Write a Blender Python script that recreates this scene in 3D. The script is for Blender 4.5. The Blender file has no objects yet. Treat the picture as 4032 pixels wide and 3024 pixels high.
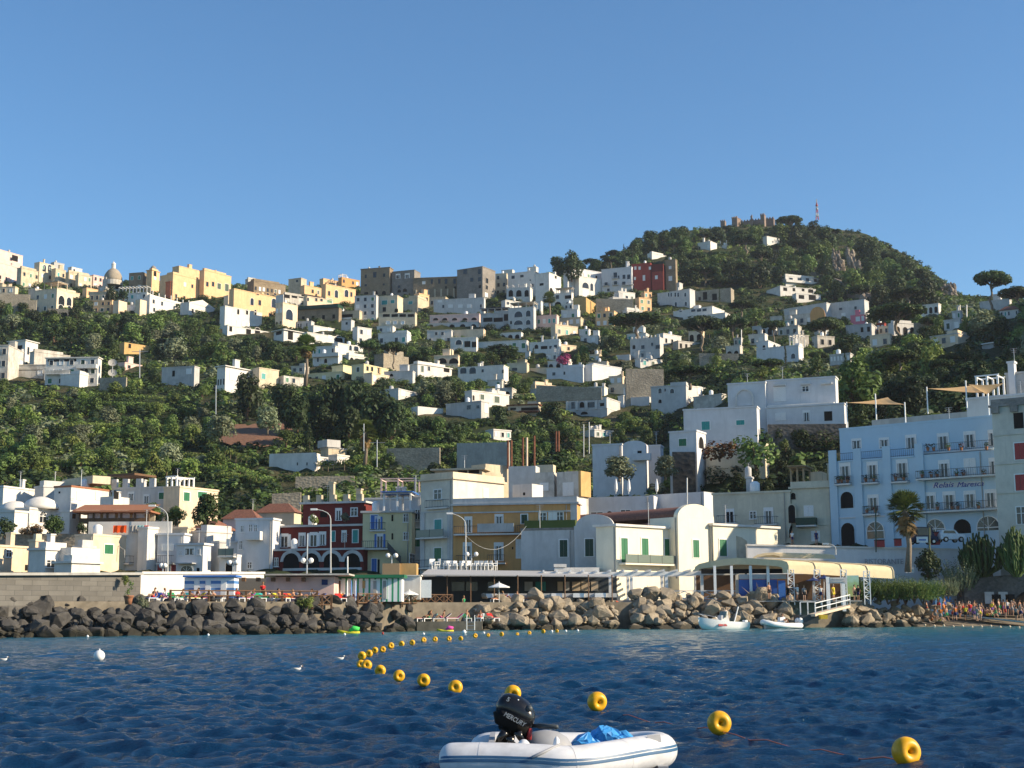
import bpy,bmesh,math,random
import numpy as np
from mathutils import Vector,Matrix
rnd=random.Random(7)
S=bpy.context.scene
COL=S.collection
W,H,F=4032,3024,5600.0
CAMZ=1.75
PITCH=math.atan((2414.5-1512)/F)
ROLL=math.atan(19.0/4032)
# ---------------------------------------------------------------- camera
cam=bpy.data.cameras.new('camera')
cam.sensor_width=36.0;cam.lens=36.0*F/W
cam.clip_start=0.1;cam.clip_end=6000
camo=bpy.data.objects.new('camera',cam);COL.objects.link(camo)
RM=Matrix.Rotation(math.pi/2+PITCH,3,'X')@Matrix.Rotation(-ROLL,3,'Z')
camo.matrix_world=Matrix.Translation((0,0,CAMZ))@RM.to_4x4()
S.camera=camo
C0=Vector((0,0,CAMZ))
RMI=RM.transposed()
def ray(px,py):
 return RM@Vector(((px-W/2)/F,(H/2-py)/F,-1.0))
def at(px,py,d):
 r=ray(px,py)
 return C0+r*(d/r.y)
def atz(px,py,z):
 r=ray(px,py)
 return C0+r*((z-CAMZ)/r.z)
def proj(p):
 q=RMI@(Vector(p)-C0)
 return W/2+F*q.x/-q.z,H/2-F*q.y/-q.z
def ppm(p):
 """photo pixels per metre at point p"""
 return F/-(RMI@(Vector(p)-C0)).z
 # crops used while measuring the photograph: origin and scale
CR={'A':(0,920),'B':(800,920),'C':(1600,920),'D':(2400,760),'E':(3032,760),'F':(0,1300),'G':(800,1300),'H':(1600,1300),'I':(2400,1300),'J':(3032,1300),'K':(0,1860),'L':(800,1800),'M':(1600,1800),'N':(2400,1800),'O':(3032,1500),'P':(3032,2000)}
def cx(c,x):return x if c=='-' else CR[c][0]+x/2.212
def cy(c,y):return y if c=='-' else CR[c][1]+y/2.212
# ---------------------------------------------------------------- objects
def tag(o,label=None,cat=None,group=None,kind=None):
 if label:o['label']=label
 if cat:o['category']=cat
 if group:o['group']=group
 if kind:o['kind']=kind
 return o
def thing(name,label,cat,loc,group=None,rz=0):
 o=bpy.data.objects.new(name,None);COL.objects.link(o)
 o.location=loc;o.rotation_euler=(0,0,rz);o.empty_display_size=0.3
 return tag(o,label,cat,group)
def root_of(o):
 while o.parent:o=o.parent
 return o
def copy_tree(o,parent=None):
 c=o.copy();COL.objects.link(c);c.parent=parent
 for ch in o.children:copy_tree(ch,c)
 return c
class MB:
 def __init__(s):s.v=[];s.f=[];s.m=[]
 def add(s,vs,fs,m=0):
  b=len(s.v);s.v+=[tuple(v)for v in vs]
  s.f+=[tuple(b+i for i in f)for f in fs];s.m+=[m]*len(fs);return s
 def box(s,lo,hi,m=0,M=None,taper=1.0):
  x0,y0,z0=lo;x1,y1,z1=hi
  xc,yc=(x0+x1)/2,(y0+y1)/2
  t=lambda a,c:c+(a-c)*taper
  vs=[(x0,y0,z0),(x1,y0,z0),(x1,y1,z0),(x0,y1,z0),(t(x0,xc),t(y0,yc),z1),(t(x1,xc),t(y0,yc),z1),(t(x1,xc),t(y1,yc),z1),(t(x0,xc),t(y1,yc),z1)]
  if M is not None:vs=[M@Vector(v)for v in vs]
  return s.add(vs,[(3,2,1,0),(4,5,6,7),(0,1,5,4),(1,2,6,5),(2,3,7,6),(3,0,4,7)],m)
 def prism(s,poly,y0,y1,m=0,M=None):
  """polygon in (x,z), extruded from y0 (front) to y1"""
  n=len(poly)
  vs=[(x,y0,z)for x,z in poly]+[(x,y1,z)for x,z in poly]
  if M is not None:vs=[M@Vector(v)for v in vs]
  fs=[tuple(range(n)),tuple(range(2*n-1,n-1,-1))]
  fs+=[(i,n+i,n+(i+1)%n,(i+1)%n)for i in range(n)]
  return s.add(vs,fs,m)
 def ring(s,outer,inner,y0,y1,m=0,M=None):
  """frame between two polygons of equal length in (x,z)"""
  n=len(outer)
  vs=[(x,y0,z)for x,z in outer]+[(x,y0,z)for x,z in inner]+[(x,y1,z)for x,z in outer]+[(x,y1,z)for x,z in inner]
  if M is not None:vs=[M@Vector(v)for v in vs]
  fs=[]
  for i in range(n):
   j=(i+1)%n
   fs+=[(i,j,n+j,n+i),(2*n+i,3*n+i,3*n+j,2*n+j),(i,2*n+i,2*n+j,j),(n+i,n+j,3*n+j,3*n+i)]
  return s.add(vs,fs,m)
 def tube(s,pts,r,n=6,m=0,cap=True):
  pts=[Vector(p)for p in pts]
  rs=r if isinstance(r,(list,tuple))else[r]*len(pts)
  vs=[];fs=[]
  for i,p in enumerate(pts):
   t=(pts[min(i+1,len(pts)-1)]-pts[max(i-1,0)])
   t=t.normalized()if t.length>1e-9 else Vector((0,0,1))
   a=t.cross(Vector((0,0,1))if abs(t.z)<.9 else Vector((1,0,0))).normalized();b=t.cross(a)
   for k in range(n):
    w=2*math.pi*k/n
    vs.append(p+(a*math.cos(w)+b*math.sin(w))*rs[i])
  for i in range(len(pts)-1):
   for k in range(n):
    k2=(k+1)%n
    fs.append((i*n+k,i*n+k2,(i+1)*n+k2,(i+1)*n+k))
  if cap:
   fs.append(tuple(range(n-1,-1,-1)));fs.append(tuple(range((len(pts)-1)*n,len(pts)*n)))
  return s.add(vs,fs,m)
 def lathe(s,prof,c=(0,0,0),n=12,m=0,sx=1,sy=1):
  vs=[];fs=[]
  for r,z in prof:
   for k in range(n):
    w=2*math.pi*k/n
    vs.append((c[0]+r*sx*math.cos(w),c[1]+r*sy*math.sin(w),c[2]+z))
  for i in range(len(prof)-1):
   for k in range(n):
    k2=(k+1)%n
    fs.append((i*n+k,i*n+k2,(i+1)*n+k2,(i+1)*n+k))
  fs.append(tuple(range(n-1,-1,-1)));fs.append(tuple(range((len(prof)-1)*n,len(prof)*n)))
  return s.add(vs,fs,m)
 def ball(s,c,r,n=8,m=0,sc=(1,1,1)):
  k=max(4,n//2+1)
  prof=[(max(r*math.sin(math.pi*i/k),r*.02),-r*math.cos(math.pi*i/k)*sc[2])for i in range(k+1)]
  return s.lathe(prof,c,n,m,sc[0],sc[1])
 def mesh(s,name,mats,off=None,smooth=False):
  me=bpy.data.meshes.new(name)
  v=s.v if off is None else[(a-off[0],b-off[1],c-off[2])for a,b,c in s.v]
  me.from_pydata(v,[],s.f)
  for m in mats:me.materials.append(m)
  if len(mats)>1:me.polygons.foreach_set('material_index',s.m)
  if smooth:me.polygons.foreach_set('use_smooth',[True]*len(s.f))
  me.update();return me
 def build(s,name,mats,parent=None,smooth=False,off=None):
  """one mesh object from world coordinates; under a thing it is stored relative to the thing's base"""
  if not isinstance(mats,(list,tuple)):mats=[mats]
  if parent is not None and off is None:off=root_of(parent).location
  o=bpy.data.objects.new(name,s.mesh(name,mats,off,smooth));COL.objects.link(o)
  if parent is not None:o.parent=parent
  return o
def solo(mb,name,mats,label,cat,base=None,group=None,smooth=False):
 """a thing that is one mesh; origin at its base"""
 a=np.array(mb.v)
 if base is None:base=(float(a[:,0].mean()),float(a[:,1].mean()),float(a[:,2].min()))
 o=mb.build(name,mats,None,smooth,off=base);o.location=base
 return tag(o,label,cat,group)
 # ---------------------------------------------------------------- materials
MATS={}
def nodes(name):
 m=bpy.data.materials.new(name);m.use_nodes=True
 nt=m.node_tree;b=nt.nodes['Principled BSDF']
 MATS[name]=m
 return m,nt,b
def N(nt,t,**k):
 n=nt.nodes.new(t)
 for a,v in k.items():
  if a in n.inputs.keys():n.inputs[a].default_value=v
  else:setattr(n,a,v)
 return n
def L(nt,a,b):nt.links.new(a,b)
def mixc(nt,fac,a,b,blend='MIX'):
 n=nt.nodes.new('ShaderNodeMix');n.data_type='RGBA';n.blend_type=blend
 for sock,v in((n.inputs[0],fac),(n.inputs[6],a),(n.inputs[7],b)):
  if hasattr(v,'is_output'):L(nt,v,sock)
  elif isinstance(v,(int,float)):sock.default_value=v
  else:sock.default_value=(*v[:3],1)
 return n.outputs[2]
def ramp(nt,fac,stops):
 n=nt.nodes.new('ShaderNodeValToRGB')
 while len(n.color_ramp.elements)>1:n.color_ramp.elements.remove(n.color_ramp.elements[-1])
 for i,(p,c)in enumerate(stops):
  e=n.color_ramp.elements[0]if i==0 else n.color_ramp.elements.new(p)
  e.position=p
  e.color=(c,c,c,1)if isinstance(c,(int,float))else(*c,1)
 L(nt,fac,n.inputs[0]);return n.outputs[0]
def pos(nt,scale=(1,1,1)):
 g=N(nt,'ShaderNodeNewGeometry');mp=N(nt,'ShaderNodeMapping');mp.inputs['Scale'].default_value=scale
 L(nt,g.outputs['Position'],mp.inputs[0]);return mp.outputs[0]
def noise(nt,vec,sc,det=4,rough=.6):
 n=N(nt,'ShaderNodeTexNoise',Scale=sc,Detail=det,Roughness=rough)
 L(nt,vec,n.inputs['Vector']);return n.outputs[0]
def bump(nt,b,h,st=.3,dist=.05):
 n=N(nt,'ShaderNodeBump',Strength=st,Distance=dist)
 L(nt,h,n.inputs['Height']);L(nt,n.outputs[0],b.inputs['Normal'])
def plaster(name,col,dirt=.35,dcol=None,rough=.85):
 m,nt,b=nodes(name)
 dcol=dcol or tuple(c*.55 for c in col)
 n1=noise(nt,pos(nt,(.5,.5,.5)),.9,5,.65)
 n2=noise(nt,pos(nt,(1.6,1.6,.16)),1.0,4,.6)
 a=ramp(nt,n1,[(.42,0.0),(.62,1.0)]);s=ramp(nt,n2,[(.46,0.0),(.68,1.0)])
 mx=N(nt,'ShaderNodeMath',operation='MAXIMUM');L(nt,a,mx.inputs[0]);L(nt,s,mx.inputs[1])
 ml=N(nt,'ShaderNodeMath',operation='MULTIPLY');L(nt,mx.outputs[0],ml.inputs[0]);ml.inputs[1].default_value=dirt
 L(nt,mixc(nt,ml.outputs[0],col,dcol),b.inputs['Base Color'])
 b.inputs['Roughness'].default_value=rough;b.inputs['Specular IOR Level'].default_value=.2
 bump(nt,b,noise(nt,pos(nt),6,3),.15,.03)
 return m
def stone(name,c1,c2,sc=1.2,wet=False):
 m,nt,b=nodes(name)
 v=N(nt,'ShaderNodeTexVoronoi',Scale=sc,Randomness=1.0);p=pos(nt,(1,1,1.6));L(nt,p,v.inputs['Vector'])
 n1=noise(nt,pos(nt),.35,5);n2=noise(nt,pos(nt),3.0,4)
 bw=N(nt,'ShaderNodeRGBToBW');L(nt,v.outputs['Color'],bw.inputs[0])
 c=mixc(nt,bw.outputs[0],c1,c2)
 c=mixc(nt,ramp(nt,n1,[(.35,0.0),(.7,.6)]),c,tuple(x*.5 for x in c1))
 c=mixc(nt,ramp(nt,n2,[(.45,0.0),(.8,.45)]),c,tuple(min(1,x*1.5)for x in c2))
 if wet:
  g=N(nt,'ShaderNodeNewGeometry');sp=N(nt,'ShaderNodeSeparateXYZ');L(nt,g.outputs['Position'],sp.inputs[0]);ad=N(nt,'ShaderNodeMath',operation='MULTIPLY_ADD');L(nt,n2,ad.inputs[0]);ad.inputs[1].default_value=-.9;L(nt,sp.outputs[2],ad.inputs[2])
  c=mixc(nt,ramp(nt,ad.outputs[0],[(0,.9),(.25,0.0)]),c,(.035,.032,.022))
 L(nt,c,b.inputs['Base Color']);b.inputs['Roughness'].default_value=.9;b.inputs['Specular IOR Level'].default_value=.2
 bump(nt,b,v.outputs['Distance'],.5,.12)
 return m
def blocks(name,c1,c2,mort,bw=1.0,bh=.42):
 """squared masonry laid in courses, world X/Z (for walls facing the sea)"""
 m,nt,b=nodes(name)
 g=N(nt,'ShaderNodeNewGeometry');sp=N(nt,'ShaderNodeSeparateXYZ');cb=N(nt,'ShaderNodeCombineXYZ')
 L(nt,g.outputs['Position'],sp.inputs[0]);L(nt,sp.outputs[0],cb.inputs[0]);L(nt,sp.outputs[2],cb.inputs[1])
 t=N(nt,'ShaderNodeTexBrick',Scale=1.0)
 t.inputs['Brick Width'].default_value=bw;t.inputs['Row Height'].default_value=bh;t.inputs['Mortar Size'].default_value=.018
 t.inputs['Color1'].default_value=(*c1,1);t.inputs['Color2'].default_value=(*c2,1);t.inputs['Mortar'].default_value=(*mort,1)
 L(nt,cb.outputs[0],t.inputs['Vector'])
 n1=noise(nt,pos(nt),.5,5)
 c=mixc(nt,ramp(nt,n1,[(.35,0.0),(.75,.65)]),t.outputs[0],tuple(x*.6 for x in c1))
 L(nt,c,b.inputs['Base Color']);b.inputs['Roughness'].default_value=.9;b.inputs['Specular IOR Level'].default_value=.2
 bump(nt,b,t.outputs['Fac'],-.5,.03)
 return m
def plain(name,col,rough=.6,spec=.4,metal=0,var=.15,nsc=8):
 m,nt,b=nodes(name)
 n1=noise(nt,pos(nt),nsc,3)
 L(nt,mixc(nt,ramp(nt,n1,[(.35,0.0),(.7,1.0)]),col,tuple(c*(1-var)for c in col)),b.inputs['Base Color'])
 b.inputs['Roughness'].default_value=rough;b.inputs['Specular IOR Level'].default_value=spec;b.inputs['Metallic'].default_value=metal
 return m
def tint(name,rough=.7,var=.2):
 """colour comes from each object's own colour setting"""
 m,nt,b=nodes(name)
 o=N(nt,'ShaderNodeObjectInfo');n1=noise(nt,pos(nt),5,3)
 d=mixc(nt,1.0,o.outputs['Color'],(1-var,)*3,'MULTIPLY')
 L(nt,mixc(nt,ramp(nt,n1,[(.35,0.0),(.7,1.0)]),o.outputs['Color'],d),b.inputs['Base Color'])
 b.inputs['Roughness'].default_value=rough;b.inputs['Specular IOR Level'].default_value=.3
 return m
def foliage(name,c1,c2,c3,trans=.25):
 m,nt,b=nodes(name)
 g=N(nt,'ShaderNodeNewGeometry');o=N(nt,'ShaderNodeObjectInfo')
 c=ramp(nt,g.outputs['Random Per Island'],[(0,c1),(.55,c2),(1,c3)])
 c=mixc(nt,.45,c,c2)
 n1=noise(nt,pos(nt),.05,4)
 c=mixc(nt,ramp(nt,n1,[(.4,0.0),(.62,.75)]),c,c3)
 c=mixc(nt,ramp(nt,n1,[(.3,.7),(.46,0.0)]),c,tuple(x*.7 for x in c1))
 hs=N(nt,'ShaderNodeHueSaturation');L(nt,c,hs.inputs['Color'])
 mr=N(nt,'ShaderNodeMapRange');L(nt,o.outputs['Random'],mr.inputs[0]);mr.inputs[3].default_value=.7;mr.inputs[4].default_value=1.35
 L(nt,mr.outputs[0],hs.inputs['Value'])
 mr2=N(nt,'ShaderNodeMapRange');L(nt,o.outputs['Random'],mr2.inputs[0]);mr2.inputs[3].default_value=.485;mr2.inputs[4].default_value=.51
 L(nt,mr2.outputs[0],hs.inputs['Hue'])
 L(nt,hs.outputs[0],b.inputs['Base Color']);b.inputs['Roughness'].default_value=.6;b.inputs['Specular IOR Level'].default_value=.25
 tr=N(nt,'ShaderNodeBsdfTranslucent');L(nt,hs.outputs[0],tr.inputs[0])
 mx=N(nt,'ShaderNodeMixShader');mx.inputs[0].default_value=trans
 L(nt,b.outputs[0],mx.inputs[1]);L(nt,tr.outputs[0],mx.inputs[2])
 L(nt,mx.outputs[0],nt.nodes['Material Output'].inputs[0])
 return m
plaster('white',(.69,.665,.62),.45,(.45,.43,.39))
plaster('whitewash',(.64,.64,.645),.4,(.45,.45,.45))
plaster('oldwhite',(.58,.55,.49),.7,(.31,.28,.24))
plaster('cream',(.75,.60,.43),.45)
plaster('yellow',(.74,.485,.27),.35)
plaster('paleyellow',(.70,.62,.38),.25)
plaster('sand',(.58,.49,.35),.6)
plaster('beige',(.64,.55,.40),.45)
plaster('orange',(.64,.34,.13),.35)
plaster('redorange',(.58,.17,.08),.35)
plaster('red',(.34,.065,.05),.45)
plaster('darkred',(.155,.03,.025),.5)
plaster('pink',(.72,.52,.46),.35)
plaster('hotpink',(.75,.22,.28),.3)
plaster('grey',(.50,.49,.47),.5)
plaster('concrete',(.40,.39,.36),.6)
plaster('blue',(.46,.60,.69),.3,(.36,.49,.58))
plaster('palegrey',(.56,.55,.53),.4)
plaster('ochrewall',(.55,.36,.15),.5)
stone('brownstone',(.23,.18,.12),(.32,.25,.17),1.5)
stone('greystone',(.20,.185,.165),(.29,.26,.23),1.5)
stone('drywall',(.26,.23,.18),(.40,.35,.27),1.8)
stone('cliff',(.20,.165,.13),(.33,.28,.23),.5)
stone('boulder',(.048,.046,.044),(.095,.09,.083),.9,True)
stone('boulderwarm',(.23,.19,.14),(.38,.32,.235),.8,True)
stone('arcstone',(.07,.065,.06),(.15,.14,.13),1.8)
blocks('quaystone',(.135,.128,.115),(.19,.18,.16),(.10,.095,.09))
plain('glass',(.02,.025,.03),.12,.5,var=.3)
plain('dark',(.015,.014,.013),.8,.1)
plain('frame',(.78,.78,.76),.5)
plain('whitepaint',(.82,.82,.80),.4)
plain('greenpaint',(.02,.16,.07),.5)
plain('darkgreen',(.012,.05,.028),.5)
plain('teal',(.03,.30,.28),.5)
plain('bluepaint',(.04,.16,.50),.5)
plain('navy',(.012,.03,.13),.6)
plain('redpaint',(.35,.03,.03),.5)
plain('rust',(.20,.07,.035),.8,var=.5,nsc=3)
plain('wood',(.16,.085,.04),.7,var=.4)
plain('woodpale',(.38,.27,.15),.7,var=.3)
plain('metal',(.45,.46,.47),.4,.5,.6)
plain('darkmetal',(.05,.06,.065),.5)
plain('tile',(.23,.10,.065),.85,var=.45,nsc=4)
plain('awning',(.42,.42,.42),.8)
plain('awntan',(.46,.30,.15),.8)
plain('awncream',(.70,.56,.33),.7,var=.1)
plain('railglass',(.10,.13,.14),.25)
plain('lampglass',(.85,.84,.80),.25)
plain('terracotta',(.33,.14,.07),.8)
plain('bark',(.13,.085,.055),.9,var=.5)
plain('palebark',(.24,.19,.14),.9,var=.4)
plain('soil',(.23,.115,.065),.95,var=.4,nsc=1.5)
plain('asphalt',(.06,.06,.06),.9)
plain('paving',(.34,.31,.27),.9,var=.3,nsc=2)
tint('tinted');tint('cloth',.9,.25)
foliage('leafdark',(.016,.030,.013),(.030,.052,.019),(.051,.080,.026))
foliage('leafmid',(.042,.081,.022),(.081,.137,.034),(.138,.198,.052))
foliage('leaflight',(.078,.128,.030),(.139,.203,.049),(.226,.286,.073))
foliage('leafolive',(.086,.112,.059),(.150,.181,.101),(.227,.254,.154))
foliage('leafpine',(.020,.039,.013),(.038,.071,.020),(.065,.107,.029))
foliage('leafdry',(.14,.09,.04),(.22,.14,.065),(.3,.2,.09))
foliage('leafpink',(.16,.02,.07),(.26,.03,.12),(.33,.06,.17))
foliage('leafred',(.10,.015,.015),(.18,.02,.025),(.06,.07,.02))
# ---------------------------------------------------------------- light
SUN_AZ,SUN_EL=math.radians(101),math.radians(25)
w=bpy.data.worlds.new('World');S.world=w;w.use_nodes=True
nt=w.node_tree;bg=nt.nodes['Background']
sk=nt.nodes.new('ShaderNodeTexSky');sk.sky_type='NISHITA';sk.sun_disc=False
sk.sun_elevation=SUN_EL;sk.sun_rotation=SUN_AZ;sk.altitude=0
sk.air_density=1.0;sk.dust_density=0.0;sk.ozone_density=4.5
hs=nt.nodes.new('ShaderNodeHueSaturation');hs.inputs['Saturation'].default_value=1.08
L(nt,mixc(nt,1.0,sk.outputs[0],(.95,1.0,.985),'MULTIPLY'),hs.inputs['Color']);L(nt,hs.outputs[0],bg.inputs[0]);bg.inputs[1].default_value=.10
sd=Vector((math.sin(SUN_AZ)*math.cos(SUN_EL),math.cos(SUN_AZ)*math.cos(SUN_EL),math.sin(SUN_EL)))
sl=bpy.data.lights.new('sun','SUN');sl.energy=5.0;sl.angle=math.radians(.53);sl.color=(1.0,.83,.60)
so=bpy.data.objects.new('sun',sl);COL.objects.link(so);so.rotation_euler=sd.to_track_quat('Z','Y').to_euler()
so.location=sd*300
S.view_settings.view_transform='Standard';S.view_settings.look='None';S.view_settings.exposure=0.8;S.view_settings.gamma=1
S.cycles.max_bounces=6;S.cycles.diffuse_bounces=3;S.cycles.glossy_bounces=3;S.cycles.transmission_bounces=3;S.cycles.transparent_max_bounces=6
S.cycles.caustics_reflective=False;S.cycles.caustics_refractive=False
# ---------------------------------------------------------------- terrain: profiles (depth, photo row) by photo column
PROF={-1500:[(178,2266),(190,2260),(207,2250),(240,2080),(285,1920),(335,1730),(400,1590),(460,1470),(530,1330),(600,1210),(640,1150),(690,1090),(740,1060)],-500:[(178,2266),(190,2260),(207,2250),(240,2060),(285,1900),(335,1710),(400,1560),(460,1445),(530,1310),(600,1200),(640,1140),(690,1090),(740,1060)],0:[(178,2266),(190,2260),(207,2250),(240,2040),(285,1880),(335,1700),(400,1550),(460,1440),(530,1305),(600,1205),(640,1150),(690,1105),(740,1080)],700:[(178,2266),(190,2260),(207,2250),(240,2040),(285,1880),(335,1710),(400,1555),(460,1440),(530,1310),(600,1215),(640,1175),(690,1140),(740,1125)],1400:[(178,2266),(190,2260),(207,2250),(240,2010),(285,1880),(335,1700),(400,1550),(460,1450),(530,1340),(600,1240),(640,1190),(690,1150),(740,1140)],1900:[(178,2266),(190,2260),(207,2250),(240,2010),(285,1890),(335,1720),(400,1570),(460,1470),(530,1345),(600,1235),(640,1180),(690,1130),(740,1115)],2300:[(178,2266),(190,2260),(207,2250),(240,2010),(300,1900),(345,1760),(400,1620),(460,1500),(530,1350),(600,1230),(650,1160),(700,1095),(750,1065)],2600:[(178,2266),(190,2260),(207,2240),(240,1960),(300,1850),(345,1730),(400,1590),(460,1470),(530,1350),(600,1220),(660,1110),(730,1005),(810,918)],2900:[(181,2240),(190,2170),(207,2152),(240,1760),(290,1660),(345,1560),(400,1470),(460,1390),(530,1300),(600,1215),(670,1100),(760,985),(850,890)],3200:[(181,2166),(190,2152),(207,2135),(240,1730),(290,1610),(345,1520),(400,1440),(460,1370),(530,1300),(600,1220),(670,1100),(760,980),(850,893)],3400:[(181,2166),(190,2152),(207,2135),(235,1740),(280,1590),(335,1490),(390,1420),(450,1360),(520,1300),(590,1220),(660,1105),(740,990),(820,915)],3600:[(181,2166),(190,2152),(207,2135),(230,1740),(270,1570),(320,1460),(380,1390),(440,1330),(500,1280),(560,1220),(630,1150),(700,1068),(770,1022)],3790:[(181,2166),(190,2152),(207,2135),(225,1730),(265,1540),(310,1420),(360,1350),(410,1290),(450,1255),(500,1225),(560,1195),(640,1180),(720,1175)],4032:[(181,2166),(190,2152),(207,2135),(220,1720),(255,1520),(300,1390),(350,1310),(400,1255),(440,1220),(500,1205),(560,1200),(640,1195),(720,1190)],4500:[(181,2166),(190,2152),(207,2000),(215,1640),(250,1250),(290,1060),(335,980),(380,950),(430,960),(500,990),(560,1070),(640,1080),(720,1100)],6200:[(181,2166),(190,2152),(207,2000),(210,1400),(245,1050),(280,900),(320,850),(370,850),(430,960),(500,980),(560,1000),(640,1020),(720,1040)],}
PX=sorted(PROF)
def profile(px):
 px=max(PX[0],min(PX[-1],px))
 for a,b in zip(PX,PX[1:]):
  if px<=b:
   t=(px-a)/(b-a)
   return[(p[0]*(1-t)+q[0]*t,p[1]*(1-t)+q[1]*t)for p,q in zip(PROF[a],PROF[b])]
def depth(px,py):
 """depth at which the ground shows at photo pixel (px, py)"""
 p=profile(px)
 if py>=p[0][1]:return p[0][0]
 for(d0,y0),(d1,y1)in zip(p,p[1:]):
  if py>=y1:return d0+(d1-d0)*(y0-py)/(y0-y1)
 return p[-1][0]
def ground_row(px,d):
 p=profile(px)
 for(d0,y0),(d1,y1)in zip(p,p[1:]):
  if d<=d1:return y0+(y1-y0)*(d-d0)/(d1-d0)
 return p[-1][1]
def ground(px,py):return at(px,py,depth(px,py))
def make_terrain():
 cols=np.linspace(PX[0],PX[-1],200);vs=[];nrow=0
 nr=random.Random(3)
 for px in cols:
  p=profile(px);col=[]
  a=at(px,p[0][1],p[0][0])
  col.append(Vector((a.x*.985,a.y-3,-3)));col.append(Vector((a.x*.99,a.y-2,a.z-1.0)))
  for(d0,y0),(d1,y1)in zip(p,p[1:]):
   for k in range(5):
    t=k/5;d=d0+(d1-d0)*t
    q=at(px,y0+(y1-y0)*t,d);q.z+=nr.uniform(-.6,.6)*(0 if d<190 else 1);col.append(q)
  q=at(px,p[-1][1],p[-1][0]);col.append(q)
  for k,dz in((60,-10),(200,-60),(500,-130)):
   col.append(Vector((q.x*(1+k/q.y),q.y+k,q.z+dz)))
  vs+=col;nrow=len(col)
 mb=MB();fs=[]
 for i in range(len(cols)-1):
  for j in range(nrow-1):
   fs.append((i*nrow+j,(i+1)*nrow+j,(i+1)*nrow+j+1,i*nrow+j+1))
 mb.add(vs,fs)
 m,nt,b=nodes('hillground')
 n1=noise(nt,pos(nt),.06,6,.7);n2=noise(nt,pos(nt),.5,5,.7)
 c=ramp(nt,n2,[(.3,(.014,.024,.009)),(.5,(.028,.042,.015)),(.7,(.06,.065,.03))])
 c=mixc(nt,ramp(nt,n1,[(.5,0.0),(.68,.8)]),c,(.14,.11,.065))
 L(nt,c,b.inputs['Base Color']);b.inputs['Roughness'].default_value=.95;b.inputs['Specular IOR Level'].default_value=.1
 bump(nt,b,n2,.8,1.0)
 tag(mb.build('hillside',m,smooth=True),kind='structure')
make_terrain()
# ---------------------------------------------------------------- water
SHORE=[(-1500,95),(0,112),(600,121),(1300,131),(1640,143),(2100,149),(2550,152),(3000,153.5),(3400,158),(3700,166),(4032,172),(6200,200)]
def shore(px):
 return float(np.interp(px,[a for a,b in SHORE],[b for a,b in SHORE]))
def make_water():
 dd=[7.0]
 while dd[-1]<230:
  d=dd[-1];dd.append(d+(.045 if d<22 else .045+(d-22)*.004))
 d=np.array(dd);u=np.linspace(-.62,.62,760)
 X=(d[:,None]*u[None,:]);Y=np.repeat(d[:,None],len(u),1)
 Z=np.zeros_like(X);DX=np.zeros_like(X);DY=np.zeros_like(X)
 rg=np.random.RandomState(11)
 cell=np.maximum(np.gradient(d)[:,None],d[:,None]*(u[1]-u[0]))
 for i in range(130):
  lam=.28*(4.5/.28)**(rg.rand()**1.2)
  th=math.radians(248)+rg.randn()*.62
  k=2*math.pi/lam
  amp=.0078*lam**.66*(1.0 if lam<1.2 else .58)
  fade=np.clip((lam/cell-2.2)/2.5,0,1)
  ph=k*(X*math.cos(th)+Y*math.sin(th))+rg.rand()*6.283
  Z+=amp*fade*np.sin(ph);q=.85*amp*fade*np.cos(ph)
  DX+=q*math.cos(th);DY+=q*math.sin(th)
 gust=.88+.16*np.sin(X*.11+1.3*np.sin(Y*.05))*np.sin(Y*.13+2+np.sin(X*.07))
 Z*=gust;X=X+DX*gust;Y=Y+DY*gust
 n,mcol=X.shape
 co=np.stack([X,Y,Z],-1).reshape(-1,3).astype(np.float32)
 idx=np.arange(n*mcol).reshape(n,mcol)
 f=np.stack([idx[:-1,:-1],idx[:-1,1:],idx[1:,1:],idx[1:,:-1]],-1).reshape(-1,4).astype(np.int32)
 # the rest of the sea, out to the sides and behind the boat
 me=bpy.data.meshes.new('sea')
 me.vertices.add(len(co));me.vertices.foreach_set('co',co.ravel())
 me.loops.add(f.size);me.loops.foreach_set('vertex_index',f.ravel())
 me.polygons.add(len(f));me.polygons.foreach_set('loop_start',np.arange(0,f.size,4,dtype=np.int32))
 me.polygons.foreach_set('loop_total',np.full(len(f),4,dtype=np.int32))
 me.polygons.foreach_set('use_smooth',np.ones(len(f),dtype=bool));me.update();me.validate()
 m,nt,b=nodes('seawater')
 g=N(nt,'ShaderNodeNewGeometry');sp=N(nt,'ShaderNodeSeparateXYZ');L(nt,g.outputs['Position'],sp.inputs[0])
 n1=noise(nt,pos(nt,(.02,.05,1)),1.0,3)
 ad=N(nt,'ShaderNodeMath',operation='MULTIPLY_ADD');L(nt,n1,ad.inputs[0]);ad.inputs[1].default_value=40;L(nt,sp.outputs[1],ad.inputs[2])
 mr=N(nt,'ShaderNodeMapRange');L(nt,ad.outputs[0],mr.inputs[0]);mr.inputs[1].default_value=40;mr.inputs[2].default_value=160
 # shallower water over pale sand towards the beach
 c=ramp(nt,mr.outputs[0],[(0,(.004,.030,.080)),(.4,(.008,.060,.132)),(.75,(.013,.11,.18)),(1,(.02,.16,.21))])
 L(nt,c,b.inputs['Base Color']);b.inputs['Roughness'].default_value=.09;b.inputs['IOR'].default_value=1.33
 b.inputs['Specular IOR Level'].default_value=.5
 h1=noise(nt,pos(nt,(.7,1.4,1)),5.5,6,.75)
 bump(nt,b,h1,.75,.09)
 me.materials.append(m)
 o=bpy.data.objects.new('sea',me);COL.objects.link(o);tag(o,kind='structure')
 mb=MB();R=1200
 mb.add([(-R,6.9,-.25),(R,6.9,-.25),(R,330,-.25),(-R,330,-.25),(-R,-R,-.25),(R,-R,-.25)],[(0,1,2,3),(4,5,1,0)])
 mb.build('open_water',m);tag(bpy.data.objects['open_water'],kind='structure')
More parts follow.
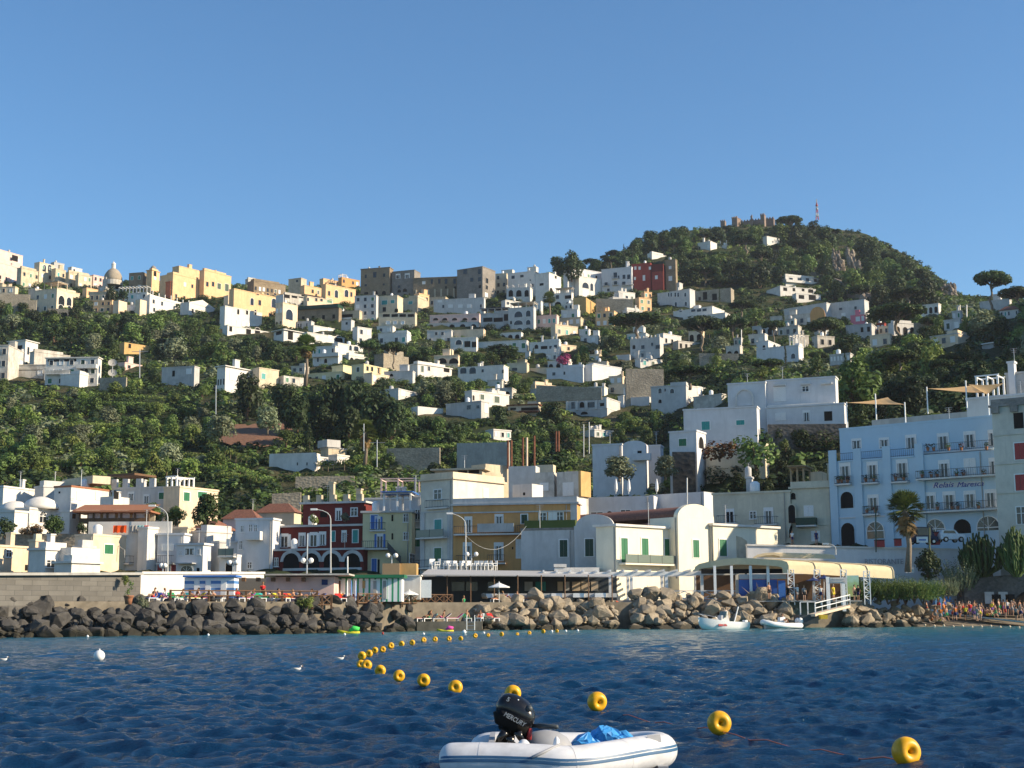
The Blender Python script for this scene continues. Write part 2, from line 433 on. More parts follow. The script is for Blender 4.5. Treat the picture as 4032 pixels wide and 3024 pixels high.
make_water()
# ---------------------------------------------------------------- building kit
HR=[]
class Face:
 """one wall face: origin o, unit vectors u (along, left to right as seen), n (outwards), z up"""
 def __init__(s,o,u,n,ln,h):
  s.o,s.u,s.n,s.ln,s.h=o,u,n,ln,h
  s.M=Matrix(((u.x,-n.x,0,o.x),(u.y,-n.y,0,o.y),(0,0,1,o.z),(0,0,0,1)))
 def hit(s,px,py):
  r=ray(px,py);k=r.dot(s.n)
  t=(s.o-C0).dot(s.n)/k
  p=C0+r*t-s.o
  return p.dot(s.u),p.z
def arch_poly(x0,x1,z0,z1,n=8,full=True):
 """rectangle with a round head"""
 r=(x1-x0)/2;xc=(x0+x1)/2;rh=min(r,(z1-z0)*.75)
 pts=[(x0,z0),(x1,z0)]
 for i in range(n+1):
  a=math.pi*i/n
  pts.append((xc+r*math.cos(a),z1-rh+rh*math.sin(a)))
 return pts
def rect_poly(x0,x1,z0,z1):return[(x0,z0),(x1,z0),(x1,z1),(x0,z1)]
SHUT={'g':'greenpaint','k':'darkgreen','t':'teal','b':'bluepaint','r':'redpaint','n':'wood','W':'frame'}
def window(root,F_,x0,x1,z0,z1,kind,near):
 """kind letters: w window, d french door, o bare opening, a arched opening, A arched glazed window, e recess with arch and frame;
    g k t b r W closed shutters of a colour; B window with open blue shutters at its sides, P the same with pale shutters"""
 M=F_.M;t=.07 if near else .10
 fw=min(.13,(x1-x0)*.16)
 k=kind[0]
 nm='door' if k in 'd' and near else 'window'
 if k in 'aA':
  out=arch_poly(x0-fw,x1+fw,z0,z1+fw);inn=arch_poly(x0,x1,z0+.001,z1)
  mb=MB()
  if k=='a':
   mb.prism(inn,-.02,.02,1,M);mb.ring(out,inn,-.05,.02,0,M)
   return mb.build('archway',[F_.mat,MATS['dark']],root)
  mb.ring(out,inn,-t,.02,0,M)
  if not near:
   mb.prism(inn,-.02,.02,1,M);return mb.build('window',[MATS['frame'],MATS['glass']],root)
  o=mb.build('window',[MATS['frame']],root)
  p=MB();p.prism(inn,-.02,.02,0,M);p.build('pane',MATS['glass'],o)
  b=MB();xc=(x0+x1)/2;zs=z1-(x1-x0)/2
  b.box((xc-.04,-.05,z0),(xc+.04,-.021,z1-.05),0,M);b.box((x0,-.045,zs-.05),(x1,-.02,zs+.05),0,M)
  for s in(-1,1):
   b.tube([M@Vector((xc,-.035,zs)),M@Vector((xc+s*(x1-x0)*.34,-.035,zs+(x1-x0)*.34))],.03,4)
  b.build('glazing_bars',MATS['frame'],o)
  return o
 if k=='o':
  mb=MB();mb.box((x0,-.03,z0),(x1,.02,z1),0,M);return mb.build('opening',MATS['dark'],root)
 mb=MB()
 mb.ring(rect_poly(x0-fw,x1+fw,z0-fw*.5,z1+fw),rect_poly(x0,x1,z0,z1),-t,.02,0,M)
 if not near:
  mb.box((x0,-.03,z0),(x1,.02,z1),1,M)
  mm=MATS[SHUT[k]]if k in SHUT else MATS['glass']
  o=mb.build(nm,[F_.mat if k in 'wd' else MATS['frame'],mm],root)
  return o
 o=mb.build(nm,[MATS['frame']],root)
 if k in SHUT:
  s=MB();n=max(4,int((z1-z0)/.16));xc=(x0+x1)/2
  for a,b in((x0,xc-.01),(xc+.01,x1)):
   s.box((a,-.035,z0),(b,.0,z1),0,M)
   for i in range(n):
    z=z0+(z1-z0)*(i+.2)/n
    s.box((a+.05,-.06,z),(b-.05,-.0345,z+(z1-z0)/n*.55),0,M)
  s.build('shutter',MATS[SHUT[k]],o)
 else:
  p=MB();p.box((x0,-.02,z0),(x1,.02,z1),0,M);p.build('pane',MATS['glass'],o)
  xc=(x0+x1)/2;b=MB();b.box((xc-.05,-.055,z0),(xc+.05,-.0205,z1),0,M)
  if k in 'dBP':b.box((x0,-.05,z1-(z1-z0)*.17),(x1,-.021,z1),0,M)
  else:b.box((x0,-.05,z0+(z1-z0)*.62),(x1,-.0205,z0+(z1-z0)*.62+.06),0,M)
  b.build('glazing_bars',MATS['frame'],o)
  if k=='d':
   for a,b2 in((x0+.02,x0+(x1-x0)*.2),(x1-(x1-x0)*.2,x1-.02)):c=MB();c.box((a,-.0235,z0+.1),(b2,-.0205,z1-.3),0,M);c.build('curtain',MATS['palegrey'],o)
  if k in 'BP':
   for a,b2 in((x0-(x1-x0)*.55,x0-fw),(x1+fw,x1+(x1-x0)*.55)):
    s=MB();s.box((a,-.09,z0),(b2,-.02,z1),0,M)
    n=max(4,int((z1-z0)/.2))
    for i in range(n):
     z=z0+(z1-z0)*(i+.2)/n
     s.box((a+.05,-.11,z),(b2-.05,-.0895,z+(z1-z0)/n*.5),0,M)
    s.build('shutter',MATS['bluepaint' if k=='B' else 'frame'],o)
 if k=='w' and z1-z0<2.0:
  s=MB();s.box((x0-.2,-.16,z0-fw*.5-.09),(x1+.2,-.0,z0-fw*.5-.004),0,M);s.build('sill',MATS['frame'],o)
 return o
def balcony(root,F_,x0,x1,z,dep=1.1,kind='bars',h=1.0,slab='white'):
 M=F_.M
 s=MB();s.box((x0,-dep,z-.2),(x1,-.002,z),0,M);b=s.build('balcony',MATS[slab],root)
 r=MB()
 if kind=='bars':
  n=max(3,int((x1-x0)/.28))
  for a,c in(((x0+.04,-dep+.04),(x1-.04,-dep+.04)),((x0+.04,-dep+.04),(x0+.04,-.05)),((x1-.04,-dep+.04),(x1-.04,-.05))):
   for zz in(z+h,z+.1):
    r.tube([M@Vector((a[0],a[1],zz)),M@Vector((c[0],c[1],zz))],.03,4)
  for i in range(n+1):
   x=x0+.04+(x1-x0-.08)*i/n
   r.tube([M@Vector((x,-dep+.04,z)),M@Vector((x,-dep+.04,z+h))],.018,4,cap=False)
  r.build('railing',MATS['darkmetal'],b)
 elif kind=='glass':
  r.box((x0+.03,-dep+.02,z+.06),(x1-.03,-dep+.05,z+h),0,M)
  for i in range(max(2,int((x1-x0)/2.2))+1):
   x=x0+.05+(x1-x0-.1)*i/max(2,int((x1-x0)/2.2))
   r.box((x-.03,-dep,z),(x+.03,-dep+.0195,z+h+.05),1,M)
  r.build('railing',[MATS['glasspanel'],MATS['darkmetal']],b)
 else:
  r.box((x0,-dep,z+.003),(x1,-dep+.15,z+h),0,M)
  r.box((x0,-dep+.153,z+.003),(x0+.15,-.003,z+h),0,M);r.box((x1-.15,-dep+.153,z+.003),(x1,-.003,z+h),0,M)
  r.build('parapet',MATS[kind],b)
 return b
plain('glasspanel',(.16,.20,.17),.3)
class House:
 def __init__(s,label,name='house',cat='house',mat='white',group=None,near=None):
  s.label,s.name,s.cat,s.mat,s.near,s.group=label,name,cat,mat,near,group
  s.root=None;s.vols=[]
 def vol(s,c,x0,x1,yt,yb,split=None,phi=-14,mat=None,wins='',d=None,found=3.0,roof='flat',part='wall',over=.12,mind=3.2,dd=0,cap=None):
  """a block: photo extents x0..x1, top yt, base yb in crop c; split = the near corner.
        phi < 0: the face left of the corner is the front; phi > 0: the face right of it"""
  mat=mat or s.mat
  X0,X1,YT,YB=cx(c,x0),cx(c,x1),cy(c,yt),cy(c,yb)
  if split is None:sp=X1-.16*(X1-X0)if phi<0 else X0+.10*(X1-X0)
  else:sp=cx(c,split)
  if d is None:d=depth((X0+X1)/2,YB)
  d+=dd
  if d>222 and ground_row(sp,d)<YB-1.6*F/d:d=depth(sp,YB)
  if d>262 and ground_row(sp,d)>YB+22:d=depth(sp,YB)
  Cb=at(sp,YB,d)
  found=max(found,Cb.z-at(sp,ground_row(sp,d),d).z+2.0)if d>205 else found;zt=at(sp,YT,d).z
  al=math.atan2(Cb.x,Cb.y)
  if phi>0:phi=min(phi+12,50)
  else:phi-=4 if al>-.1 else 12
  t=math.radians(-phi if phi<0 else 90-phi)+al
  eL=Vector((-math.cos(t),math.sin(t),0));eR=Vector((math.sin(t),math.cos(t),0))
  ym=(YT+YB)/2
  r0=ray(X0,ym);r1=ray(X1,ym);k0=r0.x/r0.y;k1=r1.x/r1.y
  def lim(v,m):return max(m,min(v,60))if v>0 else 12
  dl=math.cos(t)+k0*math.sin(t);dr=math.sin(t)-k1*math.cos(t)
  vl=(Cb.x-k0*Cb.y)/dl if abs(dl)>.05 else 12
  vr=(k1*Cb.y-Cb.x)/dr if abs(dr)>.05 else 12
  if phi<0:Ll=lim(vl,.6);Lr=lim(vr,min(mind,max(1.2,Ll*.7)))
  else:Lr=lim(vr,.6);Ll=lim(vl,min(mind,max(1.2,Lr*.7)))
  h=zt-Cb.z
  if s.root is None:
   s.root=thing(s.name,s.label,s.cat,(Cb.x,Cb.y,Cb.z),s.group)
  M=Matrix(((-eL.x,eR.x,0,Cb.x),(-eL.y,eR.y,0,Cb.y),(0,0,1,Cb.z),(0,0,0,1)))
  mb=MB();mb.box((-Ll,0,-found),(0,Lr,h),0,M)
  w=mb.build(part,MATS[mat],s.root)
  if roof:
   r=MB();o=over
   rm=MATS[cap or mat]
   if roof=='flat':
    r.box((-Ll-o,-o,h+.003),(o,Lr+o,h+.28),0,M)
   elif roof=='parapet':
    for a,b2 in(((-Ll,0),(0,.25)),((-Ll,Lr-.25),(0,Lr)),((-Ll,.253),(-Ll+.25,Lr-.253)),((-.25,.253),(0,Lr-.253))):
     r.box((a[0],a[1],h+.002),(b2[0],b2[1],h+.7),0,M)
   elif roof=='vault':
    n=10;rad=Ll/2
    poly=[(-Ll/2+rad*math.cos(math.pi*i/n),h+.003+rad*.42*math.sin(math.pi*i/n))for i in range(n+1)]
    r.prism(poly,0,Lr,0,M)
   elif roof=='vaultr':
    n=10;rad=Lr/2
    Mv=M@Matrix(((0,1,0,-Ll),(1,0,0,0),(0,0,1,0),(0,0,0,1)))
    poly=[(Lr/2+rad*math.cos(math.pi*i/n),h+.003+rad*.42*math.sin(math.pi*i/n))for i in range(n+1)]
    r.prism(poly,0,Ll,0,Mv)
   elif roof=='tile':
    o=.3
    vs=[(-Ll-o,-o,h+.003),(o,-o,h+.003),(o,Lr+o,h+.003),(-Ll-o,Lr+o,h+.003),(-Ll*.75,Lr/2,h+1.5),(-Ll*.25,Lr/2,h+1.5)]
    r.add([M@Vector(v)for v in vs],[(0,1,5,4),(1,2,5),(2,3,4,5),(3,0,4),(3,2,1,0)]);rm=MATS['tile']
   elif roof=='cornice':
    r.box((-Ll-.3,-.3,h+.003),(.3,Lr+.3,h+.25),0,M);r.box((-Ll-.05,-.05,h+.253),(.05,Lr+.05,h+.95),0,M)
   r.build('roof',rm,s.root)
  fl=Face(M@Vector((-Ll,0,0)),-eL,Vector((-math.sin(t),-math.cos(t),0)),Ll,h)
  fr=Face(Cb.copy(),eR,Vector((math.cos(t),-math.sin(t),0)),Lr,h)
  fl.mat=fr.mat=MATS[mat]
  near=s.near if s.near is not None else d<262
  s.fl,s.fr,s.M,s.h,s.Ll,s.Lr,s.d,s.sp,s.c=fl,fr,M,h,Ll,Lr,d,sp,c
  s.vols.append((fl,fr));s.nr=near
  HR.append((X0,X1,YT,YB,d))
  if d<262 and roof and rnd.random()<.55:
   mb=MB();x,y=-Ll*rnd.uniform(.15,.85),Lr*rnd.uniform(.2,.8);hh=rnd.uniform(1.6,3);zz=h+.286
   mb.tube([M@Vector((x,y,zz)),M@Vector((x,y,zz+hh))],.035,4)
   for k in range(3):mb.tube([M@Vector((x-.5+.1*k,y,zz+hh-.25*k)),M@Vector((x+.5-.1*k,y,zz+hh-.25*k))],.025,4)
   mb.build('aerial',MATS['metal'],s.root)
  if roof=='flat' and(d>=262 or(d>182 and mat not in('blue','whitewash')))and rnd.random()<.5:
   x,y=-Ll*rnd.uniform(.25,.8),Lr*rnd.uniform(.25,.6);k=rnd.random()*(1 if d>=262 else .74);zz=h+.287
   if k<.4:r_=rnd.uniform(.45,.7);mb=MB();mb.lathe([(r_*.9,0),(r_,.15),(r_,1.2),(r_*.5,1.45),(.1,1.5)],M@Vector((x,y,zz)),10);mb.build('water_tank',MATS['grey' if k<.2 else 'whitepaint'],s.root,True)
   elif k<.75:mb=MB();a=rnd.uniform(.3,.55)*Ll;mb.box((-a,.0,zz),(.05,.22,zz+.75),0,M);mb.box((-.18,.223,zz),(.05,Lr*.8,zz+.75),0,M);mb.build('parapet',MATS[mat],s.root)
   else:mb=MB();mb.box((x,y,zz),(x+min(2.6,Ll*.3),y+2,zz+2.1),0,M);mb.box((x-.1,y-.1,zz+2.103),(x+min(2.6,Ll*.3)+.1,y+2.1,zz+2.3),0,M);mb.build('roof_cabin',MATS[mat],s.root)
  if d<262 and h>5:
   mb=MB();x=-Ll*rnd.uniform(.04,.1);mb.tube([M@Vector((x,-.09,-.5)),M@Vector((x,-.09,h-.1))],.06,5);mb.build('drainpipe',MATS['concrete'],s.root)
  for spec in wins.split():
   F_=fl if spec[0]=='L' else fr
   nx,ny=int(spec[1]),int(spec[3]);kind=spec[4]if len(spec)>4 else 'w'
   pw=F_.ln/nx;ph=h/ny
   ww=min(1.15,pw*.42);wh=min(1.7,ph*.5)
   if kind in 'aA':ww=min(2.6,pw*.62);wh=min(2.6,ph*.68)
   for i in range(nx):
    for j in range(ny):
     if not near and rnd.random()<.08 and kind not in 'aA':continue
     xx=pw*(i+.5)+rnd.uniform(-.06,.06)*pw;zz=ph*(j+.28)
     if kind in 'a':zz=ph*(j+.06)
     kk=rnd.choice('wwwwkgtWW')if kind=='w' else kind
     window(s.root,F_,xx-ww/2,xx+ww/2,zz,zz+wh,kk,near)
  return s
 def win(s,c,lst,face=None):
  """explicit windows: (kind, centre x, centre y, width, height) in photo crop units"""
  for k,x,y,ww,hh in lst:
   X,Y=cx(c,x),cy(c,y)
   F_=(s.fl if X<s.sp else s.fr)if face is None else(s.fl if face=='L' else s.fr)
   hw,hv=ww/2/(1 if c=='-' else 2.212),hh/2/(1 if c=='-' else 2.212)
   a=F_.hit(X-hw,Y+hv);b=F_.hit(X+hw,Y-hv)
   window(s.root,F_,a[0],b[0],a[1],b[1],k,s.nr)
  return s
 def bal(s,c,lst,face='L',**k):
  for x0,x1,y in lst:
   F_=s.fl if face=='L' else s.fr
   a=F_.hit(cx(c,x0),cy(c,y));b=F_.hit(cx(c,x1),cy(c,y))
   balcony(s.root,F_,min(a[0],b[0]),max(a[0],b[0]),(a[1]+b[1])/2,**k)
  return s
 def band(s,zs,mat='white',face='LR',th=.22,pr=.08):
  """string courses round the block at these heights (fractions of the wall height)"""
  for z in zs:
   mb=MB()
   if 'L' in face:mb.box((-s.Ll,-pr,s.h*z),(pr,-.002,s.h*z+th),0,s.M)
   if 'R' in face:mb.box((.002,-.001,s.h*z),(pr,s.Lr,s.h*z+th),0,s.M)
   mb.build('string_course',MATS[mat],s.root)
  return s
 def chim(s,n=1,mat=None,hgt=1.3):
  for i in range(n):
   x=-s.Ll*rnd.uniform(.1,.9);y=s.Lr*rnd.uniform(.15,.7);w_=rnd.uniform(.5,.9)
   mb=MB();hh=hgt*rnd.uniform(.7,1.4);z=s.h+.285
   mb.box((x,y,z),(x+w_,y+w_,z+hh),0,s.M);mb.box((x-.1,y-.1,z+hh+.003),(x+w_+.1,y+w_+.1,z+hh+.2),0,s.M)
   mb.build('chimney',MATS[mat or s.mat],s.root)
  return s
 def pergola(s,x0,x1,h=2.4,dep=None,mat='white',slab=None,n=None,z=None,part='pergola'):
  """posts and beams standing on the roof, x0..x1 as fractions along the left face"""
  mb=MB();z=s.h+.285 if z is None else z;a,b=-s.Ll*(1-x0),-s.Ll*(1-x1);dep=dep or min(4,s.Lr*.7)
  n=n or max(2,int((b-a)/2.6))
  for i in range(n+1):
   x=a+(b-a)*i/n
   for y in(.2,dep):
    mb.box((x-.12,y,z),(x+.12,y+.24,z+h),0,s.M)
   mb.box((x-.08,.0,z+h+.003),(x+.08,dep+.3,z+h+.16),0,s.M)
  for y in(.2,dep):mb.box((a-.2,y+.02,z+h+.163),(b+.2,y+.2,z+h+.33),0,s.M)
  o=mb.build(part,MATS[mat],s.root)
  if slab:
   m2=MB();m2.box((a-.4,-.3,z+h+.34),(b+.4,dep+.6,z+h+.48),0,s.M);m2.build('awning',MATS[slab],s.root)
  return s
 def box(s,name,lo,hi,mat):
  """extra box in block coordinates: x from -length to 0 along the left face, y along the right face"""
  mb=MB();mb.box(lo,hi,0,s.M);mb.build(name,MATS[mat],s.root);return s
# ---------------------------------------------------------------- town on the ridge and houses on the slope
G_='houses spread over the hillside'
def HS(label,mat='white',name='house',cat='house',group=G_):return House(label,name,cat,mat,group)
# far left of the ridge
h=HS('pale pink block of flats with recessed balconies at the left end of the ridge','pink','apartment_block','apartment block')
h.vol('A',-60,195,140,420,split=-20,phi=30,wins='R3x3').vol('A',-60,190,250,440,split=-30,phi=30,wins='R4x1',dd=-6)
h.win('A',[('o',130,215,55,36)]).chim(2)
h=HS('crumbling beige house with patchy plaster next to the pink flats','sand');h.vol('A',160,345,298,475,phi=26,wins='R3x2')
h=HS('tall pale house with two white arches on its top floor','beige');h.vol('A',295,470,250,465,split=335,phi=26,wins='R2x3').win('A',[('A',385,300,34,50),('A',432,300,34,50)]).chim(1)
h=HS('narrow beige house with a green planted roof terrace beside the two white arches','sand');h.vol('A',468,572,305,470,phi=26,wins='R2x2').vol('A',460,560,250,300,phi=20,mat='grey',d=660)
h=HS('long low sand coloured terrace with a row of small windows left of the domed church','sand','terraced_houses','terrace');h.vol('A',570,810,335,480,phi=16,wins='R5x2')
h.vol('A',612,716,292,345,phi=25,mat='white',wins='R2x1',d=668).vol('A',665,800,358,480,phi=12,mat='beige',wins='R3x2',dd=-4)
h=HS('low pinkish house just below the church dome','pink');h.vol('A',795,935,362,478,phi=22,wins='R3x2')
# domed church
plaster('domestone',(.36,.31,.24),.5)
ch=House('white church with a grey stone dome and a small lantern on the skyline','church','church','oldwhite')
ch.vol('A',905,1065,395,470,phi=18,wins='R2x1a',d=655)
p=at(cx('A',985),cy('A',395),659);k=8.35*2.212
mb=MB();R0=78/k
mb.lathe([(R0*1.0,-1),(R0*1.0,0),(R0*.97,1.4),(R0*.84,2.6),(R0*.62,3.9),(R0*.36,4.8),(R0*.2,5.1)],p,20);mb.build('dome',MATS['domestone'],ch.root,True)
mb=MB();mb.lathe([(R0*1.06,-3.2),(R0*1.06,-.9)],p,20);mb.build('drum',MATS['oldwhite'],ch.root)
mb=MB();mb.lathe([(1.0,4.9),(1.0,7.0),(1.15,7.1),(.85,7.6),(.4,8.1),(.12,8.3),(.1,8.9)],p,10);mb.build('lantern',MATS['white'],ch.root)
# clock tower
h=House('square clock tower with a dark cupola and an arched belfry opening','clock_tower','tower','yellow')
h.vol('A',1278,1388,318,505,split=1318,phi=38,d=652,roof='flat',over=.35).win('A',[('a',1350,348,26,38)])
pc=h.M@Vector((-h.Ll/2,h.Lr/2,h.h+.3));rr=h.Ll*.52
mb=MB();mb.lathe([(rr,0),(rr*.95,.9),(rr*.7,1.9),(rr*.3,2.5),(.1,2.7)],pc,12);mb.build('cupola',MATS['greystone'],h.root,True)
u,z=h.fr.hit(cx('A',1350),cy('A',388));mb=MB();q=h.fr.M@Vector((u,-.06,z));mb.prism([(u+.85*math.cos(a*.5236),z+.85*math.sin(a*.5236))for a in range(12)],-.08,.02,0,h.fr.M);mb.build('clock_face',MATS['frame'],h.root)
h=HS('brown rubble stone house touching the left side of the clock tower','brownstone');h.vol('A',1122,1290,340,500,split=1240,phi=-18,wins='L2x2',d=656)
# big ochre block
h=HS('large ochre and cream block with stepped roofs right of the clock tower','yellow','apartment_block','apartment block')
h.vol('A',1392,1780,350,585,split=1500,phi=28,wins='R4x2',d=648).vol('A',1500,1770,283,440,split=1555,phi=28,wins='R3x1',d=655)
h.vol('A',1745,2012,318,590,split=1772,phi=30,d=640).win('A',[('w',1805,440,22,34),('w',1855,440,22,34),('k',1908,458,32,42),('k',1975,470,34,54)]).chim(1)
h=HS('orange red house front with cream window surrounds below the ochre block','redorange');h.vol('A',1465,1928,418,600,split=1480,phi=30,d=630,wins='R7x3',over=.2).band([.62,.3],'yellow','R')
h=HS('long white hotel with rows of thin columns along its roof terrace, below the clock tower','white','hotel','hotel')
h.vol('A',1030,1385,515,640,split=1275,phi=-14,wins='L5x2',d=612).pergola(0,.98,2.8,4,'white',None,8)
h.vol('A',1280,1870,548,690,split=1300,phi=34,wins='R8x2',d=606)
for i in range(11):y=h.Lr*(i+.5)/11;h.box('column',(-.5,y,h.h+.285),(-.2,y+.35,h.h+2.6+.4*(i%3==0)),'white')
h=HS('white house with a low gabled front at the right end of the columned hotel','white');h.vol('A',1570,1872,600,715,split=1645,phi=35,d=594,wins='R4x1')
mb=MB();mb.prism([(0,h.h+.29),(h.Lr,h.h+.29),(h.Lr/2,h.h+2.6)],-.1,5,0,h.fr.M);mb.build('gable',MATS['white'],h.root)
h=HS('cream villa with stacked arched loggias and a roof pergola at the upper left','cream','villa','villa')
h.vol('A',300,635,480,690,split=488,phi=40,d=578,mat='cream',wins='L3x2').win('A',[('A',535,582,56,66),('A',601,592,44,62),('A',530,648,50,46),('A',603,656,36,44)]).pergola(.4,1,2.6,6,'cream','oldwhite')
h.vol('A',245,420,478,600,split=300,phi=30,mat='oldwhite',wins='R3x2',dd=4)
h=HS('small roofless cream ruin standing between the dark trees below the columned hotel','cream');h.vol('A',1018,1106,580,700,split=1030,phi=34,roof=None)
h=HS('slim cream gable end beside a climbing vine below the columned hotel','cream');h.vol('A',1208,1276,572,720,split=1216,phi=34,roof=None)
h=HS('low white garden pavilion under the left part of the columned hotel','white');h.vol('A',1095,1215,622,690,phi=-14,wins='L3x1')
# centre left of the ridge
h=HS('large pale yellow building with tall arched windows in the middle of the left ridge','yellow','palazzo','palazzo')
h.vol('B',240,690,482,745,split=262,phi=26,d=600).win('B',[('A',615,605,40,72),('A',425,592,30,56),('w',492,602,24,40),('w',583,715,26,40),('w',475,525,22,14),('w',562,527,22,14),('w',625,528,22,14)]).box('buttress',(-.2,h.Lr*.55,h.h+.3),(.3,h.Lr*.6,h.h+1),'yellow')
h.vol('B',200,300,540,700,split=215,phi=24,mat='cream',dd=-3)
h=HS('white villa with small arched windows and ground floor arcade below the pale yellow palazzo','white','villa','villa')
h.vol('B',170,512,632,830,split=186,phi=26,d=566).win('B',[('a',305,680,20,42),('a',382,682,20,42),('a',455,686,20,42)])
for i in range(7):window(h.root,h.fr,h.fr.ln*(i+.3)/7,h.fr.ln*(i+.75)/7,h.h*.25,h.h*.46,'W',False)
h.vol('B',248,425,570,640,phi=26,d=572).win('B',[('a',310,610,16,28),('a',382,614,16,28)])
h.vol('B',195,640,800,895,split=210,phi=24,d=556).win('B',[('a',395,845,44,56),('a',473,850,48,58),('o',240,830,26,40)])
h=HS('pale villa with one huge arched window under the pale yellow palazzo','cream','villa','villa');h.vol('B',628,822,602,830,split=690,phi=34,d=590,wins='L2x2').win('B',[('A',750,705,62,76)]).box('parapet',(-h.Ll,0,h.h+.3),(.1,.3,h.h+3.4),'palegrey')
h=HS('low dark stone building along the skyline behind the pale yellow palazzo','brownstone');h.vol('B',385,718,408,520,split=440,phi=16,d=655,wins='R8x1').vol('B',382,470,395,440,phi=16,mat='oldwhite',d=660)
h=HS('square stone turret house with one small high window on the left ridge','sand');h.vol('B',742,900,388,560,split=850,phi=-22,d=645).win('B',[('w',818,412,18,22)])
h=HS('stepped yellow house with tall arched windows and roof loggias left of the brown stone block','yellow','palazzo','palazzo')
h.vol('B',862,1072,452,600,split=880,phi=24,d=632,wins='R4x2').vol('B',1050,1328,440,610,split=1066,phi=26,d=628).win('B',[('A',1160,525,30,60),('A',1248,520,34,56),('w',1096,520,20,36),('w',1290,530,18,36)])
h.vol('B',1030,1310,392,470,split=1045,phi=25,d=640,wins='R6x1o').vol('B',1190,1362,382,440,phi=25,d=648,mat='orange',wins='R4x1')
h.pergola(.0,1,1.5,3,'white')
h=HS('white roof terrace wall with three wide dark openings beneath the turret house','oldwhite');h.vol('B',690,890,528,610,phi=18,d=622).win('B',[('o',728,546,52,22),('o',795,546,50,22),('o',858,546,50,22)])
h=HS('long cream house with three small windows and a green shutter below the stepped yellow house','cream');h.vol('B',880,1132,548,640,phi=20,d=612).win('B',[('w',912,572,18,26),('w',985,574,20,26),('w',1030,575,22,26),('g',1100,585,44,30)])
h=HS('brown terraced restaurant with a long dark green awning in the town centre','brownstone','restaurant','restaurant')
h.vol('B',830,1190,650,770,split=1180,phi=-10,d=590,wins='L4x1o').box('awning',(-h.Ll,-1.2,h.h+.3),(0,5,h.h+1.7),'darkgreen')
h.vol('B',1035,1370,672,790,split=1360,phi=-10,d=582,mat='sand').win('B',[('o',1200,722,205,46)]).box('railing',(-h.Ll*.82,-.5,h.h*.42),(-h.Ll*.2,-.35,h.h*.55),'frame')
h=HS('tall narrow white house with dark windows left of the beige house with teal shutters','palegrey');h.vol('B',1318,1520,540,780,split=1505,phi=-12,d=584,wins='L3x4').chim(1)
h=HS('beige house with teal shutters beneath the brown stone block','beige');h.vol('B',1525,1740,540,720,split=1690,phi=-16,d=590).win('B',[('t',1580,600,48,40),('t',1650,592,34,30),('o',1578,660,28,40),('a',1682,668,30,36)]).chim(1)
h=HS('grey house with a yellow lit end wall right of the teal shuttered house','sand');h.vol('B',1695,1965,555,690,split=1868,phi=-24,d=588).win('B',[('t',1806,602,36,30)]).vol('B',1868,1968,522,670,split=1880,phi=30,mat='yellow',d=584,wins='R2x2')
h=HS('cream house with a top row of four dark square openings, below the grey house','beige');h.vol('B',1528,1862,690,860,split=1845,phi=-8,d=560).win('B',[('o',1595,713,60,26),('o',1668,713,56,26),('o',1738,713,56,26),('o',1810,713,56,26),('W',1610,776,34,28),('W',1672,776,30,28),('W',1738,776,28,28)])
h=HS('white house with a wide flat roof and dark glazing below the huge arched window','white');h.vol('B',615,872,838,950,split=700,phi=26,d=548,over=.7).win('B',[('o',660,866,50,40),('o',760,885,46,70)])
h=HS('pale house of two stacked boxes with a rounded doorway on the middle slope','white');h.vol('B',870,1232,862,975,split=905,phi=24,d=540,wins='').win('B',[('a',1180,915,70,46),('W',1105,900,30,20)]).vol('B',935,1148,802,880,split=960,phi=26,d=546).win('B',[('W',1000,842,24,28),('W',1100,838,26,28)])
h=HS('small white cube house below the brown restaurant','palegrey');h.vol('B',1204,1302,755,855,split=1288,phi=-14,d=566).win('B',[('w',1250,782,20,24)])
h=HS('low bluish white glazed annex beside the huge arched window','palegrey');h.vol('B',815,965,765,825,phi=-10,d=570,wins='L5x1')
h=HS('white three tier house with balustrades above the shaggy palm','white');h.vol('B',955,1195,1040,1160,split=1175,phi=-12,d=478).win('B',[('a',1067,1108,26,40),('w',1000,1100,16,34)]).bal('B',[(960,1188,1070)],kind='white').vol('B',955,1180,982,1060,split=1150,phi=-10,d=484,wins='L5x1')
h=HS('bright white house with arched openings and an open lower terrace behind the umbrella pines','white');h.vol('B',1150,1392,955,1060,split=1172,phi=28,d=490).win('B',[('A',1282,995,24,40),('A',1332,998,42,42)]).vol('B',1250,1432,1060,1120,phi=26,d=482,wins='R3x1a')
h=HS('roofless grey stone ruin with steps standing between two umbrella pines','greystone','ruin','ruin');h.vol('B',1490,1790,1040,1175,split=1570,phi=30,d=450,roof=None,mat='drywall').vol('B',1600,1680,1000,1100,split=1615,phi=30,roof=None,d=455,mat='drywall').vol('B',1680,1745,1020,1130,phi=30,roof=None,d=452,mat='drywall')
h=HS('pale yellow house of three blocks with lit gable ends behind the dark grove','yellow');h.vol('B',900,1300,1205,1300,split=1205,phi=-20,d=432,mat='paleyellow',wins='L5x1').vol('B',1120,1298,1150,1250,split=1218,phi=-30,d=438,mat='paleyellow')
h.vol('B',1292,1612,1140,1300,split=1398,phi=40,d=428,mat='paleyellow',wins='L1x2').win('B',[('w',1430,1175,20,34),('w',1470,1180,20,34)]).vol('B',1440,1618,1215,1310,split=1470,phi=40,d=422,mat='cream',wins='R3x1').chim(1)
h=HS('white flat roofed house with a large blank front left of the dark grove','white');h.vol('B',120,480,1155,1375,split=188,phi=32,d=402,over=.5,wins='L3x1o').win('B',[('W',270,1238,70,66)])
h.vol('B',470,658,1172,1320,split=485,phi=24,d=408,mat='beige').win('B',[('t',525,1242,34,44)])
h=HS('low crumbling white wall and shed right of the house with the large blank front','oldwhite');h.vol('B',655,875,1235,1310,split=700,phi=20,d=412,roof=None,wins='R3x1')
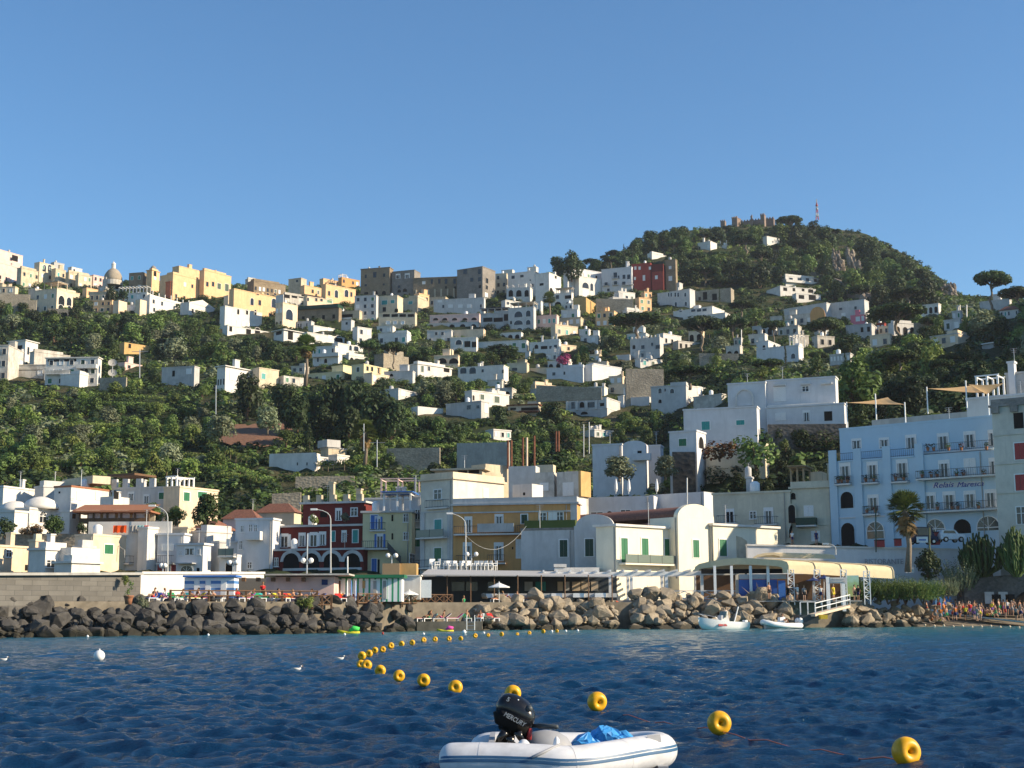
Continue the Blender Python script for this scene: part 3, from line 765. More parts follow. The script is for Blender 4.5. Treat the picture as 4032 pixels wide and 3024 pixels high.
h=HS('long white terrace with thin columns beside the pale yellow house','palegrey');h.vol('B',1575,1842,1200,1262,split=1825,phi=-10,d=428).win('B',[('a',1640,1232,30,26)])
h=HS('low white villa with two shuttered doors above the columned terrace','white');h.vol('B',1800,2165,1135,1225,split=1868,phi=28,d=440,over=.3).win('B',[('k',1908,1178,24,52),('w',1966,1175,18,34),('o',2120,1190,50,26)]).chim(2)
h=HS('pale bluish prefab house with flat roof at the right edge of the dark grove','palegrey');h.vol('B',1530,1892,1355,1445,split=1700,phi=-30,d=372).win('B',[('W',1742,1388,34,44),('o',1870,1380,24,24)])
h=HS('white block with teal shutters left of the shaggy palm, half hidden behind a low wall','oldwhite');h.vol('B',765,905,1155,1215,phi=-14,d=440,wins='L2x1')
# brown and grey stone blocks of the skyline
h=HS('tall brown stone block with small scattered windows on the skyline','brownstone','stone_building','stone building')
h.vol('B',1372,1655,295,560,split=1622,phi=-16,d=620,over=.25,cap='greystone').win('B',[('w',1416,372,18,32),('w',1495,358,30,50),('w',1576,362,18,30),('w',1416,450,20,20),('w',1572,442,18,16),('a',1500,512,40,36),('a',1574,514,34,34),('o',1420,520,34,22)])
h.chim(1)
h=HS('grey stone block with white framed windows right of the brown stone block','greystone','stone_building','stone building')
h.vol('B',1642,1892,318,560,split=1838,phi=-20,d=624).win('B',[('W',1698,372,36,44),('W',1778,368,38,44),('w',1697,377,24,28),('w',1778,374,24,28),('w',1706,462,22,24),('a',1708,500,30,30),('a',1757,492,36,34)])
h=HS('long low monastery wing with a row of tall windows between the two stone towers','brownstone','stone_building','stone building')
h.vol('C',60,450,378,560,split=440,phi=-6,d=618,over=.3).win('C',[('w',222,418,20,42),('w',287,416,22,42),('w',346,415,22,44),('w',420,414,24,46),('W',152,428,24,24),('o',425,470,20,22),('o',345,468,16,22)])
for i in range(7):x=-h.Ll*(.95-i*.145);h.box('buttress',(x,-.6,-2),(x+.7,-.003,h.h*.45),'sand')
h=HS('massive dark stone keep with a golden lit side wall in the middle of the skyline','greystone','stone_building','stone building')
h.vol('C',442,775,288,585,split=664,phi=-28,d=608,cap='greystone').win('C',[('w',513,332,34,44),('w',637,330,26,48),('w',570,402,26,38),('w',638,398,26,40),('o',640,462,20,30),('w',702,410,20,34),('w',700,468,18,26),('W',696,545,24,50)])
h=HS('stone house with narrow windows right of the keep','beige');h.vol('C',776,892,348,540,phi=-10,d=628,wins='L2x3')
h=HS('white block with roof cabins and a solar tank on the skyline right of the keep','white');h.vol('C',884,1165,328,560,split=1118,phi=-18,d=622).win('C',[('w',930,380,28,30),('w',1007,370,30,24),('w',1080,405,10,12),('w',1100,450,18,28)]).chim(2)
h.vol('C',1054,1146,290,335,split=1130,phi=-18,d=628).vol('C',828,942,315,352,phi=-14,d=636)
h=HS('white house with a bulging rounded front left of the black pine','white');h.vol('C',1125,1348,342,620,split=1245,phi=-24,d=612).win('C',[('o',1178,442,34,26),('w',1300,375,16,26),('a',1262,500,30,44)]).chim(1)
h=HS('white two storey loggia with three arches below the skyline block','white');h.vol('C',872,1100,470,590,split=1078,phi=-10,d=600).win('C',[('a',910,520,38,60),('a',980,520,46,60),('a',1048,520,36,60)]).pergola(0,1,1.4,3,'white')
h=HS('white villa with two large ground floor arches right of the bulging white house','white','villa','villa');h.vol('C',1272,1455,515,655,split=1440,phi=-12,d=588).win('C',[('a',1320,612,56,44),('a',1412,622,56,60),('w',1316,552,28,36),('o',1408,552,54,34)]).pergola(.2,1,1.8,3,'oldwhite','awning')
h=HS('large cream white hotel block with bay projections right of the black pine','white','hotel','hotel')
h.vol('C',1388,1765,290,560,split=1406,phi=26,d=606,wins='R5x3',mat='whitewash').vol('C',1470,1722,370,560,split=1505,phi=28,d=596,wins='').win('C',[('A',1560,450,56,40),('A',1614,465,24,60),('W',1560,520,50,44)]).pergola(.0,.9,1.2,3)
h=HS('white hotel with rows of dark balcony windows beside the red house','whitewash','hotel','hotel');h.vol('C',1700,1988,292,510,split=1965,phi=-12,d=604).win('C',[('w',1820,360,30,46),('w',1896,376,24,38),('w',1937,376,26,42),('w',1740,440,26,34),('w',1822,430,26,34),('w',1894,432,28,30),('w',1760,490,22,26),('w',1850,380,10,30)]).bal('C',[(1795,1850,392),(1715,1770,455),(1798,1850,448),(1880,1980,450)],kind='bars').chim(3,None,2.2)
h=HS('row of grey white terraced houses with arcades below the monastery','palegrey','terraced_houses','terrace')
h.vol('C',238,690,560,700,split=676,phi=-8,d=584).win('C',[('W',292,588,34,22),('w',322,634,18,28),('W',385,632,36,28),('W',470,632,34,28),('W',547,630,32,30),('w',650,630,16,28)])
h.vol('C',205,645,700,780,split=635,phi=-6,d=574,mat='pink').win('C',[('a',255,745,46,24),('a',335,745,46,24),('a',420,745,46,24),('a',510,745,46,24),('a',590,742,46,24)])
h.vol('C',175,640,772,840,split=630,phi=-6,d=566,mat='palegrey').win('C',[('a',215,806,44,30),('a',310,808,44,32),('a',398,806,48,34),('a',490,804,48,34),('a',585,804,50,34)])
h=HS('white tower house with three floors of wide arches in the middle of the slope','palegrey');h.vol('C',888,1130,640,865,split=1110,phi=-12,d=556).win('C',[('A',976,702,70,56),('A',1062,695,40,56),('A',976,774,76,44),('A',1062,772,40,44),('A',985,838,56,40),('A',1062,836,44,44),('a',912,774,16,30)]).pergola(.1,1,1.6,5,'white','oldwhite')
h=HS('dark glazed terrace restaurant with a grey roof left of the arched tower house','grey','restaurant','restaurant');h.vol('C',648,905,690,825,split=890,phi=-8,d=562).win('C',[('o',710,750,80,40),('o',800,750,80,40),('o',868,730,36,60)]).pergola(0,1,1.6,4,'frame','navy')
h=HS('white house behind the top of the arched tower house','white');h.vol('C',1100,1190,590,700,split=1172,phi=-14,d=570,wins='L2x2')
h=HS('beige blind retaining block with two buttresses below the cream white hotel','ochrewall');h.vol('C',1452,1655,552,668,split=1560,phi=-14,d=592,roof=None).box('buttress',(-.5,-.5,-1),(.5,-.003,h.h),'ochrewall')
h=HS('pinkish low house with a planted terrace right of the arched tower house','pink');h.vol('C',1135,1330,710,800,split=1310,phi=-10,d=560,wins='L4x1').vol('C',1300,1560,730,800,phi=-10,d=566,mat='sand',wins='L4x1')
h=HS('white villa with a big arched window and a covered porch on the middle slope','white','villa','villa');h.vol('C',383,625,905,1040,split=610,phi=-6,d=524).win('C',[('A',456,946,56,44),('o',532,962,52,54),('o',590,965,40,50)]).vol('C',400,690,835,910,split=672,phi=-8,d=534,mat='cream').chim(1)
h=HS('long low white house with two green shutters right of the porch villa','white');h.vol('C',612,1062,932,1030,split=1048,phi=-8,d=528).win('C',[('g',940,972,30,38),('g',1020,976,32,46)]).vol('C',1035,1080,1030,1110,phi=-8,d=515)
h=HS('small white cottage with pillars at the foot of the arched tower house','white');h.vol('C',815,1015,862,915,split=1000,phi=-10,d=540,wins='L3x1a')
h=HS('bluish white house in shade left of the porch villa','palegrey');h.vol('C',180,402,842,950,split=392,phi=-6,d=532,wins='L4x2')
h=HS('cream garden ruin with two broad arches under the porch villa','cream','ruin','ruin');h.vol('C',242,462,1062,1145,split=450,phi=-6,d=470).win('C',[('a',312,1108,80,50),('a',412,1108,80,50)]).vol('C',318,412,1005,1070,phi=-8,d=476,mat='beige',roof=None)
h=HS('white house with twin chimneys and a beige side wing by the pink bougainvillea','white');h.vol('C',1072,1348,940,1055,split=1330,phi=-10,d=520).win('C',[('a',1133,985,32,38),('o',1200,992,56,30),('w',1256,990,22,26),('w',1300,982,26,28)]).chim(3,None,2).vol('C',1336,1480,968,1030,split=1350,phi=24,d=524,mat='cream').win('C',[('w',1412,1002,20,26)])
h=HS('white house with two deep arched porches in the centre of the slope','white');h.vol('C',450,890,1150,1275,split=848,phi=-14,d=436).win('C',[('A',497,1190,56,60),('A',578,1190,58,62),('w',665,1195,20,26),('w',840,1200,16,30)]).chim(2)
h=HS('tan coloured flat house with one wide window right of the twin porches','beige');h.vol('C',878,1065,1128,1215,split=1050,phi=-10,d=446).win('C',[('w',944,1182,44,28)]).vol('C',950,1052,1100,1140,phi=-10,d=452)
h=HS('low tan garden wall building left of the blue white longhouse','beige');h.vol('C',1058,1315,1170,1225,split=1300,phi=-8,d=442)
h=HS('blue white longhouse in shade joined to a brightly lit white wing','whitewash');h.vol('C',1222,1555,1165,1300,split=1540,phi=-8,d=424).win('C',[('w',1285,1222,26,28),('w',1377,1215,16,28)]).chim(2)
h.vol('C',1535,1700,1148,1290,split=1620,phi=-24,d=428).vol('C',1615,1875,1135,1280,split=1632,phi=34,d=416,wins='').vol('C',1670,1905,1180,1260,phi=40,d=412,wins='')
# around the red house and up the castle hill
h=HS('deep red house with a set back upper floor at the foot of the castle hill','red');h.vol('D',195,368,612,850,split=360,phi=-8,d=600).win('D',[('W',225,655,14,26),('W',262,655,14,26),('W',300,740,16,46),('W',222,745,12,26),('W',352,655,14,24)]).vol('D',362,492,620,850,phi=-8,d=604,mat='darkred').vol('D',372,485,680,850,phi=-8,d=594,roof=None).win('D',[('W',408,735,18,30)])
h=HS('square brown stone tower with two white windows right of the red house','brownstone','stone_tower','tower');h.vol('D',488,592,580,850,split=580,phi=-10,d=596,cap='brownstone').win('D',[('W',528,650,18,26),('W',530,745,26,40)])
h=HS('white house catching the sun directly above the red house','white');h.vol('D',362,492,524,580,split=370,phi=34,d=650)
h=HS('grey villa with a stepped pediment and arched windows below the stone tower','palegrey','villa','villa');h.vol('D',418,745,838,1000,split=702,phi=-24,d=575).win('D',[('A',516,885,12,36),('A',538,885,12,36),('A',573,885,14,40),('A',598,885,14,40),('A',660,885,16,36),('A',665,965,20,40),('A',578,970,18,44)]).chim(1)
h.vol('D',540,638,783,850,split=610,phi=-22,d=578)
h=HS('long white house with wide windows and a lit right end below the pediment villa','white');h.vol('D',555,1000,990,1090,split=898,phi=-22,d=548).win('D',[('w',730,1022,36,30),('w',780,1022,36,28),('w',828,1018,36,28),('w',620,1025,20,24)]).vol('D',640,1080,1045,1100,phi=-18,d=540)
h=HS('roofless brown stone ruin with tall gaps right of the pediment villa','drywall','ruin','ruin');h.vol('D',740,1085,825,960,split=1060,phi=-12,d=585,roof=None).win('D',[('o',832,895,34,70),('o',915,905,40,60),('o',785,920,20,30)])
h=HS('upper white villa with four square windows on the castle hill terrace','white','villa','villa');h.vol('D',1515,1840,722,800,split=1535,phi=22,d=655).win('D',[('w',1580,760,30,40),('w',1655,762,30,40),('w',1722,762,28,40),('w',1792,762,26,40)]).bal('D',[(1530,1835,788)],'R',kind='white')
h=HS('long white villa with three dark windows and an arched end on the castle hill','white','villa','villa');h.vol('D',1365,1795,812,880,split=1488,phi=22,d=628).win('D',[('o',1530,838,32,26),('o',1606,842,22,26),('o',1686,842,22,26),('a',1752,848,44,38)]).chim(1)
h=HS('small white cube villa with one dark window at the bottom of the castle hill terraces','white','villa','villa');h.vol('D',1605,1840,876,955,split=1628,phi=20,d=600).win('D',[('o',1672,905,46,30),('o',1766,910,60,40)])
h=HS('small white house with a chimney and an empty white frame high on the castle hill','white');h.vol('D',768,935,420,500,split=880,phi=-24,d=722,wins='L3x1').chim(2,None,2).vol('D',962,1034,455,480,phi=-14,d=720)
for x in(-h.Ll,-.4):h.box('frame_post',(x,0,h.h),(x+.4,.4,h.h+3),'white')
h=HS('bright white slab house near the summit of the castle hill','white');h.vol('D',1365,1480,378,425,split=1372,phi=34,d=770)
h=HS('large grey white hotel wall with a lit triangular return and an orange niche','palegrey','hotel','hotel')
h.vol('D',1505,1965,958,1110,split=1895,phi=-24,d=540).vol('E',480,862,930,1100,split=828,phi=-14,d=556).win('E',[('w',615,1010,26,24),('w',745,1000,20,28),('W',640,1060,30,30)])
h.vol('D',1400,1780,1050,1150,split=1770,phi=-8,d=520,mat='oldwhite',wins='L6x1')
mb=MB();a=h.fl.hit(cx('D',1815),cy('D',1110));mb.prism(arch_poly(a[0]-2.9,a[0]+2.9,a[1]-2,a[1]+5.4),-.4,.2,0,h.fl.M);mb.build('niche',MATS['orange'],h.root)
h=HS('pink house front with white trim below the large grey white hotel wall','hotpink');h.vol('E',702,832,1062,1150,split=822,phi=-8,d=512).win('E',[('W',765,1098,30,40),('W',808,1092,16,40)])
h=HS('tiny red and white shop front beside the big round pine','red');h.vol('E',930,1012,1135,1205,phi=-8,d=470,wins='L2x1W').vol('E',660,930,1140,1230,phi=-8,d=474,mat='grey',wins='L4x1o')
h=HS('flat grey house on the right ridge behind the tall umbrella pine','palegrey');h.vol('E',1825,2105,925,1010,split=2090,phi=-8,d=470)
h=HS('house with a low red tiled roof at the right edge of the ridge','palegrey');h.vol('E',2000,2180,1010,1075,split=2165,phi=-8,d=440,roof='tile',wins='L5x1')
h=HS('white arched pool house half hidden by dark pines on the right ridge','white');h.vol('E',1290,1490,965,1045,split=1470,phi=-12,d=505,wins='L4x1a')
h=HS('cream bungalow with a grey flat roof below the right ridge','cream');h.vol('E',1395,1735,1225,1320,split=1640,phi=-20,d=392,cap='grey',wins='L3x1')
h=HS('small garden kiosk with a white sloping roof on the shady right slope','palegrey','kiosk','kiosk');h.vol('E',1840,2050,1310,1375,split=1945,phi=-26,d=330,cap='white',over=.5).win('E',[('o',1990,1340,60,30)])
h=HS('white glasshouse frame among the gardens on the right slope','white','glasshouse','glasshouse');h.vol('J',520,720,205,275,split=700,phi=-12,d=385,mat='grey',wins='L6x1W')
# slope on the right of the middle
h=HS('battlemented white villa with a sunlit rear wing and rounded dormer wall','palegrey','villa','villa')
h.vol('D',180,470,1268,1440,split=440,phi=-16,d=462,roof='parapet').win('D',[('a',213,1342,24,38),('w',291,1342,28,34),('w',372,1318,18,30),('w',420,1340,36,36),('w',372,1418,14,18)])
for i in range(8):x=-h.Ll*i/7.5;h.box('merlon',(x-.5,-.05,h.h+.703),(x,.4,h.h+1.5),'white')
h.vol('D',420,625,1225,1330,split=470,phi=36,d=472,mat='white',wins='R3x1').vol('D',560,830,1290,1370,split=600,phi=26,d=470,mat='oldwhite',wins='R5x1o').vol('D',55,200,1405,1450,phi=-10,d=450,roof=None)
h=HS('white villa with a glazed roof pergola at the centre of the right slope','whitewash','villa','villa');h.vol('D',1280,1660,1330,1465,split=1650,phi=-10,d=418).win('D',[('a',1346,1345,24,40),('A',1600,1420,34,46)]).vol('D',1280,1510,1290,1380,split=1385,phi=-18,d=422).win('D',[('a',1346,1345,24,40),('A',1436,1342,24,40)]).pergola(0,0,0.1)
h.vol('D',1570,1690,1335,1450,split=1655,phi=-20,d=420).pergola(0,1,3.2,4,'white',None,3)
# lower left slope
h=HS('white three storey block with grey balconies at the left edge of the slope','white','apartment_block','apartment block');h.vol('F',68,328,90,320,split=212,phi=36,d=462,over=.4).win('F',[('o',140,155,110,50),('o',110,235,60,24),('o',130,280,90,24),('w',245,180,20,60)]).bal('F',[(75,208,200),(75,205,262)],'L',kind='grey')
h=HS('sprawling white house with stepped terraces and a balustraded end balcony on the left slope','white','villa','villa')
h.vol('F',395,865,240,480,split=845,phi=-8,d=440,over=.3,wins='L5x3').win('F',[('o',540,262,250,26),('k',650,388,26,26),('a',750,360,36,50),('o',775,325,130,18)])
balcony(h.root,h.fl,h.Ll*.62,h.Ll,h.h*.62,1.6,'white');balcony(h.root,h.fl,.5,h.Ll*.5,h.h*.42,1.4,'oldwhite')
h.vol('F',66,420,305,440,split=395,phi=-8,d=434,mat='oldwhite').win('F',[('o',220,348,300,8),('W',350,375,40,40)]).vol('F',260,610,188,300,phi=14,d=456,mat='oldwhite').vol('F',525,862,382,495,split=690,phi=-24,d=428).vol('F',385,545,332,470,split=530,phi=-8,d=430,wins='L1x2')
h=HS('pale house cut off by the left edge of the picture, beside the three storey block','oldwhite');h.vol('F',-80,68,135,450,split=60,phi=-10,d=445,wins='L2x3')
h=HS('small ruined ochre stone house with one black window, wrapped in creeper','ochrewall','ruin','ruin');h.vol('F',1068,1300,105,215,split=1080,phi=20,d=462,roof=None).win('F',[('o',1130,138,24,34)])
h=HS('little pink house with a lit gable beside the satellite dishes','pink');h.vol('F',1040,1235,285,345,split=1085,phi=30,d=428,wins='R2x1')
h=HS('grey pink flat house with a dark doorway on the left slope','pink');h.vol('F',1408,1726,318,450,split=1690,phi=-16,d=416,mat='grey').win('F',[('o',1512,378,24,52),('W',1645,360,40,46)])
# lower middle slope
h=HS('white low house half in shade with a lit right wing in the green valley','white');h.vol('G',575,985,1095,1220,split=972,phi=-8,d=306,roof='parapet').win('G',[('w',822,1165,12,26),('w',905,1165,12,26)]).vol('G',965,1145,1108,1215,split=985,phi=34,d=300).vol('G',1130,1270,1092,1240,split=1165,phi=34,d=296).win('G',[('w',1172,1160,16,24),('W',1060,1170,30,30)])
h=HS('old garden shed with a corrugated grey roof below the dark grove','sand','shed','shed');h.vol('G',1035,1250,1030,1110,split=1090,phi=20,d=318,cap='grey').box('roof_sheet',(-h.Ll-.3,-.6,h.h+.29),(.4,h.Lr*.6,h.h+1.9),'grey')
h=HS('cream two block house with dark square windows in the centre of the lower slope','white');h.vol('H',545,745,530,680,split=572,phi=26,d=352).win('H',[('k',660,582,34,40),('a',585,590,16,44)]).vol('H',725,895,552,660,split=745,phi=28,d=356).win('H',[('k',788,605,44,50),('w',738,585,14,36)]).chim(2)
h=HS('grey flat house with a sunlit end wall, below the cream two block house','grey');h.vol('H',345,720,622,770,split=652,phi=-30,d=335).win('H',[('w',545,672,36,40),('w',625,668,26,28),('W',695,680,30,70)])
h=HS('wooden terrace restaurant with an orange balcony under white stone blocks','wood','restaurant','restaurant');h.vol('H',885,1165,650,745,split=1150,phi=-8,d=338,mat='beige',over=.4,cap='rust').win('H',[('o',1075,685,150,30),('o',930,685,50,20)]).box('balcony',(-h.Ll*.62,-1.1,h.h*.3),(0,-.01,h.h*.46),'rust')
h=HS('pale pink villa with white columns and small ground floor arches','pink','villa','villa');h.vol('H',1396,1862,592,745,split=1750,phi=-18,d=335,mat='palegrey').win('H',[('w',1452,655,30,60),('a',1530,650,40,54),('w',1610,650,60,50),('o',1705,648,36,30),('a',1450,725,60,30),('a',1550,722,60,30)]).band([.42],'white')
for i in range(5):x=-h.Ll*(1-i*.24);h.box('column',(x,-.5,h.h*.42),(x+.6,-.003,h.h),'white')
h=HS('little white lit hut on the terrace right of the pale pink villa','white');h.vol('H',1882,1956,575,665,split=1892,phi=34,d=345)
h=HS('low white garden wall house left of the grey flat house','white');h.vol('H',82,322,662,735,split=100,phi=22,d=325,roof=None)
h=HS('low white house roof peeping over the vines behind the chimneys','white');h.vol('H',712,912,870,945,split=760,phi=22,d=300,wins='R3x1')
h=HS('small white lit house above the vine terrace right of the rusty chimneys','white');h.vol('H',1505,1800,872,938,split=1640,phi=24,d=300,wins='R3x1').chim(2)
h=HS('white house with a barrel vaulted roof and a pale green balcony door','whitewash');h.near=False;h.vol('H',1622,1890,1000,1320,split=1880,phi=-6,d=248).vol('H',1885,2105,1000,1180,split=2085,phi=-6,d=243,roof='vault').win('H',[('o',2032,1085,34,70),('W',1995,1082,24,64)]).bal('H',[(1980,2135,1128)],kind='whitewash').vol('H',2090,2240,1010,1200,phi=-6,d=250)
h=HS('white house with scalloped parapet and arched window left of the large white villa','palegrey');h.vol('I',362,690,482,670,split=670,phi=-8,d=292).win('I',[('A',440,528,28,44),('A',545,530,34,40),('w',485,522,12,24),('a',440,620,26,34)]).vol('I',185,380,578,650,phi=-8,d=296,roof=None)
h=HS('sunlit white cube house with one shutter behind the large white villa','white');h.vol('I',670,838,488,640,split=690,phi=40,d=285).win('I',[('W',790,528,46,56)]).vol('I',730,1032,560,625,split=978,phi=-30,d=276,mat='oldwhite')
# large white villa right of centre
h=HS('large white villa of stacked cubes with a blind arch and teal shutters','whitewash','villa','villa')
h.vol('I',1366,2062,645,830,split=2050,phi=-4,d=240).win('I',[('W',1490,755,76,62),('d',1716,748,50,92),('o',1905,748,66,86)])
h.vol('I',1368,1985,412,660,split=1975,phi=-4,d=243).win('I',[('w',1707,512,50,46),('W',1482,560,90,120)])
for x0,x1,y in((1432,1535,490),(1668,1752,480),(1842,1940,476)):
 a=h.fl.hit(cx('I',x0),cy('I',y));b=h.fl.hit(cx('I',x1),cy('I',y));mb=MB();mb.box((a[0],-.5,a[1]),(b[0],-.003,a[1]+.3),0,h.fl.M);mb.build('canopy',MATS['white'],h.root)
balcony(h.root,h.fl,.2,h.fl.ln*.98,.55,1.2,'whitewash',.05)
h.vol('I',1030,1372,458,690,split=1362,phi=-6,d=246)
mb=MB();a=h.fl.hit(cx('I',1178),cy('I',660));b=h.fl.hit(cx('I',1252),cy('I',505));ww=b[0]-a[0]
mb.ring(arch_poly(a[0]-ww,b[0],a[1],b[1]),arch_poly(a[0]-ww+.25,b[0]-.25,a[1]+.01,b[1]-.25),-.3,.02,0,h.fl.M);mb.build('blind_arch',MATS['white'],h.root)
h.vol('I',645,1300,672,890,split=1288,phi=-4,d=236).win('I',[('t',838,832,68,76),('t',1140,805,70,44)])
h.vol('I',522,838,882,1060,split=760,phi=-16,d=230).win('I',[('g',637,978,64,66),('a',797,980,40,90)])
h.box('terrace_wall',(.5,3,-5),(10.5,5,1.2),'beige')
# small houses that fill the dense rows between the ones above
GD='small houses of the dense town rows'
def fill(n,poly,seed,wr,hr,mats,label):
 rg=random.Random(seed);xs=[p[0]for p in poly];ys=[p[1]for p in poly];k=t=0
 while k<n and t<n*80:
  t+=1;x,y=rg.uniform(min(xs),max(xs)),rg.uniform(min(ys),max(ys))
  if not inside(poly,x,y):continue
  d=depth(x,y);sc=F/d;w_,h_=rg.uniform(*wr)*sc,rg.uniform(*hr)*sc
  if any(x-w_/2<b and x+w_/2>a and y-h_*.9<e and y>c_+(e-c_)*(.15 if hd>d else .55)and not(hd<d-4 and y-h_>c_ and 0)for a,b,c_,e,hd in HR):continue
  lit=rg.random()<.5;h=HS(label,rg.choice(mats),group=GD)
  h.vol('-',x-w_/2,x+w_/2,y-h_,y,phi=22 if lit else-12,split=(x-w_*.36)if lit else(x+w_*.36),wins=('R' if lit else 'L')+'%dx%d'%(max(2,int(w_/sc/2.6)),1 if h_/sc<4.6 else 2)+rg.choice('wwwa'))
  if rg.random()<.6:x2=x+rg.uniform(-.3,.3)*w_;h.vol('-',x2-w_*.28,x2+w_*.28,y-h_-2.4*sc,y-h_+1,phi=22 if lit else-12,d=h.d+3,wins=('R' if lit else 'L')+'2x1')
  h.chim(rg.randrange(3));k+=1
 return k
def inside(poly,x,y):
 c=False;n=len(poly)
 for i in range(n):
  (xa,ya),(xb,yb)=poly[i],poly[(i+1)%n]
  if(ya>y)!=(yb>y)and x<(xb-xa)*(y-ya)/(yb-ya)+xa:c=not c
 return c
WM=('white','white','oldwhite','palegrey','cream','beige')
nf=fill(58,[(-40,1130),(700,1200),(1400,1220),(2350,1160),(2600,1200),(2500,1290),(1900,1370),(1250,1370),(800,1270),(-40,1190)],1,(6,13),(4,7.5),WM+('sand','yellow'),'small pale house squeezed into the dense rows of the upper town')
nf+=fill(10,[(1200,1340),(2450,1300),(2700,1420),(2600,1560),(2300,1640),(1850,1640),(1500,1500),(1220,1450)],2,(6,10),(2.6,3.4),WM,'small pale house among the gardens of the middle slope')
nf+=fill(10,[(2700,1330),(3300,1300),(3900,1290),(3900,1350),(3300,1420),(2700,1420)],3,(5,9),(3,4.5),WM,'small pale house among the gardens of the right slope')
print('FILL',nf)
# ---------------------------------------------------------------- the front row along the quay
GF='houses along the harbour front'
def FR(label,mat='white',name='house',cat='house'):
 h=House(label,name,cat,mat,GF);h.near=True;return h
def vol(h,*a,**k):k.setdefault('found',5);return h.vol(*a,**k)
# far left, upper tier
h=FR('big sunlit white house with a plain blank end wall, upper left behind the quay','white')
vol(h,'K',470,968,128,330,split=612,phi=44,d=214,over=.08,cap='terracotta').win('K',[('W',690,205,40,60),('W',855,205,40,60),('o',518,175,16,18)])
vol(h,'K',960,1125,250,335,split=985,phi=40,d=210,roof='parapet').win('K',[('o',1012,195,44,70)]).chim(2)
h.box('loggia_roof',(-.5,-1,h.h+3.6),(4.5,4,h.h+3.9),'wood')
h=FR('white house with a long sunlit wall directly above the domed white house','white')
vol(h,'K',-60,372,130,345,split=20,phi=40,d=219).win('K',[('o',460,180,34,30)]).chim(1);vol(h,'K',360,600,128,310,split=372,phi=14,d=221,mat='palegrey')
h.box('roof_shed',(-2,4,h.h+.3),(8,7,h.h+1.5),'beige')
h=FR('white house with a low domed roof and an arched green door at the far left','white')
vol(h,'K',-60,240,345,540,split=118,phi=36,d=203);vol(h,'K',232,590,320,540,split=246,phi=36,d=207).win('K',[('A',372,388,62,90)])
mb=MB();q=h.M@Vector((-h.Ll*.4,h.Lr*.45,h.h+.28));mb.lathe([(2.7,0),(2.5,.6),(1.9,1.3),(1.0,1.7),(.3,1.85)],q,16);mb.build('dome',MATS['white'],h.root,True)
q2=at(cx('K',130),cy('K',345),210);mb=MB();mb.lathe([(2.4,0),(2.2,.6),(1.6,1.2),(.9,1.5),(.3,1.6)],q2,16);mb.build('dome',MATS['white'],h.root,True)
h=FR('white annex with a small wooden shutter beside the brown pergola','white');vol(h,'K',578,700,345,545,split=600,phi=40,d=204).win('K',[('n',642,382,34,40)])
# brown pergola restaurant
p0,p1=at(cx('K',690),cy('K',460),203),at(cx('K',1290),cy('K',460),203);k=ppm(p0)
pg=thing('pergola','brown timber pergola with a tiled roof and rolled blinds above the cream house','pergola',p0)
zt=at(cx('K',900),cy('K',350),203).z
mb=MB();mb.box((p0.x-.8,p0.y-.8,zt),(p1.x+.5,p0.y+5,zt+.25));mb.add([(p0.x-.8,p0.y-.8,zt+.26),(p1.x+.5,p0.y-.8,zt+.26),(p1.x+.5,p0.y+5,zt+1.5),(p0.x-.8,p0.y+5,zt+1.5)],[(0,1,2,3)]);mb.build('roof',MATS['terracotta'],pg)
for i in range(6):mb=MB();x=p0.x+(p1.x-p0.x)*i/5;mb.box((x-.12,p0.y,p0.z-3),(x+.12,p0.y+.24,zt));mb.build('post',MATS['wood'],pg)
for i in range(4):mb=MB();x=p0.x+(p1.x-p0.x)*(.12+i*.215);mb.box((x,p0.y+.3,zt-2.4),(x+(p1.x-p0.x)*.17,p0.y+.36,zt-.1));mb.build('blind',MATS['pink'],pg)
mb=MB();mb.box((p0.x,p0.y+.05,p0.z+.2),(p1.x,p0.y+.15,p0.z+1.0));mb.build('railing',MATS['wood'],pg)
mb=MB();mb.box((p0.x,p0.y+3.6,p0.z-3),(p1.x,p0.y+4,zt));mb.build('back_wall',MATS['beige'],pg)
h=FR('long grey white house with green shutters and a sunlit cream right end','palegrey')
vol(h,'K',975,1570,135,345,split=1555,phi=-12,d=220,over=.1).win('K',[('d',1142,210,46,70),('d',1276,232,42,72),('g',1408,205,50,58),('g',1466,205,50,58)]).chim(2)
mb=MB()
for i,x in enumerate((990,1088,1205,1320)):a=h.fl.hit(cx('K',x),cy('K',130));h.box('roof_pier',(-h.Ll+a[0]-.4,-.05,h.h+.29),(-h.Ll+a[0]+.5,.6,h.h+1.6),'palegrey')
vol(h,'K',1548,1900,132,320,split=1560,phi=36,d=216,mat='cream',over=.1).win('K',[('g',1624,212,54,70),('g',1760,198,80,46)]).pergola(.1,.7,1.3,4,'frame')
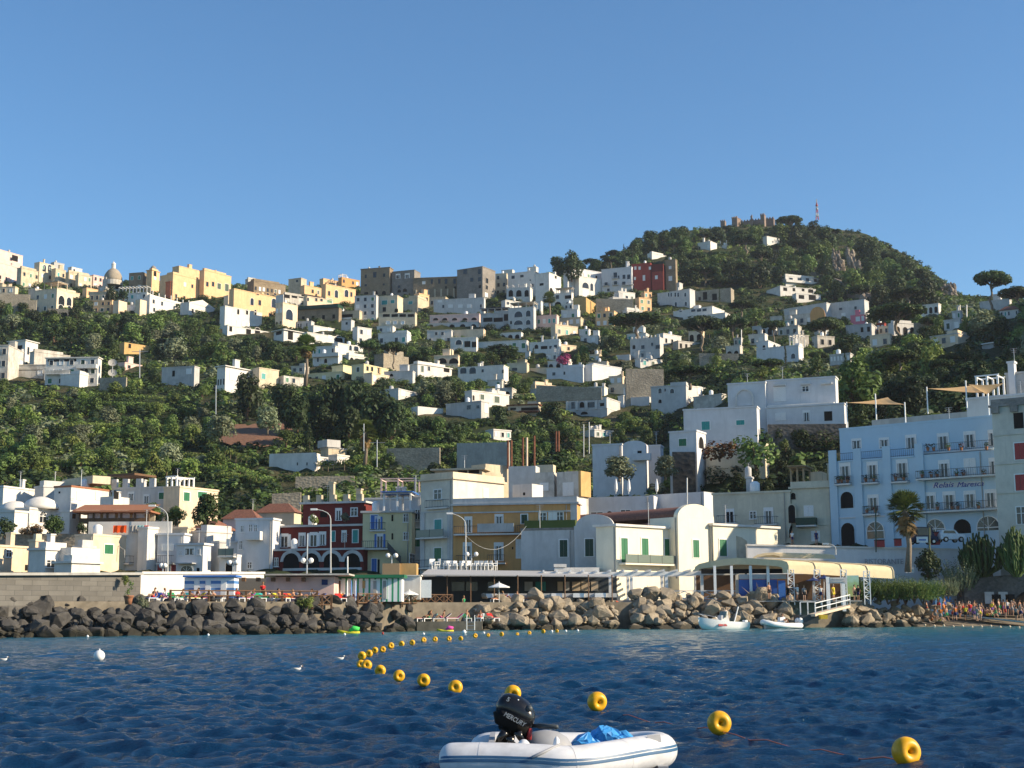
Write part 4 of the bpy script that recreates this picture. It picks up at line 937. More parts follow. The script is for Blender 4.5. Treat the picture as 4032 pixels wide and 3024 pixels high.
# terrace with washing
p0,p1=at(cx('K',770),cy('K',480),200),at(cx('K',1495),cy('K',480),200)
mb=MB();mb.box((p0.x,p0.y,p0.z-6),(p1.x,p0.y+.35,p0.z+.8));solo(mb,'terrace_wall',MATS['white'],'low white terrace wall with washing on it, above the cream house','wall',p0)
for x,wd,ht,c,lb in((1045,115,66,(.75,.09,.01),'big orange towel hanging over the white terrace wall'),(1165,60,66,(.45,.42,.38),'grey cloth hanging over the white terrace wall'),(1225,56,30,(.25,.45,.45),'small teal towel drying on the white terrace wall'),(1275,40,28,(.6,.15,.13),'small red cloth drying at the end of the white terrace wall')):
 q=at(cx('K',x),cy('K',462),199.4);k=ppm(q)*2.212;mb=MB();n=6;w_=wd/k;vs=[]
 for i in range(n+1):
  yy=.08*math.sin(i*2.1)
  vs+=[(q.x-w_/2+w_*i/n,q.y+yy,q.z),(q.x-w_/2+w_*i/n*.98,q.y+yy*1.6,q.z-ht/k*(1-.1*(i%2))),(q.x-w_/2+w_*i/n,q.y+yy+.05,q.z),(q.x-w_/2+w_*i/n*.98,q.y+yy*1.6+.05,q.z-ht/k*(1-.1*(i%2)))]
 mb.add(vs,[(4*i,4*i+1,4*i+5,4*i+4)for i in range(n)]+[(4*i+2,4*i+6,4*i+7,4*i+3)for i in range(n)])
 o=solo(mb,'towel',MATS['cloth'],lb,'towel',q);o.color=(*c,1)
 # retaining wall at the left
p0,p1=at(cx('K',-60),cy('K',660),200),at(cx('K',760),cy('K',660),200);zt=at(0,cy('K',537),200).z
mb=MB();mb.box((p0.x,p0.y,p0.z-5),(p1.x,p0.y+.5,zt));solo(mb,'retaining_wall',MATS['drywall'],'weathered stone retaining wall behind the lowest houses at the far left','wall',p0)
# lowest left houses
h=FR('cream house with a green shutter and a glazed balcony behind the stone quay wall','yellow')
vol(h,'K',660,1280,552,890,split=798,phi=36,d=194,mat='cream',over=.06).win('K',[('g',946,670,78,76),('d',1158,706,100,66)]).bal('K',[(1070,1262,795)],'R',kind='bars')
mb=MB()
for xx in(1030,1260):
 a=h.fr.hit(cx('K',xx),cy('K',745));b=h.fr.hit(cx('K',xx),cy('K',640));mb.tube([h.fr.M@Vector((a[0],-1.1,a[1])),h.fr.M@Vector((a[0],-1.1,b[1]-.6)),h.fr.M@Vector((b[0],-.05,b[1]))],.05,5)
mb.build('awning_frame',MATS['metal'],h.root)
h=FR('narrow white house part standing behind the right end of the cream house','white');vol(h,'K',1268,1378,490,800,split=1276,phi=44,d=198)
h.box('side_room',(-1,.5,-9),(6,3,-2.5),'beige')
h=FR('low cream house cut by the left edge, with a crooked roof shadow and one window','cream');vol(h,'K',-70,250,648,890,split=-20,phi=36,d=190).win('K',[('w',76,706,44,58),('o',230,830,30,50)]);h.chim(1)
h=FR('pinkish house with a square roof tower between the two low left houses','pink');vol(h,'K',248,395,672,890,split=375,phi=-30,d=188);vol(h,'K',250,370,602,690,split=306,phi=-36,d=190,mat='beige')
h=FR('white house with a flat canopy and a black window behind the stone quay wall','white');vol(h,'K',380,615,676,890,split=388,phi=30,d=186,over=.25).win('K',[('w',440,795,70,56),('o',564,795,40,62)]).chim(1)
h=FR('white house with a small glazed roof room left of the cream house','oldwhite');vol(h,'K',605,872,790,890,split=620,phi=30,d=184,mat='white',over=.3);vol(h,'K',600,870,700,800,split=615,phi=30,d=187,mat='white',roof='parapet');vol(h,'K',700,830,655,710,split=712,phi=30,d=190,mat='palegrey').win('K',[('w',740,682,36,40),('w',780,682,36,40)])
# bluish white pair
h=FR('bluish white house with a striped balcony left of the arched basement door','whitewash')
vol(h,'K',1368,1600,545,890,split=1590,phi=-8,d=199,over=.2).win('K',[('W',1460,655,90,50),('r',1405,838,70,70),('r',1520,838,60,66)]).bal('K',[(1382,1515,790)],kind='bars')
vol(h,'K',1368,1640,490,560,split=1630,phi=-8,d=203,mat='cream')
h=FR('bluish white house with a glazed loggia and fanlight doorway behind the street lamp','whitewash')
vol(h,'K',1535,1790,632,890,split=1762,phi=-12,d=195,over=.25).win('K',[('d',1652,685,76,66),('w',1574,700,16,36),('w',1733,694,18,46),('A',1626,838,100,50),('o',1726,850,24,36)])
h.box('awning',(-h.Ll*.9,-1.3,h.h*.36),(-h.Ll*.25,-.02,h.h*.36+.15),'awning')
h=FR('white house with orange roof tiles and a sunlit gable beside the slim four storey house','white')
vol(h,'K',1770,2060,520,890,split=1790,phi=34,d=203);vol(h,'K',1650,2058,496,560,split=1815,phi=34,d=207,roof='tile');vol(h,'K',1880,2060,612,890,split=1905,phi=20,d=198,mat='palegrey')
# slim white four storey
h=FR('slim white four storey house with an outside staircase, left of the dark red house','whitewash')
vol(h,'L',278,610,545,1015,split=596,phi=-8,d=199,over=.15).win('L',[('w',340,625,24,50),('w',413,620,24,66),('w',458,620,22,56),('w',328,765,22,70),('w',405,942,34,50),('a',233,975,90,100)])
h.bal('L',[(388,520,712)],kind='whitewash',dep=1.2)
vol(h,'L',140,300,865,1015,split=290,phi=-8,d=197,over=.05).win('L',[('a',232,955,76,100),('W',218,745,26,60)]).bal('L',[(150,288,862)],kind='glass')
vol(h,'L',520,665,600,1015,split=655,phi=-8,d=202,mat='whitewash').win('L',[('o',575,655,40,60)])
mb=MB();M=h.fl.M
for i,(a,b)in enumerate((((620,745),(480,830)),((400,870),(530,985)))):
 A=h.fl.hit(cx('L',a[0]),cy('L',a[1]));B=h.fl.hit(cx('L',b[0]),cy('L',b[1]))
 n=12
 for j in range(n):
  x=A[0]+(B[0]-A[0])*j/n;x2=A[0]+(B[0]-A[0])*(j+1)/n;z=A[1]+(B[1]-A[1])*(j+.5)/n
  mb.box((min(x,x2),-2.6-i*.02,z-.5),(max(x,x2),-1.4,z+.0),0,M)
 mb.prism([(A[0],A[1]+.1),(B[0],B[1]+.1),(B[0],B[1]+1.1),(A[0],A[1]+1.1)],-2.75-i*.02,-2.62-i*.02,0,M)
mb.build('staircase',MATS['whitewash'],h.root)
h=FR('low house with a brown tiled roof and two skylights behind the slim four storey house','white');vol(h,'L',170,480,535,640,split=460,phi=-8,d=212,roof='tile')
h=FR('low house with a pale tiled roof behind the top of the dark red house','beige');vol(h,'L',460,800,480,560,split=790,phi=-8,d=216,roof='tile')
# dark red house
h=FR('dark red house with a roof terrace and four white edged arches at street level','darkred','apartment_house','apartment house')
vol(h,'L',590,1408,805,1040,split=1395,phi=-9,d=196,over=.18,cap='palegrey').win('L',[('w',637,915,30,70)])
for x in(768,943,1120,1300):
 a=h.fl.hit(cx('L',x-70),cy('L',975));b=h.fl.hit(cx('L',x+70),cy('L',835));o=MB();M=h.fl.M
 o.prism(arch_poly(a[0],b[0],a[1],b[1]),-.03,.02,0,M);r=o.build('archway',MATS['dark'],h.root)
 o=MB();P1=arch_poly(a[0]-.45,b[0]+.45,a[1],b[1]+.45)[2:];P2=arch_poly(a[0],b[0],a[1],b[1])[2:]
 for i in range(8):o.prism([P1[i],P1[i+1],P2[i+1],P2[i]],-.16,.01,0,M)
 o.build('arch_moulding',MATS['palegrey'],r)
mb=MB();a=h.fl.hit(cx('L',700),cy('L',985));mb.box((a[0],-.3,a[1]-.1),(h.Ll-.2,-.003,a[1]+.25),0,h.fl.M);mb.build('sill_band',MATS['palegrey'],h.root)
vol(h,'L',640,1400,598,800,split=1392,phi=-9,d=199,over=.35,cap='palegrey').win('L',[('P',708,728,56,110),('d',862,720,50,110),('P',962,718,54,116),('d',1040,710,50,110),('t',1135,690,30,90),('d',1228,690,36,96),('t',1326,690,46,110)])
vol(h,'L',868,1420,398,600,split=1400,phi=-9,d=203,over=.4,cap='palegrey').win('L',[('d',1180,500,46,100),('w',1315,478,50,66),('o',1050,500,60,50)]).chim(2,'sand',2)
for i in range(5):h.box('roof_pier',(-h.Ll*(1-.22*i),-.1,h.h+.29),(-h.Ll*(1-.22*i)+.8,.7,h.h+1.3),'sand')
h.box('side_gable',(-h.Ll-3,2,-5.5),(-h.Ll-.003,2.4,-2.2),'redorange')
# pale green yellow house
h=FR('pale yellow green house with bright blue shutters and an outside stair','paleyellow','apartment_house','apartment house')
vol(h,'L',1388,1825,482,1040,split=1815,phi=-5,d=197,over=.3,cap='palegrey').win('L',[('b',1490,565,60,120),('B',1520,575,40,110),('B',1540,730,46,120),('b',1490,950,44,130),('o',1525,950,24,120),('a',1648,530,16,56),('a',1648,690,16,56),('w',1766,530,38,66),('w',1766,688,38,62),('w',1818,885,46,66)])
h.bal('L',[(1455,1590,635)],kind='bars',dep=.5).bal('L',[(1390,1620,797)],kind='bars',dep=1.3)
mb=MB();A=h.fl.hit(cx('L',1620),cy('L',800));B=h.fl.hit(cx('L',1735),cy('L',925))
for j in range(12):
 x=A[0]+(B[0]-A[0])*j/12;z=A[1]+(B[1]-A[1])*(j+.5)/12;mb.box((x,-1.3,z-.12),(x+(B[0]-A[0])/12,-.1,z),0,h.fl.M)
mb.prism([(A[0],A[1]),(B[0],B[1]),(B[0],B[1]+.9),(A[0],A[1]+.9)],-1.36,-1.31,0,h.fl.M);mb.build('staircase',MATS['darkmetal'],h.root)
h.pergola(.42,.96,2.2,5,'frame','bluepaint')
h=FR('slim white house with a dark balcony window wedged beside the cream corner house','whitewash');vol(h,'L',1795,1905,350,1040,split=1895,phi=-6,d=200).win('L',[('w',1868,500,36,80),('g',1858,700,70,160)]).bal('L',[(1820,1900,555)],dep=.5)
h=FR('flat white house with a pinkish pergola behind the pale yellow green house','white');vol(h,'L',1400,1900,365,480,split=1890,phi=-5,d=212).chim(2);h.pergola(.3,.9,2.6,4,'pink')
# cream corner house
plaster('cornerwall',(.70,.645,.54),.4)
h=FR('tall cream corner house with two balconies and a blank sunlit white side wall','cream','apartment_house','apartment house')
vol(h,'M',125,850,190,980,split=405,phi=-38,d=187,mat='cornerwall',roof='cornice',cap='cream').win('M',[('w',275,325,60,84),('t',278,590,62,96),('g',276,860,62,140),('W',690,315,34,66)])
h.bal('M',[(128,372,700)],kind='glass').bal('M',[(122,375,962)],kind='bars').bal('M',[(180,375,440)],kind='bars',dep=.5).band([.64],'palegrey','L')
h.box('corner_pilaster',(-.9,-.12,-9),(.05,-.003,h.h*.64),'palegrey');h.box('corner_pilaster',(-h.Ll,-.12,-9),(-h.Ll+.8,-.003,h.h*.64),'palegrey')
h=FR('old patchy roof storey of stone, plaster and pillars above the orange building','oldwhite')
vol(h,'M',890,1140,75,340,split=1128,phi=-8,d=206,mat='palegrey',roof=None);vol(h,'M',670,900,58,170,split=690,phi=30,d=212,mat='sand',roof=None,cap='sand');vol(h,'M',1125,1300,130,340,split=1288,phi=-8,d=205,mat='oldwhite',roof=None).win('M',[('W',1200,260,60,60)])
vol(h,'M',1310,1585,120,340,split=1500,phi=-24,d=203,mat='oldwhite',roof=None).win('M',[('W',1410,280,80,110)]).box('end_wall',(.003,.0,0),(.4,h.Lr,h.h),'ochrewall');vol(h,'M',1130,1290,65,150,split=1280,phi=-8,d=211,mat='beige',roof=None)
h.box('canopy',(-h.Ll*.9,-1,-1.5),(-h.Ll*.2,-.02,-1.3),'darkmetal')
vol(h,'M',925,1190,275,360,split=1095,phi=-26,d=198,mat='white',roof='parapet').win('M',[('o',1026,320,18,26)]);vol(h,'M',250,690,110,180,split=660,phi=-10,d=210,mat='sand',over=.6,cap='sand').win('M',[('o',490,135,80,36),('o',590,122,90,40),('o',330,150,110,24)])
# orange building
h=FR('long orange building with white window frames and a pale cornice','orange','palazzo','palazzo')
vol(h,'M',408,1515,405,980,split=1490,phi=-4,d=183.5,roof='cornice',cap='palegrey').win('M',[('d',540,590,52,130),('d',808,545,60,84),('k',1028,540,52,80),('w',1188,525,56,76),('W',1275,515,60,80),('w',1335,525,56,90),('d',532,825,62,150),('d',805,825,66,150),('W',980,800,40,160),('o',926,792,12,22)])
h.bal('M',[(425,1000,668)],dep=.9).bal('M',[(440,590,925),(712,865,920)],dep=.7).box('corner_pilaster',(-.8,-.1,-9),(.05,-.003,h.h),'palegrey').box('moulding',(-h.Ll,-.15,h.h*.88),(-.81,-.003,h.h*.9),'palegrey')
q=h.fl.hit(cx('M',790),cy('M',615));mb=MB();mb.box((q[0]-2.4,-1.05,q[1]-.6),(q[0]+2.4,-.92,q[1]+.5),0,h.fl.M);mb.build('balcony_screen',MATS['grey'],h.root)
q=h.fl.hit(cx('M',1260),cy('M',590));mb=MB();mb.box((q[0]-3.2,-1.6,q[1]-2),(q[0]+3.4,-.3,q[1]+.5),0,h.fl.M);mb.build('planter_screen',MATS['leaflight'],h.root)
# blue white behind
h=FR('long blue white wall of a flat house behind the orange building and the gabled station','whitewash')
vol(h,'M',1500,2180,335,640,split=2160,phi=-6,d=206,roof=None).win('M',[('a',1770,515,46,90),('w',1660,500,100,40),('w',1910,490,80,60)]);vol(h,'M',1510,1570,360,640,split=1518,phi=44,d=203,mat='whitewash',roof=None)
vol(h,'N',350,935,300,620,split=830,phi=-26,d=205,roof=None)
# cream shaded house
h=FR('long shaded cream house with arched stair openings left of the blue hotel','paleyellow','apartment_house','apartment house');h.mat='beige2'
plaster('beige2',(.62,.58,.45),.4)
vol(h,'N',905,1600,305,830,split=1590,phi=-8,d=194,over=.15).win('N',[('d',1048,515,60,118),('o',1048,515,50,112),('w',1250,505,46,60),('d',1385,515,64,140),('a',1588,495,54,160),('a',1590,650,58,100)]).bal('N',[(950,1118,575),(1275,1475,585)],kind='bars')
vol(h,'N',1590,1985,262,830,split=1970,phi=-8,d=192,roof='cornice',cap='beige2').win('N',[('W',1735,470,66,84),('W',1795,690,56,80),('a',1600,340,40,60)]).bal('N',[(1638,1812,595)],kind='darkgreen').band([.42],'beige2','L')
h.chim(1,None,2.6);h.pergola(.0,.3,2.4,4,'woodpale','woodpale');h.box('roof_room',(-h.Ll*.7,4,h.h),(-h.Ll*.4,7,h.h+2.6),'cream')
vol(h,'N',1190,1240,185,310,split=1232,phi=-12,d=198,mat='palegrey',mind=1.2)
# gabled station
h=FR('grey shaded side wing of the station with two dark green shutters and a round gable','palegrey','station_wing','building')
vol(h,'M',1000,1475,632,1000,split=1462,phi=-6,d=175,over=.08,cap='greystone').win('M',[('k',1370,795,66,148)])
vol(h,'M',1462,1838,592,1000,split=1825,phi=-8,d=173,roof='vaultr' if 0 else None).win('M',[('k',1594,788,70,152)])
mb=MB();L_=h.fl.ln;mb.prism([(L_*.5+L_*.46*math.cos(math.pi*i/14),h.h+.003+1.4*math.sin(math.pi*i/14))for i in range(15)],0,.6,0,h.fl.M);mb.build('gable',MATS['palegrey'],h.root)
h=FR('sunlit cream station with a high round gable and tall green shutters','cream','station','station building')
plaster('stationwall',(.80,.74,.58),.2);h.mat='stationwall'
vol(h,'N',30,620,600,1020,split=62,phi=36,d=168,over=.3,cap='white').win('N',[('g',128,812,54,210),('g',308,812,54,205),('g',508,800,56,170)])
h.bal('N',[(80,604,930)],'R',kind='glass',slab='stationwall')
vol(h,'N',600,915,520,1020,split=606,phi=36,d=173.5,roof=None,mind=9).win('N',[('g',752,798,50,150)])
Lr=h.fr.ln;mb=MB();P_=[(Lr*.5+Lr*.5*math.cos(math.pi*i/18),h.h+.003+1.7*math.sin(math.pi*i/18))for i in range(19)]
mb.prism(P_,0,.7,0,h.fr.M);mb.build('gable',MATS['stationwall'],h.root)
mb=MB();P2=[(x*.96+Lr*.02,h.h+(z-h.h)*.86)for x,z in P_];mb.prism(P2,.701,22,0,h.fr.M);mb.build('barrel_roof',MATS['tile'],h.root)
vol(h,'N',905,1468,595,1000,split=912,phi=36,d=177,over=.3,cap='white').win('N',[('g',988,790,58,142)])
a=h.fr.hit(cx('N',1108),cy('N',880));b=h.fr.hit(cx('N',1195),cy('N',690));mb=MB();mb.prism([(a[0],a[1]),(b[0],a[1]),(b[0],b[1]-.6),((a[0]+b[0])/2,b[1]-.15),(a[0],b[1])],-.03,.02,0,h.fr.M);mb.build('niche',MATS['sand'],h.root)
# two little barrel roofs behind the station
h=FR('low service rooms with a brown barrel roof behind the cream station','oldwhite');vol(h,'N',90,560,520,640,split=545,phi=-6,d=186,roof='vaultr',cap='tile').win('N',[('o',518,565,30,26),('W',380,560,90,50),('o',140,565,40,30)])
# blue hotel
h=FR('pale blue four storey hotel with white window frames, long balconies and blue script lettering','blue','hotel','hotel')
vol(h,'O',532,2030,597,1480,split=2022,phi=-15,d=178,roof=None,found=4).win('O',[('d',655,792,76,150),('d',893,782,76,150),('d',1152,766,80,155),('d',1518,768,76,150),('W',1742,752,80,148),('d',1955,748,70,150),('d',900,1062,76,135),('d',1165,1050,80,150),('d',1395,1045,84,140),('d',1562,1042,88,150),('d',1742,1034,82,145),('d',1920,1024,78,150),('a',670,1036,104,150),('a',679,1336,108,206),('A',918,1300,138,150),('A',1440,1262,154,120),('a',1675,1265,144,130),('A',1900,1240,184,130)])
h.bal('O',[(580,715,898),(815,957,888),(1072,1218,878),(825,962,1160)],dep=.8).bal('O',[(1300,1996,838)],dep=1.3).bal('O',[(1290,2012,1128)],dep=1.3)
for a,b,y in((592,738,632),(782,996,622),(1036,1254,612)):balcony(h.root,h.fl,h.fl.hit(cx('O',a),cy('O',y))[0],h.fl.hit(cx('O',b),cy('O',y))[0],h.h+.0,.12,'bars',1.0,'blue')
for x in(545,760,1015,1300):
 a=h.fl.hit(cx('O',x),cy('O',600));mb=MB();mb.box((a[0]-.55,-.25,-4),(a[0]+.55,-.003,h.h+1.5),0,h.fl.M);mb.build('pilaster',MATS['blue'],h.root)
a=h.fl.hit(cx('O',820),cy('O',1190));mb=MB();mb.box((0,-.12,a[1]),(h.fl.hit(cx('O',1110),cy('O',1190))[0],-.004,a[1]+.15),0,h.fl.M);mb.build('string_course',MATS['whitewash'],h.root)
hot=h;HF=h.fl;HM=h.fl.M
def lettering(txt,face,c,x0,x1,y,hpx,mat,parent,shear=0,name='lettering',out=.06):
 cu=bpy.data.curves.new('text','FONT');cu.body=txt;cu.size=1;cu.shear=shear;cu.extrude=.03;cu.resolution_u=3
 to=bpy.data.objects.new('text',cu);COL.objects.link(to);bpy.context.view_layer.update()
 me=bpy.data.meshes.new_from_object(to.evaluated_get(bpy.context.evaluated_depsgraph_get()))
 bpy.data.objects.remove(to);vs=np.array([v.co[:]for v in me.vertices]);lo,hi=vs.min(0),vs.max(0)
 A=face.hit(cx(c,x0),cy(c,y+hpx/2));B=face.hit(cx(c,x1),cy(c,y-hpx/2))
 sx=(B[0]-A[0])/(hi[0]-lo[0]);sz=(B[1]-A[1])/(hi[1]-lo[1])
 mb=MB();mb.add([face.M@Vector((A[0]+(v[0]-lo[0])*sx,-out-v[2],A[1]+(v[1]-lo[1])*sz))for v in vs],[tuple(p.vertices)for p in me.polygons])
 bpy.data.meshes.remove(me);return mb.build(name,MATS[mat],parent)
mb=MB();A=HF.hit(cx('O',1418),cy('O',935));B=HF.hit(cx('O',1865),cy('O',868));mb.box((A[0],-.04,A[1]),(B[0],-.003,B[1]),0,HM);sg=mb.build('sign_panel',MATS['whitewash'],h.root)
plain('signblue',(.015,.04,.30),.5)
lettering('Relais',HF,'O',1425,1602,905,58,'signblue',sg,.35);lettering('Maresca',HF,'O',1632,1860,898,58,'signblue',sg,.35)
vol(h,'O',604,1990,312,600,split=1978,phi=-15,d=180.2,roof='flat',over=.05,found=1).win('O',[('d',755,548,70,86),('d',995,542,72,90),('d',1228,532,76,120),('d',1508,528,80,140),('d',1740,512,80,140),('d',1945,498,68,140)])
h.bal('O',[(1345,1985,612)],dep=1.5)
top=h
# roof terrace: sails on posts
plain('sail',(.55,.36,.17),.9,var=.1)
def tp(x,y,dep):
 a=top.fl.hit(cx('O',x),cy('O',y));return top.fl.M@Vector((a[0],dep,a[1]))
zr=top.h+.3
def roofpt(x,dep,hgt):
 a=top.fl.hit(cx('O',x),cy('O',330));return top.fl.M@Vector((a[0],dep,zr+hgt))
def sail(label,pts,posts):
 t=thing('shade_sail',label,'awning',posts[0],'sun sails on the hotel roof terrace')
 mb=MB();n=8;A,B,Cc=pts;vs=[];idx={}
 cen=(A+B+Cc)/3
 for i in range(n+1):
  for j in range(n+1-i):
   a,b=i/n,j/n;c=1-a-b;p=A*a+B*b+Cc*c
   e=27*a*b*c;edge=max(a*b,b*c,a*c)*4*(1-e)
   p=p+(cen-p)*.14*edge;p.z-=.35*e+.1*edge;idx[i,j]=len(vs);vs.append(p)
 fs=[]
 for i in range(n):
  for j in range(n-i):
   fs.append((idx[i,j],idx[i+1,j],idx[i,j+1]))
   if(i+1,j+1)in idx and i+j+2<=n:fs.append((idx[i+1,j],idx[i+1,j+1],idx[i,j+1]))
 m2=[v-Vector((0,0,.03))for v in vs];mb.add(vs,fs);mb.add(m2,[tuple(reversed(f))for f in fs]);mb.build('canvas',MATS['sail'],t)
 for p in posts:mb=MB();mb.tube([(p.x,p.y,zr+HF.o.z if 0 else p.z-3.6),p],.09,6);mb.build('post',MATS['whitepaint'],t)
sail('tan triangular sun sail over the left end of the hotel roof terrace',[roofpt(645,1,3.6),roofpt(905,5,4.4),roofpt(1148,1.2,2.6)],[roofpt(645,1,3.7),roofpt(905,.8,4.4),roofpt(1148,1.2,2.9)])
sail('larger tan sun sail over the middle of the hotel roof terrace',[roofpt(1358,1,4.4),roofpt(1702,5,4.9),roofpt(1870,1,3.0)],[roofpt(1358,.8,4.6),roofpt(1702,.8,4.9)])
sail('tan sun sail next to the cream corner building on the hotel roof',[roofpt(1720,1,4.4),roofpt(1985,3,4.4),roofpt(1880,.8,2.8)],[roofpt(1890,.8,2.9)])
mb=MB();a=roofpt(700,7,0);b=roofpt(1960,7,0);mb.add([a,b,b+Vector((0,0,1.7)),a+Vector((0,0,1.7)),a+Vector((.2,.4,0)),b+Vector((.2,.4,0)),b+Vector((.2,.4,1.7)),a+Vector((.2,.4,1.7))],[(0,1,2,3),(7,6,5,4),(3,2,6,7),(0,3,7,4),(1,5,6,2)])
mb.build('terrace_screen',MATS['grey'],hot.root)
# cream building at the right edge
h=FR('cream grey building with a heavy bracketed cornice and red shutters at the right edge','beige3','palazzo','palazzo')
plaster('beige3',(.60,.56,.48),.4)
vol(h,'O',1962,2480,190,1420,split=2470,phi=-12,d=170,roof='cornice',cap='greystone',found=4).win('O',[('o',2165,345,76,144),('r',2178,612,84,150),('r',2184,885,84,145),('w',2190,1172,70,150),('w',2400,345,76,144),('w',2410,612,80,150)]).band([.79,.58,.37],'beige3','L',.12,.12)
for i in range(8):h.box('cornice_bracket',(-h.Ll*.99+i*2.3,-.5,h.h-.8),(-h.Ll*.99+i*2.3+.9,-.003,h.h),'greystone')
h=FR('bluish white roof house with a pergola above the blue hotel, right edge','whitewash');vol(h,'O',1712,2360,112,330,split=2345,phi=-10,d=184).pergola(.15,.45,2.6,3,'frame')
vol(h,'J',2055,2360,365,560,split=2340,phi=-8,d=190,mat='grey');vol(h,'J',2070,2135,285,370,split=2128,phi=-10,d=191,mat='whitewash',mind=1.5)
# ---------------------------------------------------------------- plants
def leaves(mb,rg,c,R,n,size,m=0,flat=1.0,up=.3):
 """a clump: n leaf cards spread through a ball"""
 for _ in range(n):
  v=Vector((rg.gauss(0,1),rg.gauss(0,1),rg.gauss(0,1)));v.normalize()
  p=Vector(c)+Vector((v.x,v.y,v.z*flat))*R*(.55+.5*rg.random()**.5)
  nrm=(v+Vector((rg.gauss(0,.38),rg.gauss(0,.38),rg.gauss(0,.38)+up))).normalized()
  a=nrm.cross(Vector((rg.gauss(0,1),rg.gauss(0,1),rg.gauss(0,1)))).normalized();b=nrm.cross(a)
  s=size*rg.uniform(.6,1.35)
  mb.add([p-a*s-b*s*.55,p+a*s*.2-b*s*.7,p+a*s+b*s*.25,p-a*s*.1+b*s*.7],[(0,1,2,3)],m)
def limb(mb,a,b,r0,r1,rg,n=4):
 a,b=Vector(a),Vector(b);pts=[]
 for i in range(n+1):
  t=i/n;p=a.lerp(b,t)
  if 0<i<n:p+=Vector((rg.uniform(-1,1),rg.uniform(-1,1),0))*(b-a).length*.06
  pts.append(p)
 mb.tube(pts,[r0+(r1-r0)*i/n for i in range(n+1)],6)
def crown_mesh(kind,seed):
 """unit tree: height 1, crown about 1 wide; returns crown and trunk meshes"""
 rg=random.Random(seed);c=MB();t=MB()
 if kind in('broad','olive','loose'):
  n=15 if kind!='loose' else 12
  z0=.02 if kind=='broad' else .1
  for i in range(n):
   a=rg.uniform(0,6.283);rr=.34*math.sqrt(rg.random());z=z0+.14+(.66-z0)*rg.random()
   rr*=1.0 if z<.6 else .7
   R=rg.uniform(.16,.26)
   p=(rr*math.cos(a),rr*math.sin(a),min(z,.97-R));leaves(c,rg,p,R,96 if kind!='loose' else 70,.047,up=.35)
   if i<6:limb(t,(0,0,z0*.8),p,.022,.008,rg)
  leaves(c,rg,(0,0,.84),.15,60,.036)
  limb(t,(0,0,-.05),(rg.uniform(-.03,.03),0,.5),.04,.02,rg)
 elif kind=='pine':
  limb(t,(0,0,-.04),(rg.uniform(-.04,.04),0,.62),.035,.024,rg,5)
  for i in range(30):
   a=rg.uniform(0,6.283);rr=.44*math.sqrt(rg.random());R=rg.uniform(.12,.18)
   z=.72+.13*(1-(rr/.44)**2)-.05*rg.random()
   p=(rr*math.cos(a),rr*math.sin(a),z);leaves(c,rg,p,R,95,.036,flat=.7,up=.6)
   if i<9:limb(t,(0,0,rg.uniform(.42,.6)),(p[0],p[1],p[2]-.05),.017,.006,rg)
 elif kind=='cypress':
  for i in range(16):
   z=.06+.9*i/16;R=.42*(1-(i/16)**1.6)*.5+.04
   for k in range(2):a=rg.uniform(0,6.283);leaves(c,rg,(R*.5*math.cos(a),R*.5*math.sin(a),z),R*.8,36,.03,flat=.5,up=.8)
  limb(t,(0,0,-.05),(0,0,.5),.05,.02,rg)
 elif kind=='bush':
  for i in range(9):
   a=rg.uniform(0,6.283);rr=.33*math.sqrt(rg.random());R=rg.uniform(.2,.3)
   leaves(c,rg,(rr*math.cos(a),rr*math.sin(a),.2+.45*rg.random()),R,60,.055,up=.4)
  for i in range(3):a=rg.uniform(0,6.283);limb(t,(0,0,-.1),(.2*math.cos(a),.2*math.sin(a),.5),.03,.01,rg)
 elif kind=='tamarisk':
  for i in range(150):
   a=rg.uniform(0,6.283);rr=.5*math.sqrt(rg.random());b=Vector((rr*math.cos(a)*.8,rr*math.sin(a)*.8,.05+.35*rg.random()))
   top=b+Vector((rr*math.cos(a)*.5+rg.gauss(0,.05),rr*math.sin(a)*.5+rg.gauss(0,.05),rg.uniform(.35,.6)))
   for k in range(9):
    p=b.lerp(top,k/8);s=.055*(1-k/12);w_=Vector((rg.gauss(0,1),rg.gauss(0,1),.4)).normalized()*s;u=(top-b).normalized()*s*1.4
    c.add([p-w_*.6,p+w_*.2-u*.2,p+w_+u*.4,p+u],[(0,1,2,3)])
  for i in range(5):a=rg.uniform(0,6.283);limb(t,(0,0,-.1),(.25*math.cos(a),.25*math.sin(a),.5),.025,.008,rg)
 elif kind=='yucca':
  pass
 return c,t
LEAF={'broad':'leafdark','olive':'leafolive','loose':'leafmid','pine':'leafpine','cypress':'leafdark','bush':'leafmid','tamarisk':'leafolive'}
PLIB={}
def plant_meshes(kind,leaf,k):
 key=(kind,leaf,k)
 if key not in PLIB:
  base=('geo',kind,k)
  if base not in PLIB:PLIB[base]=crown_mesh(kind,hash_(kind)+k*17)
  c,t=PLIB[base]
  PLIB[key]=(c.mesh('crown',[MATS[leaf]]),t.mesh('trunk',[MATS['palebark' if kind in('pine','olive')else 'bark']],smooth=True))
 return PLIB[key]
def hash_(s):return sum(ord(ch)*(i+3)for i,ch in enumerate(s))
def plant(kind,base,h,wd,label,name=None,cat='tree',leaf=None,group=None,rz=None,k=None,depthw=None):
 leaf=leaf or LEAF[kind];k=rnd.randrange(4)if k is None else k
 cm,tm=plant_meshes(kind,leaf,k)
 nm=name or{'broad':'broadleaf_tree','olive':'olive_tree','loose':'garden_tree','pine':'umbrella_pine','cypress':'cypress_tree','bush':'bush','tamarisk':'tamarisk_bush'}[kind]
 r=thing(nm,label,cat,base,group,rnd.uniform(0,6.28)if rz is None else rz)
 r.scale=(wd,depthw or wd,h)
 for n_,me in(('crown',cm),('trunk',tm)):
  o=bpy.data.objects.new(n_,me);COL.objects.link(o);o.parent=r
 return r
